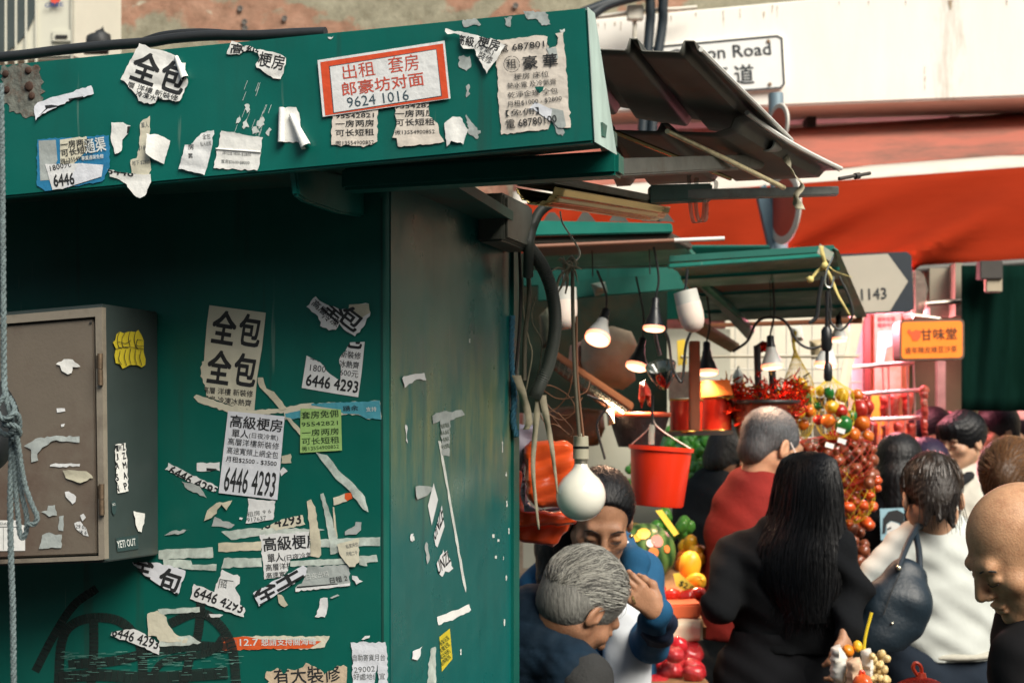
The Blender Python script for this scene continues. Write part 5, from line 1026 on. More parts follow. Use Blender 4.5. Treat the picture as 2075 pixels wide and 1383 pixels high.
board_px('inner_beam', [(1060, 508, 4.4), (1385, 498, 4.4), (1420, 535, 4.7), (1060, 545, 4.7)], tealp, fs)
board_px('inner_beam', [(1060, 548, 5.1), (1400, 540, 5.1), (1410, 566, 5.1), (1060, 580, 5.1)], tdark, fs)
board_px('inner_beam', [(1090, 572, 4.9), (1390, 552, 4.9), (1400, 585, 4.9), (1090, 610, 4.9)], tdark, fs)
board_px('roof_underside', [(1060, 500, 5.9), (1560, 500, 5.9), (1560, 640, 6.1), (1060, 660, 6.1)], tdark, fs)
board_px('rafter', [(1395, 560, 4.6), (1420, 560, 4.6), (1530, 672, 5.4), (1515, 690, 5.4)], tealp, fs)
board_px('rafter', [(1375, 655, 4.9), (1410, 650, 4.9), (1500, 705, 5.5), (1480, 715, 5.5)], mat('timber_pale', (.34, .24, .13), .7, var=.25, scale=6, stretch=(1, 1, 6)), fs)
# right roof: underside boards sloping away, right edge trim
def lp(a, b, t): return tuple(a[i] + (b[i] - a[i]) * t for i in range(3))
TL, TR, BR, BL = (1355, 532, 4.2), (1690, 510, 4.2), (1744, 640, 5.4), (1440, 652, 5.4)
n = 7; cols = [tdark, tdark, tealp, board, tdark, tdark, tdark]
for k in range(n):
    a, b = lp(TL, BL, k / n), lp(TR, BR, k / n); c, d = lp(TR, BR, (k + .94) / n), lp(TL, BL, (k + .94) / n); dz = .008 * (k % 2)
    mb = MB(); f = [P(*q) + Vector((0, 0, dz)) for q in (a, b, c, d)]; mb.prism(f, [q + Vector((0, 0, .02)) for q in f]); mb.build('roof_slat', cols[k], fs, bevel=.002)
mb = MB(); f = [P(1686, 500, 4.18), P(1692, 506, 4.18), P(1752, 640, 5.42), P(1732, 642, 5.42)]; mb.prism(f, [q + Vector((.012, 0, -.004)) for q in f]); mb.build('edge_trim', mat('trim_green', (.06, .26, .20), .5, var=.2, dirt=(.25, .3, .25), damt=.3), fs, bevel=.002)
mb = MB(); f = [P(1355, 534, 4.19), P(1690, 511, 4.19), P(1690, 519, 4.19), P(1355, 543, 4.19)]; mb.prism(f, [q + Vector((0, .02, 0)) for q in f]); mb.build('eave', tealp, fs, bevel=.002)
mb = MB(); f = [P(1440, 655, 5.42), P(1748, 643, 5.42), P(1748, 654, 5.42), P(1440, 662, 5.42)]; mb.prism(f, [q + Vector((0, .03, 0)) for q in f]); mb.build('back_beam', mat('rust_beam', (.28, .10, .04), .6, var=.3), fs)
# back panels
pan = mat('cream_panel', (.46, .45, .36), .5, var=.08, scale=3, dirt=(.42, .40, .30), dscale=3, damt=.2)
mb = MB(); mb.obox(P(1060, 1150, 6.2), P(1480, 1150, 6.2) - P(1060, 1150, 6.2), (0, .03, 0), (0, 0, 1.0)); mb.build('back_panel', pan, fs)
mb = MB(); mb.obox(P(1470, 1150, 6.55), P(1720, 1150, 6.55) - P(1470, 1150, 6.55), (0, .03, 0), (0, 0, .80)); mb.build('dado_panel', mat('dado_brown', (.10, .075, .045), .7, var=.4, scale=6), fs); mb = MB(); mb.obox(P(1470, 805, 6.5), P(1720, 805, 6.5) - P(1470, 805, 6.5), (0, .03, 0), (0, 0, .42)); mb.build('back_panel', mat('white_panel', (.66, .62, .50), .6, var=.15, scale=2), fs)
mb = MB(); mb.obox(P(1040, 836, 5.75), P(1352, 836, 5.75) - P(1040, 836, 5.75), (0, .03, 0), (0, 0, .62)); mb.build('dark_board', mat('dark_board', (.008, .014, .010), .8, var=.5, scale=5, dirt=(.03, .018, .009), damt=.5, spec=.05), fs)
gridm = mat('wire_white', (.6, .58, .5), .4)
mb = MB()
for i in range(10): mb.tube([P(1490 + 26 * i, 650, 6.3), P(1490 + 26 * i, 920, 6.3)], .0035, 5)
for j in range(8): mb.tube([P(1480, 720 + 28 * j, 6.3), P(1745, 718 + 28 * j, 6.3)], .0035, 5)
mb.build('wire_grid', gridm, fs)
mb = MB(); mb.tube([P(1380, 722, 5.6), P(1740, 722, 5.6)], .006, 6); mb.build('rail', mat('rail_tan', (.45, .40, .28), .5), fs)
board_px('post', [(1398, 690, 4.7), (1419, 690, 4.7), (1419, 872, 4.7), (1398, 872, 4.7)], mat('post_rust', (.24, .075, .03), .6, var=.25, scale=6, stretch=(3, 3, .5)), fs, th=.035)
board_px('shelf_board', [(1418, 772, 4.9), (1478, 768, 4.9), (1486, 800, 4.9), (1420, 806, 4.9)], mat('board_orange', (.60, .16, .02), .6, var=.1), fs)
board_px('price_board', [(1355, 755, 5.2), (1398, 752, 5.2), (1398, 805, 5.2), (1355, 808, 5.2)], mat('paper_sign', (.60, .60, .52), .6, var=.25, scale=30), fs, 0, .01)
board_px('yellow_sign', [(1372, 690, 5.6), (1388, 686, 5.6), (1392, 738, 5.6), (1374, 740, 5.6)], mat('sign_yellow', (.65, .45, .03), .6), fs, 0, .01)
# produce table
wood = mat('table_wood', (.22, .12, .05), .7, var=.3, scale=5)
mb = MB(); mb.obox((.12, 4.16, 1.03), (.425, 0, 0), (0, 1.3, .20), (0, -.004, .03)); mb.build('table_top', wood, fs)
for x in (.2, .5):
    for y in (4.3, 5.3): mb = MB(); mb.box((x, y, .5), (.05, .05, 1.0)); mb.build('leg', wood, fs)
# ---- lamps
blackp = mat('lamp_black', (.012, .013, .015), .35, var=.2); whitep = mat('lamp_white', (.62, .63, .60), .3, var=.05); cordm = mat('cord_black', (.012, .014, .014), .5)
glow = mat('lamp_glow', (.9, .6, .5), .3, emit=(1.0, .46, .27), estr=3.0, var=.5, scale=40); glow_d = mat('lamp_glow_dim', (.9, .6, .5), .3, emit=(1.0, .26, .12), estr=1.7)
redglass = mat('lamp_rim', (.5, .2, .12), .15, .8)
def heat_lamp(px, py, d, w_, body, label, tilt=(0, 0), power=10, cord_top=520, on=True, sw=None, bend=0):
    c = P(px, py, d); r = w_ / 2 / F * d; R = Matrix.Rotation(math.radians(tilt[0]), 3, 'Y') @ Matrix.Rotation(math.radians(tilt[1]), 3, 'X')
    t = thing('heat_lamp', label, 'lamp', c, 'reflector lamps over the fruit')
    mb = MB(); mb.lathe([(r * .30, r * 2.0), (r * .42, r * 1.95), (r * .5, r * 1.5), (r * .78, r * .9), (r * .95, r * .45), (r * 1.0, r * .30)], c, 28, 0, R); mb.build('reflector', body, t, True)
    mb = MB(); mb.lathe([(r * 1.0, r * .30), (r * 1.02, r * .1), (r * .98, 0), (r * .93, 0)], c, 28, 0, R); mb.build('rim', glow_d if on else whitep, t, True)
    mb = MB(); mb.lathe([(r * .93, r * .0), (r * .8, -r * .1), (r * .4, -r * .18), (.0005, -r * .2)], c, 24, 0, R); mb.build('bulb_face', glow if on else whitep, t, True)
    mb = MB(); mb.lathe([(r * .26, r * 3.0), (r * .34, r * 2.9), (r * .36, r * 2.2), (r * .44, r * 2.0), (r * .44, r * 1.9)], c, 20, 0, R); mb.build('socket', blackp, t, True)
    top = c + R @ Vector((0, 0, r * 3)); q = P(px + bend, cord_top, d)
    mb = MB(); mb.tube(bez([top, top.lerp(q, .4) + Vector((.01, 0, 0)), q], 8), .0035, 6); mb.build('cord', cordm, t, True)
    if on:
        l = bpy.data.lights.new('heat_lamp_light', 'SPOT'); l.energy = power * .5; l.color = (1, .60, .38); l.shadow_soft_size = .04; l.spot_size = math.radians(125); l.spot_blend = .6
        lo = bpy.data.objects.new('heat_lamp_light', l); COL.objects.link(lo); lo.parent = t; lo.location = R @ Vector((0, 0, -r * .35)); lo.rotation_euler = R.to_euler()
heat_lamp(1210, 688, 4.3, 52, whitep, 'brightly lit white reflector lamp facing the viewer, leftmost of the lamps', (18, -30), 8, 548)
heat_lamp(1325, 668, 4.1, 44, blackp, 'black cone lamp with glowing rim above black heart-shaped shade', (4, -6), 8, 500)
heat_lamp(1289, 745, 4.6, 44, blackp, 'glaring black lamp low beside the cream sack', (14, -16), 85, 560)
heat_lamp(1433, 757, 4.9, 44, blackp, 'black reflector lamp in front of the orange board', (0, -8), 42, 600)
heat_lamp(1565, 745, 4.7, 44, whitep, 'white reflector lamp hanging over the tinsel basket', (-3, -5), 14, 560)
heat_lamp(1673, 742, 4.4, 46, whitep, 'white reflector lamp over the net of peppers', (6, -5), 14, 540)
heat_lamp(1700, 690, 5.3, 34, whitep, 'pinkish white lamp behind the pepper net lamp', (0, -5), 6, 600)
def cord(pts, d, r, label, name='electric_cord', m=None):
    mb = MB(); mb.tube(bez([P(x, y, d) for x, y in pts], 10), r, 7); return tag(mb.build(name, m or cordm, None, True), label, 'cord', 'cords looping between the lamps')
cord([(1485, 712), (1515, 690), (1532, 655), (1555, 643), (1590, 650), (1615, 690), (1640, 705), (1668, 700)], 4.65, .0045, 'black cord looping over the white tinsel basket lamp')
cord([(1345, 665), (1355, 690), (1362, 740), (1378, 772), (1384, 760), (1390, 700), (1402, 668)], 4.1, .0042, 'black cord drooping right of the black cone lamp')
cord([(1668, 560), (1660, 600), (1655, 640), (1640, 655)], 4.2, .006, 'short thick black strap hanging at the canopy corner')
cord([(1700, 560), (1720, 600), (1727, 640), (1705, 668), (1685, 655), (1680, 630)], 4.25, .0035, 'thin black cord curling under the green canopy corner')
cord([(1200, 500), (1201, 560)], 4.3, .002, 'thin wire holding the leftmost lit lamp', 'hanging_wire'); cord([(1316, 505), (1317, 555)], 4.1, .002, 'thin wire dropping to the black cone lamp', 'hanging_wire')
cord([(1560, 560), (1562, 645)], 4.65, .0012, 'fine thread above the looping cord', 'hanging_wire')
mb = MB(); mb.tube([P(1676, 590, 4.3), P(1676, 770, 4.3)], .006, 8); mb.lathe([(.012, -.03), (.016, -.02), (.016, .03), (.01, .04)], P(1675, 690, 4.3), 14); mb.lathe([(.008, -.025), (.013, -.015), (.012, .02), (.006, .03)], P(1678, 755, 4.3), 14)
tag(mb.build('cord_switch', blackp, None, True), 'black inline switch cord in front of the pepper net lamp', 'switch')
cord([(1190, 800), (1230, 820), (1210, 860), (1226, 930)], 4.4, .004, 'black cord dangling under the orange tray')
cord([(1322, 800), (1322, 890)], 4.2, .004, 'dark rod between the black shade and the red bucket', 'hanger_rod')
# bell-shaped lamps
def bell(px, py, d, ang, label):
    c = P(px, py, d); R = Matrix.Rotation(math.radians(ang), 3, 'Y'); s_ = d / F
    t = thing('bell_lamp', label, 'lamp', c, 'white bell shaped lamps')
    mb = MB(); mb.lathe([(.0, 40 * s_), (24 * s_, 40 * s_), (25 * s_, 14 * s_)], c, 28, 0, R); mb.build('cap', mat('cap_grey', (.50, .50, .45), .5), t, True)
    mb = MB(); mb.lathe([(25.5 * s_, 14 * s_), (26 * s_, -8 * s_), (24 * s_, -26 * s_), (18 * s_, -39 * s_), (8 * s_, -45 * s_), (.0005, -46 * s_)], c, 28, 0, R); mb.build('bell', mat('opal_pink', (.72, .62, .54), .35, var=.03, sss=.2), t, True)
    mb = MB(); mb.tube([c + R @ Vector((0, 0, 40 * s_)), P(px - 5, 545, d)], .004, 6); mb.build('cord', cordm, t, True)
bell(1144, 622, 4.0, 0, 'white bell lamp half hidden by the olive cable'); bell(1398, 628, 4.0, -14, 'white bell lamp tilted beside the green rafter')
# heart-shaped black shade
sh = thing('heart_shade', 'glossy black heart-shaped lamp shade between lamps and red bucket', 'lamp shade', P(1342, 755, 4.15))
mb = MB(); R = Matrix.Rotation(math.radians(28), 3, 'X') @ Matrix.Rotation(math.radians(-12), 3, 'Y'); mb.lathe([(.004, -.045), (.012, -.04), (.03, -.01), (.042, .022), (.044, .03), (.041, .028), (.026, -.006), (.004, -.03)], P(1342, 760, 4.15), 30, 0, R); mb.build('shade', mat('gloss_black', (.012, .022, .02), .12, coat=1), sh, True)
mb = MB(); mb.tube([P(1337, 720, 4.15), P(1330, 690, 4.15), P(1326, 660, 4.15)], .005); mb.build('stem', blackp, sh, True)
# cream sack, tray, baskets, tins
tag(pillow('sack', [(1178, 690), (1200, 668), (1240, 660), (1280, 672), (1292, 700), (1285, 740), (1288, 770), (1262, 790), (1220, 782), (1190, 770), (1174, 735)], 4.9, .22, mat('sack_cream', (.42, .32, .22), .7, var=.2, scale=8, bump=.8, bscale=18), None, .012, 9, 45, 3), 'crumpled cream sack hanging behind the leftmost lit lamp', 'sack')
tag(pillow('sack', [(1155, 700), (1180, 690), (1188, 740), (1170, 770), (1150, 750)], 4.95, .15, mat('sack_pink', (.48, .26, .20), .7, var=.2, bump=.6, bscale=20), None, .01, 9, 25, 5), 'small pinkish bundle left of the cream sack', 'bundle')
tr = thing('wooden_tray', 'slanted wooden framed wire tray under the cream sack', 'tray', P(1200, 790, 4.4)); tw = mat('tray_wood', (.42, .16, .06), .6, var=.2, scale=8, stretch=(1, 1, 5))
board_px('frame', [(1108, 712, 4.45), (1118, 704, 4.45), (1284, 816, 4.35), (1278, 830, 4.35)], tw, tr, th=.02)
board_px('frame', [(1108, 738, 4.7), (1116, 732, 4.7), (1262, 838, 4.65), (1256, 848, 4.65)], mat('tray_wood_dark', (.13, .06, .03), .7), tr, th=.02)
mb = MB()
for k in range(16): t = k / 15; mb.tube([P(1114 + 165 * t, 716 + 106 * t, 4.44), P(1112 + 145 * t, 740 + 104 * t, 4.7)], .0016, 4)
for k in range(5): t = k / 5; mb.tube([P(1112, 718 + 20 * t, 4.45 + .25 * t), P(1278 - 18 * t, 824 + 18 * t, 4.4 + .25 * t)], .0016, 4)
mb.build('wire_mesh', mat('mesh_grey', (.16, .18, .15), .4, .6), tr)
def basket(px, y0, y1, w0, w1, d, name, label, m, rimm, n=28):
    c = P(px, y0, d); s_ = d / F; t = thing(name, label, 'basket', P(px, y1, d)); h = (y1 - y0) * s_
    mb = MB(); mb.lathe([(w1 / 2 * s_ * .4, -h + .002), (w1 / 2 * s_, -h), (w0 / 2 * s_, 0), (w0 / 2 * s_ * .96, 0), (w1 / 2 * s_ * .95, -h + .006), (.001, -h + .008)], c, n); mb.build('body', m, t, True)
    mb = MB()
    pr = [(w0 / 2 * s_ * (1.0 + .035 * math.cos(a)), .007 * math.sin(a)) for a in [2 * math.pi * i / 8 for i in range(9)]]; mb.lathe(pr, c, n); mb.build('rim', rimm, t, True)
    return t, c, s_, h
weav = mat('basket_black', (.018, .018, .02), .5, var=.5, scale=60, bump=.8, bscale=110)
basket(1295, 840, 905, 126, 84, 4.7, 'plastic_basket', 'black woven plastic basket with red rim behind the red bucket', weav, mat('rim_red', (.40, .07, .03), .4))
tinm = mat('tin_red', (.50, .03, .015), .25, .25, var=.3, scale=9, coat=.5, dirt=(.55, .22, .05), dscale=10, damt=.25); tinr = mat('tin_gold', (.55, .33, .08), .25, .9)
for k, (px, y0, y1, w_, d, lab) in enumerate(((1390, 810, 874, 66, 4.9, 'red and gold biscuit tin left of the rusty post'), (1452, 806, 872, 62, 5.0, 'red and gold biscuit tin right of the rusty post'))):
    c = P(px, y0, d); s_ = d / F; h = (y1 - y0) * s_; t = thing('biscuit_tin', lab, 'tin', P(px, y1, d), 'biscuit tins')
    mb = MB(); mb.lathe([(.001, -h), (w_ / 2 * s_, -h), (w_ / 2 * s_, 0), (w_ / 2 * s_ - .004, 0), (w_ / 2 * s_ - .004, -.02), (.001, -.02)], c, 30); mb.build('body', tinm, t, True)
    mb = MB()
    for z in (0, -h): mb.lathe([(w_ / 2 * s_ + .003 * math.cos(a), z + .004 * math.sin(a)) for a in [2 * math.pi * i / 6 for i in range(7)]], c, 30)
    mb.build('rim', tinr, t, True)
board_px('tin_shelf', [(1350, 874, 4.85), (1486, 871, 4.85), (1486, 880, 4.85), (1350, 884, 4.85)], mat('dark_iron', (.06, .055, .05)), fs, 0, .2)
# tinsel basket
tb, c, s_, h = basket(1548, 815, 905, 150, 92, 5.0, 'tinsel_basket', 'black basket trimmed with red and gold tinsel, above the grey haired man', mat('basket_red_dark', (.14, .03, .015), .4, var=.4, scale=40, bump=.5, bscale=90), mat('rim_black', (.02, .02, .02), .4))
rs = random.Random(4)
for nm, m_, cnt in (('tinsel', mat('tinsel_red', (.80, .04, .015), .2, .8, var=.3, scale=300), 800), ('tinsel', mat('tinsel_gold', (.70, .32, .05), .18, .95), 240)):
    mb = MB()
    for k in range(cnt):
        a = rs.uniform(0, 6.283); R_ = 75 * s_ * rs.uniform(.9, 1.06); o_ = c + Vector((R_ * math.cos(a), R_ * math.sin(a) * .8, rs.gauss(0, .028) + .012)); d_ = Vector((rs.gauss(0, 1), rs.gauss(0, 1), rs.gauss(0, 1))).normalized() * rs.uniform(.02, .045); e_ = d_.orthogonal().normalized() * .0045
        mb.quad(o_ - e_, o_ + e_, o_ + d_ + e_ * .5, o_ + d_ - e_ * .5)
    o = mb.build(nm, m_, tb)
mb = MB()
for x in (1533, 1562): mb.tube([c + Vector(((x - 1548) * s_, -.05, -.02)), P(x + 1, 700, 4.95)], .012, 8)
mb.build('handle', blackp, tb, True)
for k, (x, y) in enumerate(((1545, 705), (1572, 706))): pass
tag(pillow('red_bow', [(1530, 700), (1545, 690), (1560, 694), (1572, 706), (1560, 716), (1548, 712), (1534, 718)], 5.05, .05, mat('tinsel_red', (.80, .04, .015)), None, .01, 6, 8, 2), 'shiny dark red bow above the tinsel basket', 'bow')
# red money bucket
bk = thing('red_bucket', 'bright red plastic bucket hanging from a rod, right of the globe bulb', 'bucket', P(1342, 1030, 4.2)); s_ = 4.2 / F; c = P(1340, 907, 4.2); R = Matrix.Rotation(math.radians(4), 3, 'Y'); h = 118 * s_
bm_ = mat('bucket_red', (.80, .035, .008), .35, var=.06, scale=4, coat=.3)
mb = MB(); mb.lathe([(.001, -h), (50 * s_, -h), (53 * s_, -h + .006), (62 * s_, -.008), (66 * s_, -.008), (66 * s_, .004), (61 * s_, .004), (52 * s_, -h + .008), (.001, -h + .008)], c, 44, 0, R); mb.build('body', bm_, bk, True)
mb = MB(); mb.tube(bez([c + R @ Vector((-63 * s_, 0, 0)), P(1318, 862, 4.2), P(1322, 820, 4.2), P(1330, 862, 4.2), c + R @ Vector((63 * s_, 0, 0))], 8), .0022, 6); mb.build('handle', mat('handle_wire', (.4, .3, .25), .4, .7), bk, True)
mb = MB(); mb.tube([P(1320, 900, 4.15), P(1320, 880, 4.15), P(1322, 860, 4.15)], .009, 8); mb.build('grip', clear, bk, True)

# ================================================================== produce
def fruit_mesh(name, r, sq=(1, 1, 1), lobes=0, m=None, dent=.12, stem=True):
    me_ = MB(); n = 14; k = 20; V = []
    for i in range(n + 1):
        a = math.pi * i / n
        for j in range(k):
            q = 2 * math.pi * j / k; rr = 1 + (.09 * abs(math.cos(q * lobes / 2)) - .05 if lobes else 0)
            z = -math.cos(a); x = math.sin(a) * rr
            if i > n * .75: z -= dent * (i - n * .75) / (n * .25) * (1 if lobes else .6)
            z += .05 * math.sin(3 * q + 5 * a); x *= 1 + .05 * math.sin(2 * q + 3 * a + 1)
            V.append((r * sq[0] * x * math.cos(q), r * sq[1] * x * math.sin(q), r * sq[2] * z))
    F_ = [(i * k + j, i * k + (j + 1) % k, (i + 1) * k + (j + 1) % k, (i + 1) * k + j) for i in range(n) for j in range(k)]
    me_.add(V, F_); return me_
def fm(name, col, rough=.25, **kw): return mat(name, col, rough, var=kw.get('var', .18), scale=kw.get('scale', 20), coat=kw.get('coat', .3), dirt=kw.get('dirt'), dscale=8, damt=.3)
PEP = {'green': fm('pepper_green', (.012, .13, .02)), 'yellow': fm('pepper_yellow', (.55, .32, .015)), 'orange': fm('pepper_orange', (.52, .12, .010)), 'red': fm('pepper_red', (.36, .02, .01))}
ONI = fm('onion_brown', (.20, .05, .018), .35, var=.4, dirt=(.30, .11, .03)); TOM = fm('tomato_orange', (.52, .07, .010), .25); LIME = fm('lime_green', (.10, .42, .06), .3, var=.4, dirt=(.35, .5, .2)); APP = fm('apple_red', (.60, .025, .015), .18, dirt=(.6, .2, .05)); MANGO = fm('mango_yellow', (.75, .42, .02), .35, var=.1); ORA = fm('orange_peel', (.75, .22, .01), .35)
PROTO = {}
def fruit(kind, px, py, d, wpx, m, name, label, group, lobes=0, sq=(1, 1, 1), rot=None):
    r = wpx / 2 / F * d; key = (kind, m.name)
    o = None
    if key not in PROTO:
        mb = fruit_mesh(name, 1.0, sq, lobes, m); o = mb.build(name, m, None, True); PROTO[key] = o
    else:
        o = PROTO[key].copy(); COL.objects.link(o)
    o.name = name; o.location = P(px, py, d); o.scale = (r * random.uniform(.86, 1.08), r * random.uniform(.86, 1.08), r * random.uniform(.88, 1.12)); o.rotation_euler = rot or (random.uniform(-.5, .5), random.uniform(-.5, .5), random.uniform(0, 6))
    return tag(o, label, name.replace('_', ' '), group)
netm = mat('net_yellow', (.80, .60, .03), .5, alpha=.75); netr = mat('net_red', (.60, .05, .03), .5, alpha=.6)
def net_bag(label, apex, d, outline, m, n=22, group='net bags hung beside the tinsel basket'):
    """a knitted net: threads from the knot down over the load"""
    t = thing('net_bag', label, 'net bag', P(*apex, d), group); mb = MB(); x0, y0 = apex; yb = max(q[1] for q in outline); cx = sum(q[0] for q in outline) / len(outline); wd = (max(q[0] for q in outline) - min(q[0] for q in outline)) / 2
    yt = min(q[1] for q in outline)
    for sg in (1, -1):
        for k in range(n):
            a0 = 2 * math.pi * k / n; pts = []
            for i in range(13):
                v = i / 12; y = y0 + (yb - y0) * v
                if y < yt: rr = wd * .9 * ((y - y0) / max(1, yt - y0)) ** 1.3
                else: rr = wd * math.sqrt(max(.02, 1 - ((y - yt) / (yb - yt)) ** 4 * .9))
                a = a0 + sg * v * 1.6; xx = x0 + (cx - x0) * min(1, v * 1.6) + rr * math.cos(a); pts.append(P(xx, y, d + rr * math.sin(a) * .8 / F * d))
            mb.tube(pts, .0009, 3, caps=False)
    mb.build('net', m, t); mb = MB(); mb.tube(bez([P(x0, y0 + 10, d), P(x0 - 2, y0 - 8, d), P(x0 + 2, y0 - 30, d)], 4), .006, 6); mb.build('knot', m, t, True)
net_bag('yellow net of mixed peppers hanging right of the tinsel basket', (1683, 758), 4.75, [(1652, 790), (1728, 790), (1736, 890), (1650, 890)], netm)
net_bag('narrow yellow net of peppers nearest the tinsel basket', (1610, 700), 5.1, [(1594, 765), (1652, 765), (1654, 890), (1596, 890)], netm)
net_bag('brown net of onions below the mixed peppers', (1690, 880), 4.95, [(1620, 890), (1775, 890), (1770, 985), (1620, 985)], netr)
net_bag('orange net of tomatoes hanging lowest, left of the dark haired shopper', (1705, 940), 5.05, [(1655, 955), (1775, 955), (1775, 1060), (1660, 1060)], netm)
pl_ = [('green', 1680, 796, 4.68, 24), ('green', 1658, 822, 4.72, 20), ('yellow', 1686, 824, 4.66, 30), ('yellow', 1706, 800, 4.75, 28), ('yellow', 1662, 792, 4.8, 22), ('red', 1704, 832, 4.66, 28), ('orange', 1678, 852, 4.66, 30), ('red', 1658, 850, 4.72, 22), ('green', 1710, 860, 4.64, 36), ('orange', 1712, 842, 4.72, 24), ('green', 1725, 842, 4.75, 22),
    ('yellow', 1622, 778, 5.05, 26), ('orange', 1640, 792, 5.1, 22), ('green', 1634, 806, 5.05, 22), ('orange', 1641, 832, 5.05, 28), ('yellow', 1620, 836, 5.0, 24), ('red', 1606, 852, 5.1, 22), ('orange', 1628, 860, 5.08, 24), ('red', 1742, 828, 5.0, 36), ('red', 1758, 824, 5.05, 30), ('orange', 1736, 800, 5.1, 28), ('red', 1748, 806, 5.15, 24), ('orange', 1746, 856, 5.0, 38), ('orange', 1730, 880, 4.9, 30), ('red', 1690, 884, 4.8, 30), ('orange', 1758, 884, 5.0, 30)]
for cname, x, y, d, w_ in pl_: fruit('pepper', x, y, d, w_ * .98, PEP[cname], 'bell_pepper', f'{cname} bell pepper packed in the hanging yellow nets', f'{cname} bell peppers', 4, (1, 1, 1.05))
rs = random.Random(8)
for k in range(78): fruit('onion', rs.uniform(1614, 1776), rs.uniform(880, 986), rs.uniform(4.9, 5.2), rs.uniform(19, 30), ONI, 'onion', 'brown onion in the red net under the peppers', 'onions in the net', 0, (1, 1, .95))
for k in range(64): fruit('tomato', rs.uniform(1646, 1776), rs.uniform(958, 1066), rs.uniform(4.95, 5.25), rs.uniform(19, 30), TOM, 'tomato', 'orange tomato in the lowest hanging net', 'tomatoes in the net', 0, (1, 1, .85))
for k in range(60): fruit('onion', rs.uniform(1640, 1760), rs.uniform(1060, 1170), rs.uniform(5.1, 5.35), rs.uniform(20, 30), ONI, 'onion', 'brown onion behind the long haired woman', 'onions below the nets', 0, (1, 1, .95))
for k, (x, y) in enumerate(((1400, 912), (1712, 812))): pass
for x, y, lab in ((1704, 872, 'white price tag on the big green pepper'), (1706, 893, 'white price tag under the peppers'), (1681, 902, 'white price tag hung on the onion net')):
    mb = MB(); mb.box(P(x, y, 4.6), (.026, .003, .015), 0, .0, Matrix.Rotation(.3, 3, 'Y')); t_ = mb.build('price_tag', mat('paper_white', (.66, .68, .68)), None); tag(t_, lab, 'price tag')
for k in range(95):
    x = rs.uniform(1352, 1470); y = rs.uniform(872, 975)
    fruit('lime', x, y, 5.75 + (y - 870) / 100 * -.25 + rs.uniform(-.05, .05), rs.uniform(15, 21), LIME, 'lime', 'small green lime in the heap behind the red bucket', 'limes heaped behind the bucket', 0, (1, 1, 1.25))
for k in range(16): fruit('lime', rs.uniform(1268, 1296), rs.uniform(935, 1000), 5.6 + rs.uniform(-.05, .05), rs.uniform(15, 20), LIME, 'lime', 'small green lime between the seated vendor and the red bucket', 'limes left of the bucket', 0, (1, 1, 1.25))
mb = MB(); mb.box(P(1410, 985, 5.75), (.36, .5, .05)); mb.box(P(1410, 945, 5.98), (.36, .05, .25)); tag(mb.build('lime_crate', mat('crate_green', (.02, .10, .05), .5), None), 'dark green crate holding the limes', 'crate')
# watermelon with stickers
wm = bpy.data.materials.new('watermelon_rind'); wm.use_nodes = True; t_ = wm.node_tree; wv = _n(t_, 'ShaderNodeTexWave'); wv.inputs['Scale'].default_value = 9; wv.inputs['Distortion'].default_value = 5; wv.inputs['Detail'].default_value = 3; tc = _n(t_, 'ShaderNodeTexCoord'); t_.links.new(tc.outputs['Object'], wv.inputs['Vector'])
rp = _n(t_, 'ShaderNodeValToRGB'); rp.color_ramp.elements[0].color = (.012, .05, .015, 1); rp.color_ramp.elements[1].color = (.09, .19, .05, 1); t_.links.new(wv.outputs['Fac'], rp.inputs[0]); t_.links.new(rp.outputs[0], t_.nodes['Principled BSDF'].inputs['Base Color']); t_.nodes['Principled BSDF'].inputs['Roughness'].default_value = .3
wt = thing('watermelon', 'dark striped watermelon with red and yellow stickers beside seated vendor', 'watermelon', P(1310, 1115, 4.75)); mb = MB(); mb.ball(P(1308, 1118, 4.75), .098, 16, 0, (1, 1, .95)); mb.build('fruit', wm, wt, True)
WP = lambda x, y: P(x, y, 4.75)
for k, (x, y, r_, col) in enumerate(((1300, 1078, 14, 'y'), (1326, 1092, 13, 'r'), (1318, 1114, 11, 'o'), (1346, 1108, 8, 'o'), (1287, 1086, 9, 'y'), (1312, 1096, 8, 'w'))):
    c = P(1308, 1118, 4.75); q = WP(x, y) - c; q.y = -math.sqrt(max(.0001, .0985 ** 2 - q.x ** 2 - (q.z / .95) ** 2)); nrm = q.normalized(); mb = MB(); mb.lathe([(.0005, .002), (r_ / F * 4.75, .002), (r_ / F * 4.75, 0)], c + q, 10, 0, nrm.to_track_quat('Z', 'Y').to_matrix()); mb.build('sticker', {'y': mat('stk_y', (.7, .45, .05), .4), 'r': mat('stk_r', (.6, .07, .04), .4), 'o': mat('stk_o', (.65, .2, .05), .4), 'w': mat('stk_w', (.6, .6, .5), .4)}[col], wt)
fruit('melon', 1285, 1088, 4.9, 70, fm('melon_olive', (.16, .13, .03), .4), 'melon', 'olive coloured melon half hidden behind the watermelon', 'melons on the fruit table', 0, (1, 1, .9))
fruit('mango', 1398, 1148, 4.45, 58, MANGO, 'papaya', 'big yellow papaya standing against the red shirted man', 'papayas', 0, (.85, .85, 1.25), (.1, .1, 0)); fruit('mango', 1408, 1180, 4.4, 50, MANGO, 'papaya', 'yellow papaya lying under the standing papaya', 'papayas', 0, (.85, .85, 1.25), (1.2, .3, .2))
ps = mat('price_card', (.80, .68, .08), .6, var=.05)
def card(pts, d, m_, label, txt=None, tp=None):
    f = [P(x, y, d) for x, y in pts]; t = thing('price_card', label, 'price card', f[0]); mb = MB(); mb.prism(f, [q + Vector((0, .004, 0)) for q in f]); mb.build('card', m_, t)
    if txt:
        mb = MB(); pl = Plane(P(0, 0, d), (0, 1, 0)); put_text(pl, txt, tp[0], tp[1], tp[2], flat, mb, .02, lift=.002); mb.build('printed_text', INK_D, t)
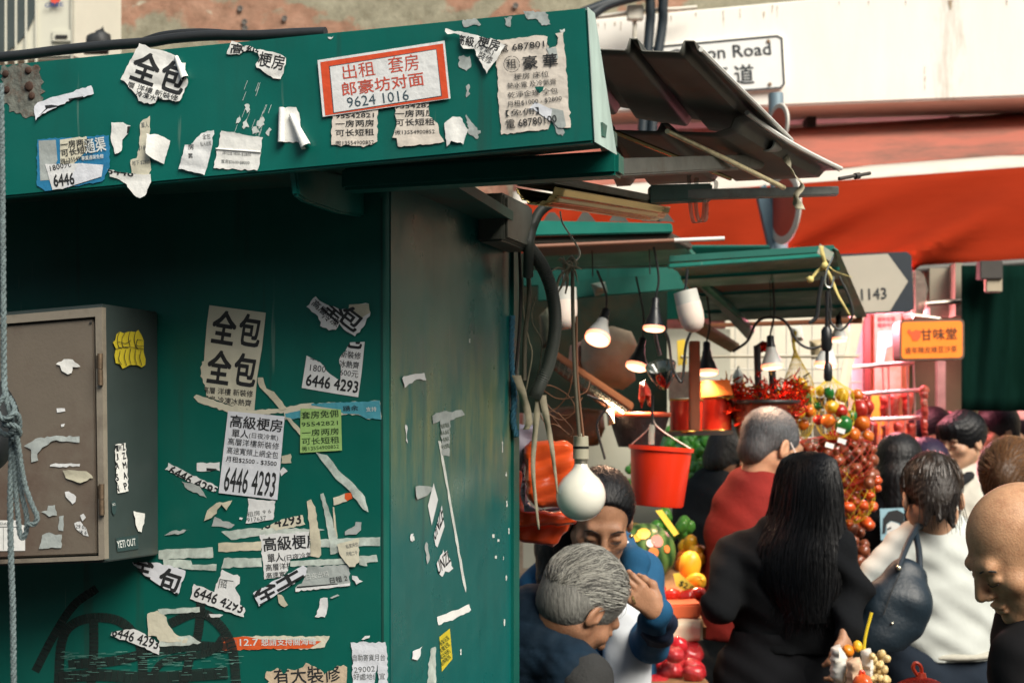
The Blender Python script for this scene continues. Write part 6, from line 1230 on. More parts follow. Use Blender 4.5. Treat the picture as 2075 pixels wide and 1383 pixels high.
card([(1364, 1162), (1376, 1160), (1412, 1190), (1405, 1208), (1370, 1186)], 4.25, ps, 'yellow price card with handwritten number in front of the papayas', '$2.0', [(1374, 1186), (1402, 1200), 13])
card([(1328, 1034), (1342, 1032), (1376, 1080), (1366, 1086)], 4.5, ps, 'slanted yellow card strip below the red bucket')
card([(1305, 1165), (1328, 1164), (1326, 1192), (1308, 1194)], 4.4, mat('card_pink', (.7, .45, .36), .6), 'pale pink card beside the vendor hand')
for k, (x, y, w_) in enumerate(((1362, 1206, 34), (1394, 1208, 38), (1340, 1210, 30), (1414, 1200, 32), (1378, 1222, 30), (1352, 1222, 28), (1404, 1224, 30), (1326, 1222, 30), (1420, 1222, 30), (1336, 1190, 26))): fruit('persimmon', x, y, 4.25, w_, APP, 'persimmon', 'glossy red fruit piled in the orange tray', 'red fruit in the tray', 5, (1, 1, .8), (random.uniform(-.8, .8), random.uniform(-.8, .8), 0))
tr2 = thing('fruit_tray', 'orange red plastic tray of glossy red fruit on the table', 'tray', P(1380, 1250, 4.2)); mb = MB(); f = [P(1326, 1226, 4.1), P(1424, 1222, 4.1), P(1418, 1254, 4.1), P(1332, 1256, 4.1)]; mb.prism(f, [q + Vector((0, .35, 0)) for q in f]); mb.build('body', mat('tray_orange', (.70, .14, .05), .4), tr2, bevel=.006)
cardm = mat('paper_liner', (.82, .70, .50), .6, var=.1, bump=.4, bscale=20)
tag(pillow('paper_liner', [(1330, 1262), (1380, 1252), (1424, 1254), (1424, 1296), (1372, 1304), (1322, 1308)], 4.1, .06, cardm, None, .006, 8, 12, 4), 'bright cream paper liner heaped in front of the orange tray', 'paper')
rw = mat('red_wrap', (.50, .012, .018), .10, var=.3, scale=12, coat=.8, bump=.8, bscale=25); rs = random.Random(21)
for k in range(24):
    x = rs.uniform(1312, 1420); y = rs.uniform(1300, 1404); fruit('wrapped', x, y, 3.98 + rs.uniform(-.1, .1), rs.uniform(40, 60), rw if k % 3 else fm('wrap_pink', (.50, .02, .03), .12), 'wrapped_fruit', 'shiny ' + ('red' if k % 3 else 'pink') + ' plastic wrapped fruit on the bright front table', ('red' if k % 3 else 'pink') + ' wrapped fruit', 6, (1, 1, .8))
mb = MB(); mb.box((.435, 3.98, .940), (.16, .36, .03)); mb.box((.435, 3.98, .46), (.14, .32, .92)); tag(mb.build('fruit_crate_stand', wood, None, bevel=.004), 'wooden stand carrying the wrapped red fruit', 'stand')
# bottom right front table
frt = thing('front_table', 'low front fruit table at the bottom right of the scene', 'table', (.95, 3.5, 0)); mb = MB(); mb.box((.93, 3.58, .955), (.30, .30, .03)); mb.build('top', wood, frt)
for x in (.82, 1.04):
    for y in (3.47, 3.69): mb = MB(); mb.box((x, y, .47), (.04, .04, .94)); mb.build('leg', wood, frt)
longan = fm('longan_tan', (.60, .45, .20), .4)
for k in range(34): fruit('longan', rs.uniform(1764, 1802), rs.uniform(1322, 1392), 3.6 + rs.uniform(-.05, .08), rs.uniform(13, 18), longan, 'longan', 'small tan fruit heaped below the navy handbag', 'small tan fruit', 0)
for k, (x, y, w_, m_, lab) in enumerate(((1718, 1318, 28, ORA, 'orange fruit under the long haired woman hand'), (1738, 1308, 22, MANGO, 'yellow fruit beside the hand of the long haired woman'))): fruit('orange' + str(k), x, y, 3.75, w_, m_, 'citrus_fruit', lab, 'citrus on the front table')
wrapm = [mat('wrap_white', (.66, .64, .58), .35, var=.15, bump=.8, bscale=22), mat('wrap_rose', (.66, .30, .25), .35, var=.3, bump=.8, bscale=22), mat('wrap_peach', (.62, .42, .28), .4, var=.3, bump=.8, bscale=22)]
for k, (pts, d_, mi, lab) in enumerate((([(1684, 1312), (1702, 1304), (1716, 1330), (1712, 1376), (1698, 1390), (1682, 1370)], 3.62, 0, 'crumpled white wrapper, leftmost on the front table'), ([(1716, 1340), (1742, 1330), (1752, 1370), (1740, 1395), (1714, 1392)], 3.56, 2, 'crumpled peach wrapper in the middle of the front table'), ([(1744, 1318), (1764, 1312), (1770, 1350), (1762, 1392), (1748, 1388)], 3.6, 0, 'upright white wrapper beside the small tan fruit'))):
    tag(pillow('wrapper', rough_edge(pts, 2, 7, k), d_, .05, wrapm[mi], None, .012, 7, 10, k), lab, 'wrapper', 'wrappers on the front table')
for k in range(14): fruit('bigmango', rs.uniform(1372, 1420), rs.uniform(1098, 1150), 4.9 + rs.uniform(-.1, .1), rs.uniform(26, 36), MANGO if k % 3 else PEP['orange'], 'mango', ('yellow' if k % 3 else 'orange') + ' mango piled behind the papayas', ('yellow' if k % 3 else 'orange') + ' mangoes behind the papayas', 0, (.85, .85, 1.15))
for k in range(16): fruit('lime', rs.uniform(1330, 1400), rs.uniform(1040, 1090), 5.1 + rs.uniform(-.05, .05), rs.uniform(22, 30), LIME, 'guava', 'green guava behind the watermelon', 'green guavas on the fruit table', 0, (1, 1, 1.1))
cord([(1766, 1240), (1752, 1300), (1748, 1383)], 3.6, .004, 'yellow string hanging over the front table', 'string', mat('net_yellow', (.8, .6, .03)))
# red net bag of oranges with knot, bottom right
nb = thing('orange_bag', 'red net bag of oranges tied with a looped knot', 'net bag', P(1868, 1375, 3.0)); mb = MB(); mb.tube(bez([P(1862, 1372, 3.0), P(1850, 1352, 3.0), P(1856, 1342, 3.0), P(1866, 1350, 3.0), P(1868, 1372, 3.0)], 6), .004, 6); mb.tube([P(1868, 1362, 3.0), P(1866, 1385, 3.0)], [.008, .016], 8); mb.build('knot', mat('knot_red', (.70, .06, .02), .4), nb, True)
mb = MB()
for k in range(26):
    a = 2 * math.pi * k / 26
    for sg in (1, -1): mb.tube([P(1866, 1372, 3.0) + Vector((.07 * math.sin(v * 1.5) * math.cos(a + sg * v), .07 * math.sin(v * 1.5) * math.sin(a + sg * v), -.06 * (1 - math.cos(v * 1.5)))) for v in [i / 8 for i in range(9)]], .0013, 3, caps=False)
mb.build('net', mat('net_red', (.6, .05, .03)), nb)
for k, (x, y) in enumerate(((1842, 1386), (1868, 1392), (1892, 1384), (1856, 1400), (1905, 1398), (1826, 1396))): fruit('netorange', x, y + 8, 3.02 + .02 * (k % 2), 34, fm('orange_red', (.70, .10, .015), .3), 'orange', 'reddish orange inside the red knotted net bag', 'oranges in the red net')
fruit('netorange', 1748, 1385, 3.3, 40, fm('orange_red', (.7, .1, .015)), 'orange', 'single reddish orange at the bottom below the paper cones', 'loose oranges'); mb = MB(); mb.tube(bez([P(1742, 1376, 3.3), P(1744, 1360, 3.3), P(1750, 1362, 3.3), P(1749, 1378, 3.3)], 5), .004, 6); tag(mb.build('red_tie', mat('knot_red', (.7, .06, .02)), None, True), 'small red plastic tie above the single orange', 'tie')
mb = MB(); mb.box((.845, 3.08, .975), (.16, .2, .03)); mb.box((.845, 3.08, .48), (.13, .17, .95)); tag(mb.build('display_stand', wood, None, bevel=.004), 'wooden display stand under the red net of oranges', 'stand')

# ---- clutter in the dark corner of the fruit stall and ties at the canopy corner
bagbr = mat('bag_brown', (.10, .045, .018), .5, var=.5, scale=8, bump=.7, bscale=18)
for pts, d_, m_, lab in (([(1106, 830), (1150, 822), (1222, 830), (1226, 868), (1212, 902), (1150, 908), (1110, 900)], 4.95, bagbr, 'dark brown sack slumped behind the globe bulb socket'), ([(1092, 640), (1112, 620), (1130, 650), (1124, 700), (1098, 706)], 5.3, mat('bag_olive', (.05, .055, .03), .6, var=.5, bump=.7, bscale=18), 'dull olive bag in the dark corner of the fruit stall'), ([(1196, 575), (1226, 570), (1232, 592), (1206, 600)], 4.85, mat('bag_clear_green', (.20, .26, .22), .3, var=.4, bump=.8, bscale=16), 'greyish plastic bag tucked under the fruit stall roof'), ([(1228, 830), (1242, 826), (1246, 858), (1232, 862)], 4.6, mat('tag_pale', (.5, .5, .42), .6), 'pale tag hanging left of the black basket'),
    ([(1296, 776), (1306, 770), (1318, 790), (1324, 826), (1314, 822), (1308, 806), (1300, 828), (1294, 808)], 4.5, mat('chili_red', (.45, .03, .012), .3), 'bunch of red chillies hanging by the glaring lamp'), ([(1484, 760), (1496, 740), (1508, 762), (1504, 800), (1488, 802)], 5.6, mat('bottle_clear', (.50, .56, .50), .2), 'cloudy plastic bottle on the rail behind the tinsel basket'), ([(1600, 662), (1624, 658), (1628, 690), (1604, 694)], 5.9, mat('paper_sign', (.6, .6, .52)), 'scribbled paper note by the blue grey pole'), ([(1640, 690), (1668, 686), (1672, 724), (1644, 728)], 6.0, mat('box_tan', (.42, .34, .2), .6), 'tan carton behind the pepper net lamp')):
    tag(pillow('hanging_bundle', pts, d_, .07, m_, None, .01, 9, 12, len(lab)), lab, 'bundle')
tie = thing('yellow_tie', 'yellow straw ties knotted at the corner of the green canopy', 'tie', P(1672, 540, 4.1)); yst = mat('straw_yellow', (.55, .46, .16), .7, var=.3)
for pts, w0 in (([(1670, 535), (1682, 560), (1700, 600), (1722, 640)], .012), ([(1668, 538), (1654, 552), (1642, 566), (1634, 562)], .012), ([(1672, 530), (1690, 548), (1726, 562)], .006), ([(1664, 498), (1668, 520), (1674, 540), (1664, 548)], .014)): ribbon(pts, (w0, w0 * .6), 4.1, yst, 'straw_strip', tie)
for x, y in ((1642, 566), (1671, 538)): mb = MB(); mb.ball(P(x, y, 4.09), .010, 8); mb.build('knot', yst, tie, True)
mb = MB(); mb.tube(bez([P(1688, 520, 4.08), P(1676, 548, 4.08), P(1672, 575, 4.08), P(1684, 582, 4.08), P(1690, 560, 4.08)], 6), .0025, 6); mb.build('wire', mat('bright_hook', (.6, .62, .55)), tie, True)
f = [P(1656, 512, 4.15), P(1662, 494, 4.15), P(1690, 512, 4.15), P(1684, 530, 4.15)]; mb = MB(); mb.prism(f, [q + Vector((0, .01, 0)) for q in f]); mb.build('plastic_scrap', clear, tie)
# ================================================================== street sign pole, shops and signs behind
bluep = mat('pole_blue_grey', (.20, .28, .33), .45, .3, var=.12, scale=5, dirt=(.30, .33, .33), dscale=6, damt=.3)
pole = thing('street_pole', 'blue grey street pole carrying a round sign seen edge on', 'pole', P(1584, 2300, 6.6)); pole.location.z = 0; bpy.context.view_layer.update()
b0 = P(1588, 700, 6.62)
mb = MB(); mb.tube([Vector((b0.x, b0.y, 0)), Vector((b0.x, b0.y, 1.9)), P(1580, 500, 6.62), P(1572, 190, 6.62)], [.036, .036, .036, .034], 18); mb.build('shaft', bluep, pole, True)
mb = MB(); f = [P(1532, 385, 6.6), P(1552, 372, 6.6), P(1582, 470, 6.6), P(1576, 520, 6.6), P(1558, 500, 6.6)]; mb.prism(f, [q + Vector((0, .05, 0)) for q in f]); mb.build('bracket_plate', mat('plate_blue', (.07, .13, .17), .5), pole, bevel=.003)
def disc_sign(cx, cy, d, h, w_, par):
    c = P(cx, cy, d); r = h / 2 / F * d; ang = math.acos(min(1, w_ / h)); nv = Vector((-math.sin(ang), -math.cos(ang), 0)); R = nv.to_track_quat('Z', 'Y').to_matrix()
    mb = MB(); mb.lathe([(.0005, .002), (r * .80, .002), (r * .80, .001)], c, 36, 0, R); mb.build('sign_face', mat('sign_red', (.50, .06, .035), .5, var=.1), par, True)
    mb = MB(); mb.lathe([(r * .78, .0025), (r * .98, .0025), (r, 0), (r, -.006), (.0005, -.006)], c, 36, 0, R); mb.build('sign_rim', mat('sign_rim', (.6, .58, .52), .5), par, True)
disc_sign(1577, 252, 6.5, 84, 26, pole); disc_sign(1588, 420, 6.5, 150, 40, pole)
# arrow direction sign
ar = thing('arrow_sign', 'dark road direction sign with beige arrow and number, behind the green canopy corner', 'sign', P(1780, 570, 6.5)); AP = Plane(P(0, 0, 6.5), (0, 1, 0))
cor = [(1660, 520), (1690, 515), (1838, 510), (1847, 518), (1852, 624), (1844, 632), (1690, 640), (1660, 640)]
mb = MB(); f = [AP.at(x, y, .02) for x, y in cor]; mb.prism(f, [q + Vector((0, .02, 0)) for q in f]); mb.build('panel', mat('sign_navy', (.012, .02, .03), .45), ar)
mb = MB(); f = [(1660, 522), (1799, 514), (1840, 570), (1803, 630), (1660, 637)]; mb.add([AP.at(x, y, .0235) for x, y in f], [tuple(range(5))]); mb.build('arrow', mat('sign_beige', (.40, .37, .30), .55, var=.06, scale=4), ar)
mb = MB(); put_text(AP, '1143', (1746, 608), (1797, 605), 23, flat, mb, .02, lift=.0265); mb.build('number', inkk, ar)
# orange shop sign, lit from inside
osn = thing('shop_sign', 'lit orange shop sign with dark characters, under the arrow sign', 'sign', P(1888, 690, 6.4)); OP = Plane(P(0, 0, 6.4), (0, 1, 0))
def rrect(x0, y0, x1, y1, r): 
    o = []
    for cx, cy, a0 in ((x1 - r, y0 + r, -90), (x1 - r, y1 - r, 0), (x0 + r, y1 - r, 90), (x0 + r, y0 + r, 180)): o += [(cx + r * math.cos(math.radians(a0 + 22.5 * k)), cy + r * math.sin(math.radians(a0 + 22.5 * k))) for k in range(5)]
    return o
mb = MB(); f = [OP.at(x, y + (1888 - x) * .02) for x, y in rrect(1823, 647, 1954, 729, 9)]; mb.prism(f, [q + Vector((0, .12, 0)) for q in f]); mb.build('box', mat('sign_case', (.12, .08, .05), .5), osn)
mb = MB(); f = [OP.at(x, y + (1888 - x) * .02, .003) for x, y in rrect(1827, 651, 1950, 725, 7)]; mb.add(f, [tuple(range(len(f)))]); mb.build('face', mat('sign_orange', (.75, .17, .01), .5, emit=(1, .20, .008), estr=.45), osn)
mb = MB(); put_text(OP, '甘味堂', (1866, 690), (1940, 687), 24, flat, mb, .035, lift=.006); put_text(OP, '遠年陳皮綠豆沙茶', (1834, 717), (1940, 713), 14, flat, mb, .02, lift=.006); mb.build('lettering', mat('sign_brown', (.06, .02, .008), .6), osn)
mb = MB(); e = [(1842, 666), (1848, 672), (1856, 668), (1866, 670), (1866, 682), (1860, 690), (1850, 690), (1846, 680), (1838, 672)]; mb.add([OP.at(x, y, .006) for x, y in e], [tuple(range(len(e)))]); mb.build('emblem', mat('sign_emblem', (.7, .10, .02), .6), osn)
# pink-lit meat shop
meat = thing('meat_shop', 'pink lit meat shop front with posters behind the fruit nets', 'shop', P(1770, 740, 7.2))
pinkw = mat('shop_wall', (.70, .60, .60), .5, var=.1, scale=3)
def wallq(name, x0, x1, y0, y1, d, m, th=.04, par=None):
    mb = MB(); a = P(x0, y1, d); mb.obox(a, P(x1, y1, d) - a, (0, th, 0), (0, 0, (y1 - y0) / F * d)); return mb.build(name, m, par or meat)
wallq('wall_panel', 1690, 1762, 620, 870, 7.3, pinkw); wallq('door_frame', 1752, 1764, 620, 860, 7.15, mat('frame_dark_red', (.10, .02, .015), .5)); wallq('wall_panel', 1762, 1842, 620, 900, 7.35, mat('shop_wall_orange', (.60, .22, .10), .5, var=.15))
wallq('side_wall', 1832, 1985, 560, 1000, 7.5, mat('wall_olive', (.10, .11, .055), .7, var=.25, scale=3)); wallq('side_pillar', 1900, 1916, 700, 850, 7.2, mat('pillar_grey', (.22, .22, .18), .6, var=.3))
wallq('wall_panel', 1960, 2300, 800, 1000, 7.9, mat('far_wall', (.30, .24, .18), .7, var=.4, scale=6)); wallq('poster', 1772, 1826, 628, 800, 7.2, mat('poster_pink', (.80, .36, .30), .5, var=.35, scale=5, hue2=(.72, .16, .03)), .01)
MP = Plane(P(0, 0, 7.19), (0, 1, 0)); mb = MB()
for k, s_ in enumerate(('鮮肉批發', '豬肉牛肉')): put_text(MP, s_, (1778, 652 + 12 * k), (1814, 651 + 12 * k), 10, flat, mb, .03, lift=.003)
mb.build('poster_text', inkk, meat)
mb = MB(); mb.add([MP.at(x, y, .002) for x, y in ((1780, 672), (1806, 670), (1808, 700), (1796, 704), (1790, 740), (1776, 735))], [(0, 1, 2, 3, 4, 5)]); mb.build('poster_patch', mat('poster_white', (.82, .68, .66), .5), meat)
board_px('leaning_board', [(1728, 640, 6.1), (1752, 638, 6.1), (1708, 832, 5.9), (1690, 828, 5.9)], mat('board_pale', (.70, .50, .36), .6, var=.15, scale=5), meat, 0, .02)
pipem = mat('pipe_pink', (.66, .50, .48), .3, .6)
rack = thing('meat_rack', 'steel meat rack with three rails and hooks in pink light', 'rack', P(1800, 800, 6.6))
for (x0, y0, x1, y1) in ((1715, 745, 1852, 735), (1722, 800, 1866, 790), (1764, 850, 1864, 845)):
    mb = MB(); mb.tube([P(x0, y0, 6.6), P(x1, y1, 6.6)], .010, 10); mb.build('rail', pipem, rack, True)
mb = MB()
for x, y0, y1 in ((1838, 735, 850), (1852, 738, 880), (1788, 740, 800), (1800, 742, 852)): mb.tube([P(x, y0, 6.62), P(x + 3, y1, 6.62)], .004, 6)
mb.build('rail_wire', pipem, rack)
mb = MB()
for x, y in ((1770, 852), (1786, 851), (1802, 850), (1820, 849), (1836, 848)): mb.tube([P(x, y - 6, 6.6), P(x - 3, y + 22, 6.6), P(x - 5, y + 50, 6.6)], .003, 5)
mb.build('hook', pipem, rack)
meatm = mat('meat_red', (.42, .055, .035), .35, var=.45, scale=14, dirt=(.60, .30, .22), dscale=10, damt=.35)
for k, (x, y, w_, h, d) in enumerate(((1810, 825, 26, 50, 6.75), (1838, 822, 24, 56, 6.75), (1790, 825, 18, 46, 6.8), (1822, 880, 22, 46, 6.6), (1846, 884, 20, 52, 6.6), (1794, 884, 18, 42, 6.6), (1873, 850, 16, 120, 6.55), (1770, 880, 18, 50, 6.7))):
    t_ = pillow('meat_cut', rough_edge([(x - w_ / 2, y - h / 2), (x, y - h / 2 - 4), (x + w_ / 2, y - h / 2 + 3), (x + w_ / 2 - 2, y + h / 2 - 6), (x + 2, y + h / 2), (x - w_ / 2 + 3, y + h / 2 - 3)], 2, 8, k), d, .05, meatm, None, .008, 7, 10, k)
    tag(t_, 'red cut of raw meat hanging on the pink lit rack', 'meat', 'meat cuts on the rack')
ball_ = MB(); ball_.ball(P(1873, 790, 6.55), .022, 8); tag(ball_.build('rack_knob', mat('knob_red', (.6, .12, .07), .3), None, True), 'round red knob on the right end of the meat rack', 'knob')
ylw = wallq('yellow_banner', 1766, 1792, 800, 880, 6.95, mat('banner_yellow', (.70, .36, .03), .6), .01)
tubes = thing('pink_tube_light', 'row of pink tube lights hung in the meat shop', 'light', P(1780, 620, 6.9))
pk = mat('tube_pink', (1, .6, .65), .4, emit=(1.0, .30, .34), estr=22)
for (x0, y0, x1, y1, d) in ((1700, 628, 1830, 622, 6.75), (1858, 628, 1880, 640, 6.9)):
    mb = MB(); mb.tube([P(x0, y0, d), P(x1, y1, d)], .016, 10); mb.build('tube', pk, tubes, True)
for x in (1735, 1800): 
    mb = MB(); mb.tube([P(x, 626, 6.75), P(x, 560, 6.75)], .004, 6); mb.build('hanger', pipem, tubes)
for k, x in enumerate((1725, 1800)):
    l = bpy.data.lights.new('tube_glow', 'POINT'); l.energy = 22; l.color = (1, .30, .36); l.shadow_soft_size = .08
    lo = bpy.data.objects.new('tube_glow', l); COL.objects.link(lo); lo.parent = tubes; lo.location = P(x, 642, 6.78) - tubes.location
# beams and boxes under the awning, right of the arrow sign
duct = mat('duct_metal', (.42, .36, .30), .25, .8, var=.2, scale=10, bump=.3)
fit = thing('roller_fitting', 'shiny metal roller fitting with pink reflections right of the arrow sign', 'fitting', P(1890, 590, 6.8))
mb = MB(); mb.obox(P(1884, 640, 6.8), P(1932, 640, 6.8) - P(1884, 640, 6.8), (0, .1, 0), (0, 0, .22)); mb.build('panel', mat('panel_tan', (.25, .23, .17), .5, var=.1), fit)
mb = MB(); f = [P(1850, 545, 6.75), P(1872, 550, 6.75), P(1882, 585, 6.75), P(1872, 642, 6.75), P(1850, 640, 6.75)]; mb.prism(f, [q + Vector((0, .2, 0)) for q in f]); mb.build('cover', duct, fit, bevel=.01)
mb = MB(); mb.tube([P(1876, 616, 6.7), P(1946, 610, 6.7)], .014, 10); mb.tube([P(1850, 640, 6.7), P(1905, 646, 6.7)], .012, 10); mb.build('roller', duct, fit, True)
mb = MB(); mb.obox(P(1936, 640, 6.7), P(1950, 640, 6.7) - P(1936, 640, 6.7), (0, .1, 0), (0, 0, .24)); mb.build('post', mat('panel_tan', (.4, .36, .27)), fit)
tag(wallq('shop_shutter', 1985, 2400, 830, 1130, 8.1, mat('far_goods', (.22, .15, .10), .7, var=.6, scale=9), .1, meat), None, None) if False else None
for k, (x, y, w_, h, c_) in enumerate(((1968, 836, 14, 60, (.5, .35, .2)), (1985, 838, 12, 70, (.35, .38, .3)), (2003, 838, 13, 60, (.5, .4, .28)), (2022, 836, 12, 66, (.6, .2, .1)), (2040, 838, 14, 70, (.45, .4, .3)), (2060, 836, 14, 60, (.5, .3, .2)))):
    mb = MB(); mb.box(P(x, y + h / 2 - 6, 7.7), (w_ / F * 7.7, .08, h / F * 7.7)); tag(mb.build('shelf_packet', mat('packet%d' % k, c_, .5), None, bevel=.004), 'blurred packet on far shelf under the green tarpaulin', 'packet', 'packets on the far shelf')
tag(pillow('pink_bag', [(1766, 906), (1790, 896), (1806, 912), (1800, 940), (1775, 945)], 6.3, .1, mat('bag_pink', (.75, .22, .24), .4), None, .01, 8, 10, 5), 'pink plastic bag under the meat rack', 'plastic bag'); tag(pillow('red_pouch', [(1790, 940), (1804, 930), (1812, 950), (1806, 990), (1786, 980)], 6.0, .08, bag_r, None, .01, 8, 10, 6), 'red plastic bag held near the dark capped head', 'plastic bag')
tag(pillow('pink_parcel', [(1890, 842), (1920, 832), (1950, 838), (1940, 880), (1905, 900), (1888, 880)], 7.2, .14, mat('parcel_pink', (.55, .14, .22), .5, var=.2), None, .02, 8, 12, 7), 'rosy pink wrapped parcel behind the white shirted man', 'parcel')
# ================================================================== people
def skin(name, col, spots=.25): return mat(name, col, .5, var=.16, scale=22, dirt=(col[0] * .72, col[1] * .62, col[2] * .58), dscale=46, damt=spots, sss=.12, bump=.25, bscale=260, spec=.4)
SK1 = skin('skin_tan', (.36, .185, .105)); SK2 = skin('skin_fair', (.46, .265, .165), .1); SK3 = skin('skin_brown', (.30, .15, .085), .35)
def hairm(name, col, rough=.42, var=.35, st=(1, 1, .12)): return mat(name, col, rough, var=var, scale=160, stretch=st, bump=.6, bscale=240, spec=.3)
H_BLK = hairm('hair_black', (.004, .0045, .0055)); H_DBR = hairm('hair_dark_brown', (.014, .009, .006)); H_BR = hairm('hair_brown', (.075, .038, .018)); H_GRY = hairm('hair_grey', (.17, .17, .155), .6); H_SALT = hairm('hair_salt', (.075, .082, .09), .6, .6); H_GD = hairm('hair_dark_grey', (.05, .055, .055)); H_PUR = hairm('hair_purple', (.010, .006, .010))
def cloth(name, col, rough=.85, bump=.35, bs=30, **kw): return mat(name, col, rough, var=kw.get('var', .16), scale=kw.get('scale', 9), bump=bump, bscale=bs, sheen=0, spec=.2)
def frame(pos, yaw, pitch=0, roll=0):
    """head frame: the face looks along -Y before turning; yaw turns it (90 = towards +X), pitch bows it"""
    return Matrix.Translation(pos) @ Matrix.Rotation(math.radians(yaw), 4, 'Z') @ Matrix.Rotation(math.radians(pitch), 4, 'X') @ Matrix.Rotation(math.radians(roll), 4, 'Y')
def head_sdf(res=.0045, fem=False, face=True, neck=(0, .05, -.19), old=False):
    s = SDF((-.14, -.17, -.27), (.14, .24, .15), res)
    s.ell((0, .014, .030), (.074, .094, .084), .0); s.ell((0, -.028, -.040), (.057, .062, .082), .03)
    for e in (1, -1): s.cap((e * .050, .0, -.055), (e * .014, -.066, -.108), .020, .017, .03); s.ell((e * .043, -.056, -.032), (.022, .022, .020), .02)
    s.ell((0, -.070, -.106), (.020, .018, .017), .02)
    s.cap((-.034, -.080, .014), (.034, -.080, .014), .011, .011, .02)
    if face:
        for e in (1, -1):
            s.ell((e * .032, -.099, -.010), (.018, .016, .012), .012, None, True); s.ell((e * .031, -.0775, -.0115), (.0155, .0130, .0115), .004)
            s.cap((e * .044, -.083, -.0165), (e * .020, -.0895, -.017), .0022, .0022, .002, True)
        s.cap((0, -.090, .004), (0, -.108, -.036), .0078, .0115, .010); 
        for e in (1, -1): s.ell((e * .0125, -.098, -.042), (.009, .010, .0078), .006); s.ell((e * .006, -.106, -.049), (.004, .005, .003), .003, None, True)
        s.ell((0, -.0905, -.069), (.024, .0095, .0058), .006); s.ell((0, -.0885, -.0795), (.021, .0095, .0070), .006); s.cap((-.022, -.095, -.0742), (.022, -.095, -.0742), .0020, .0020, .003, True)
        if old:
            for e in (1, -1): s.cap((e * .02, -.102, -.045), (e * .036, -.078, -.078), .003, .003, .006, True)
    for e in (1, -1):
        R = Matrix.Rotation(math.radians(-14 * e), 3, 'Z') @ Matrix.Rotation(math.radians(12), 3, 'X')
        s.ell((e * .079, .012, -.014), (.0085, .019, .033), .006, R); s.ell((e * .088, .009, -.010), (.006, .0105, .020), .004, R, True); s.cap((e * .080, .000, -.010), (e * .082, -.001, -.026), .005, .004, .004)
    s.chain([(0, .022, -.05), tuple((a_ + b_) / 2 for a_, b_ in zip((0, .034, -.07), neck)), neck], [.054 if not fem else .048, .052 if not fem else .044, .062 if not fem else .05], .03)
    return s
def to_world(s, M, it=2):
    v, f = s.mesh(); v = v @ np.array(M.to_3x3()).T + np.array(M.translation); return v, f
def hair_sdf(grow=.010, res=.005, cuts=(), extra=(), warp=.0016, freq=70):
    s = SDF((-.15, -.16, -.30), (.15, .19, .19), res)
    s.ell((0, .018, .034), (.076 + grow, .094 + grow, .084 + grow), 0)
    for kind, a in extra:
        if kind == 'ell': s.ell(*a)
        elif kind == 'cap': s.cap(*a)
    for p, n in cuts: s.cut(p, n)
    if warp: s.warp(lambda x, y, z: warp * np.sin(np.arctan2(x, y - .02) * freq * .5 + 7 * np.sin(z * 30)) + warp * .7 * np.sin(np.arctan2(x, z - .03) * freq * .37 + 4 * np.sin(y * 38)))
    return s
def strands(M, starts, flow, steps, dl, c=(0, .018, .034), r=(.084, .102, .092), lift=(.0, .07), rad=.0011, seed=1, wave=.05):
    """fine locks combed over the skull: start directions, then follow flow(direction)"""
    rs = random.Random(seed); mb = MB(); c = Vector(c); R = Vector(r)
    for u in starts:
        u = Vector(u).normalized(); l0 = rs.uniform(*lift); ph = rs.uniform(0, 6.28); k = int(steps * rs.uniform(.6, 1.1)); jt = Vector((rs.gauss(0, .10), rs.gauss(0, .10), rs.gauss(0, .10))); pts = []
        for i in range(k):
            w_ = Vector((u.x * R.x, u.y * R.y, u.z * R.z)) * (1 + l0 + .012 * math.sin(i * .8 + ph)); pts.append(M @ (c + w_))
            f = Vector(flow(u)) + jt + Vector((math.sin(i * .5 + ph), math.cos(i * .4 + ph), 0)) * wave
            f = f - u * f.dot(u); f = f.normalized() if f.length > 1e-6 else Vector((0, 0, -1)); u = (u + f * dl).normalized()
        if len(pts) > 2: mb.tube(pts, [rad * (1 - .75 * i / (len(pts) - 1)) for i in range(len(pts))], 3, caps=False)
    return mb
def rand_dirs(n, ok, seed=3):
    rs = random.Random(seed); out = []
    while len(out) < n:
        v = Vector((rs.gauss(0, 1), rs.gauss(0, 1), rs.gauss(0, 1))).normalized()
        if ok(v): out.append(v)
    return out
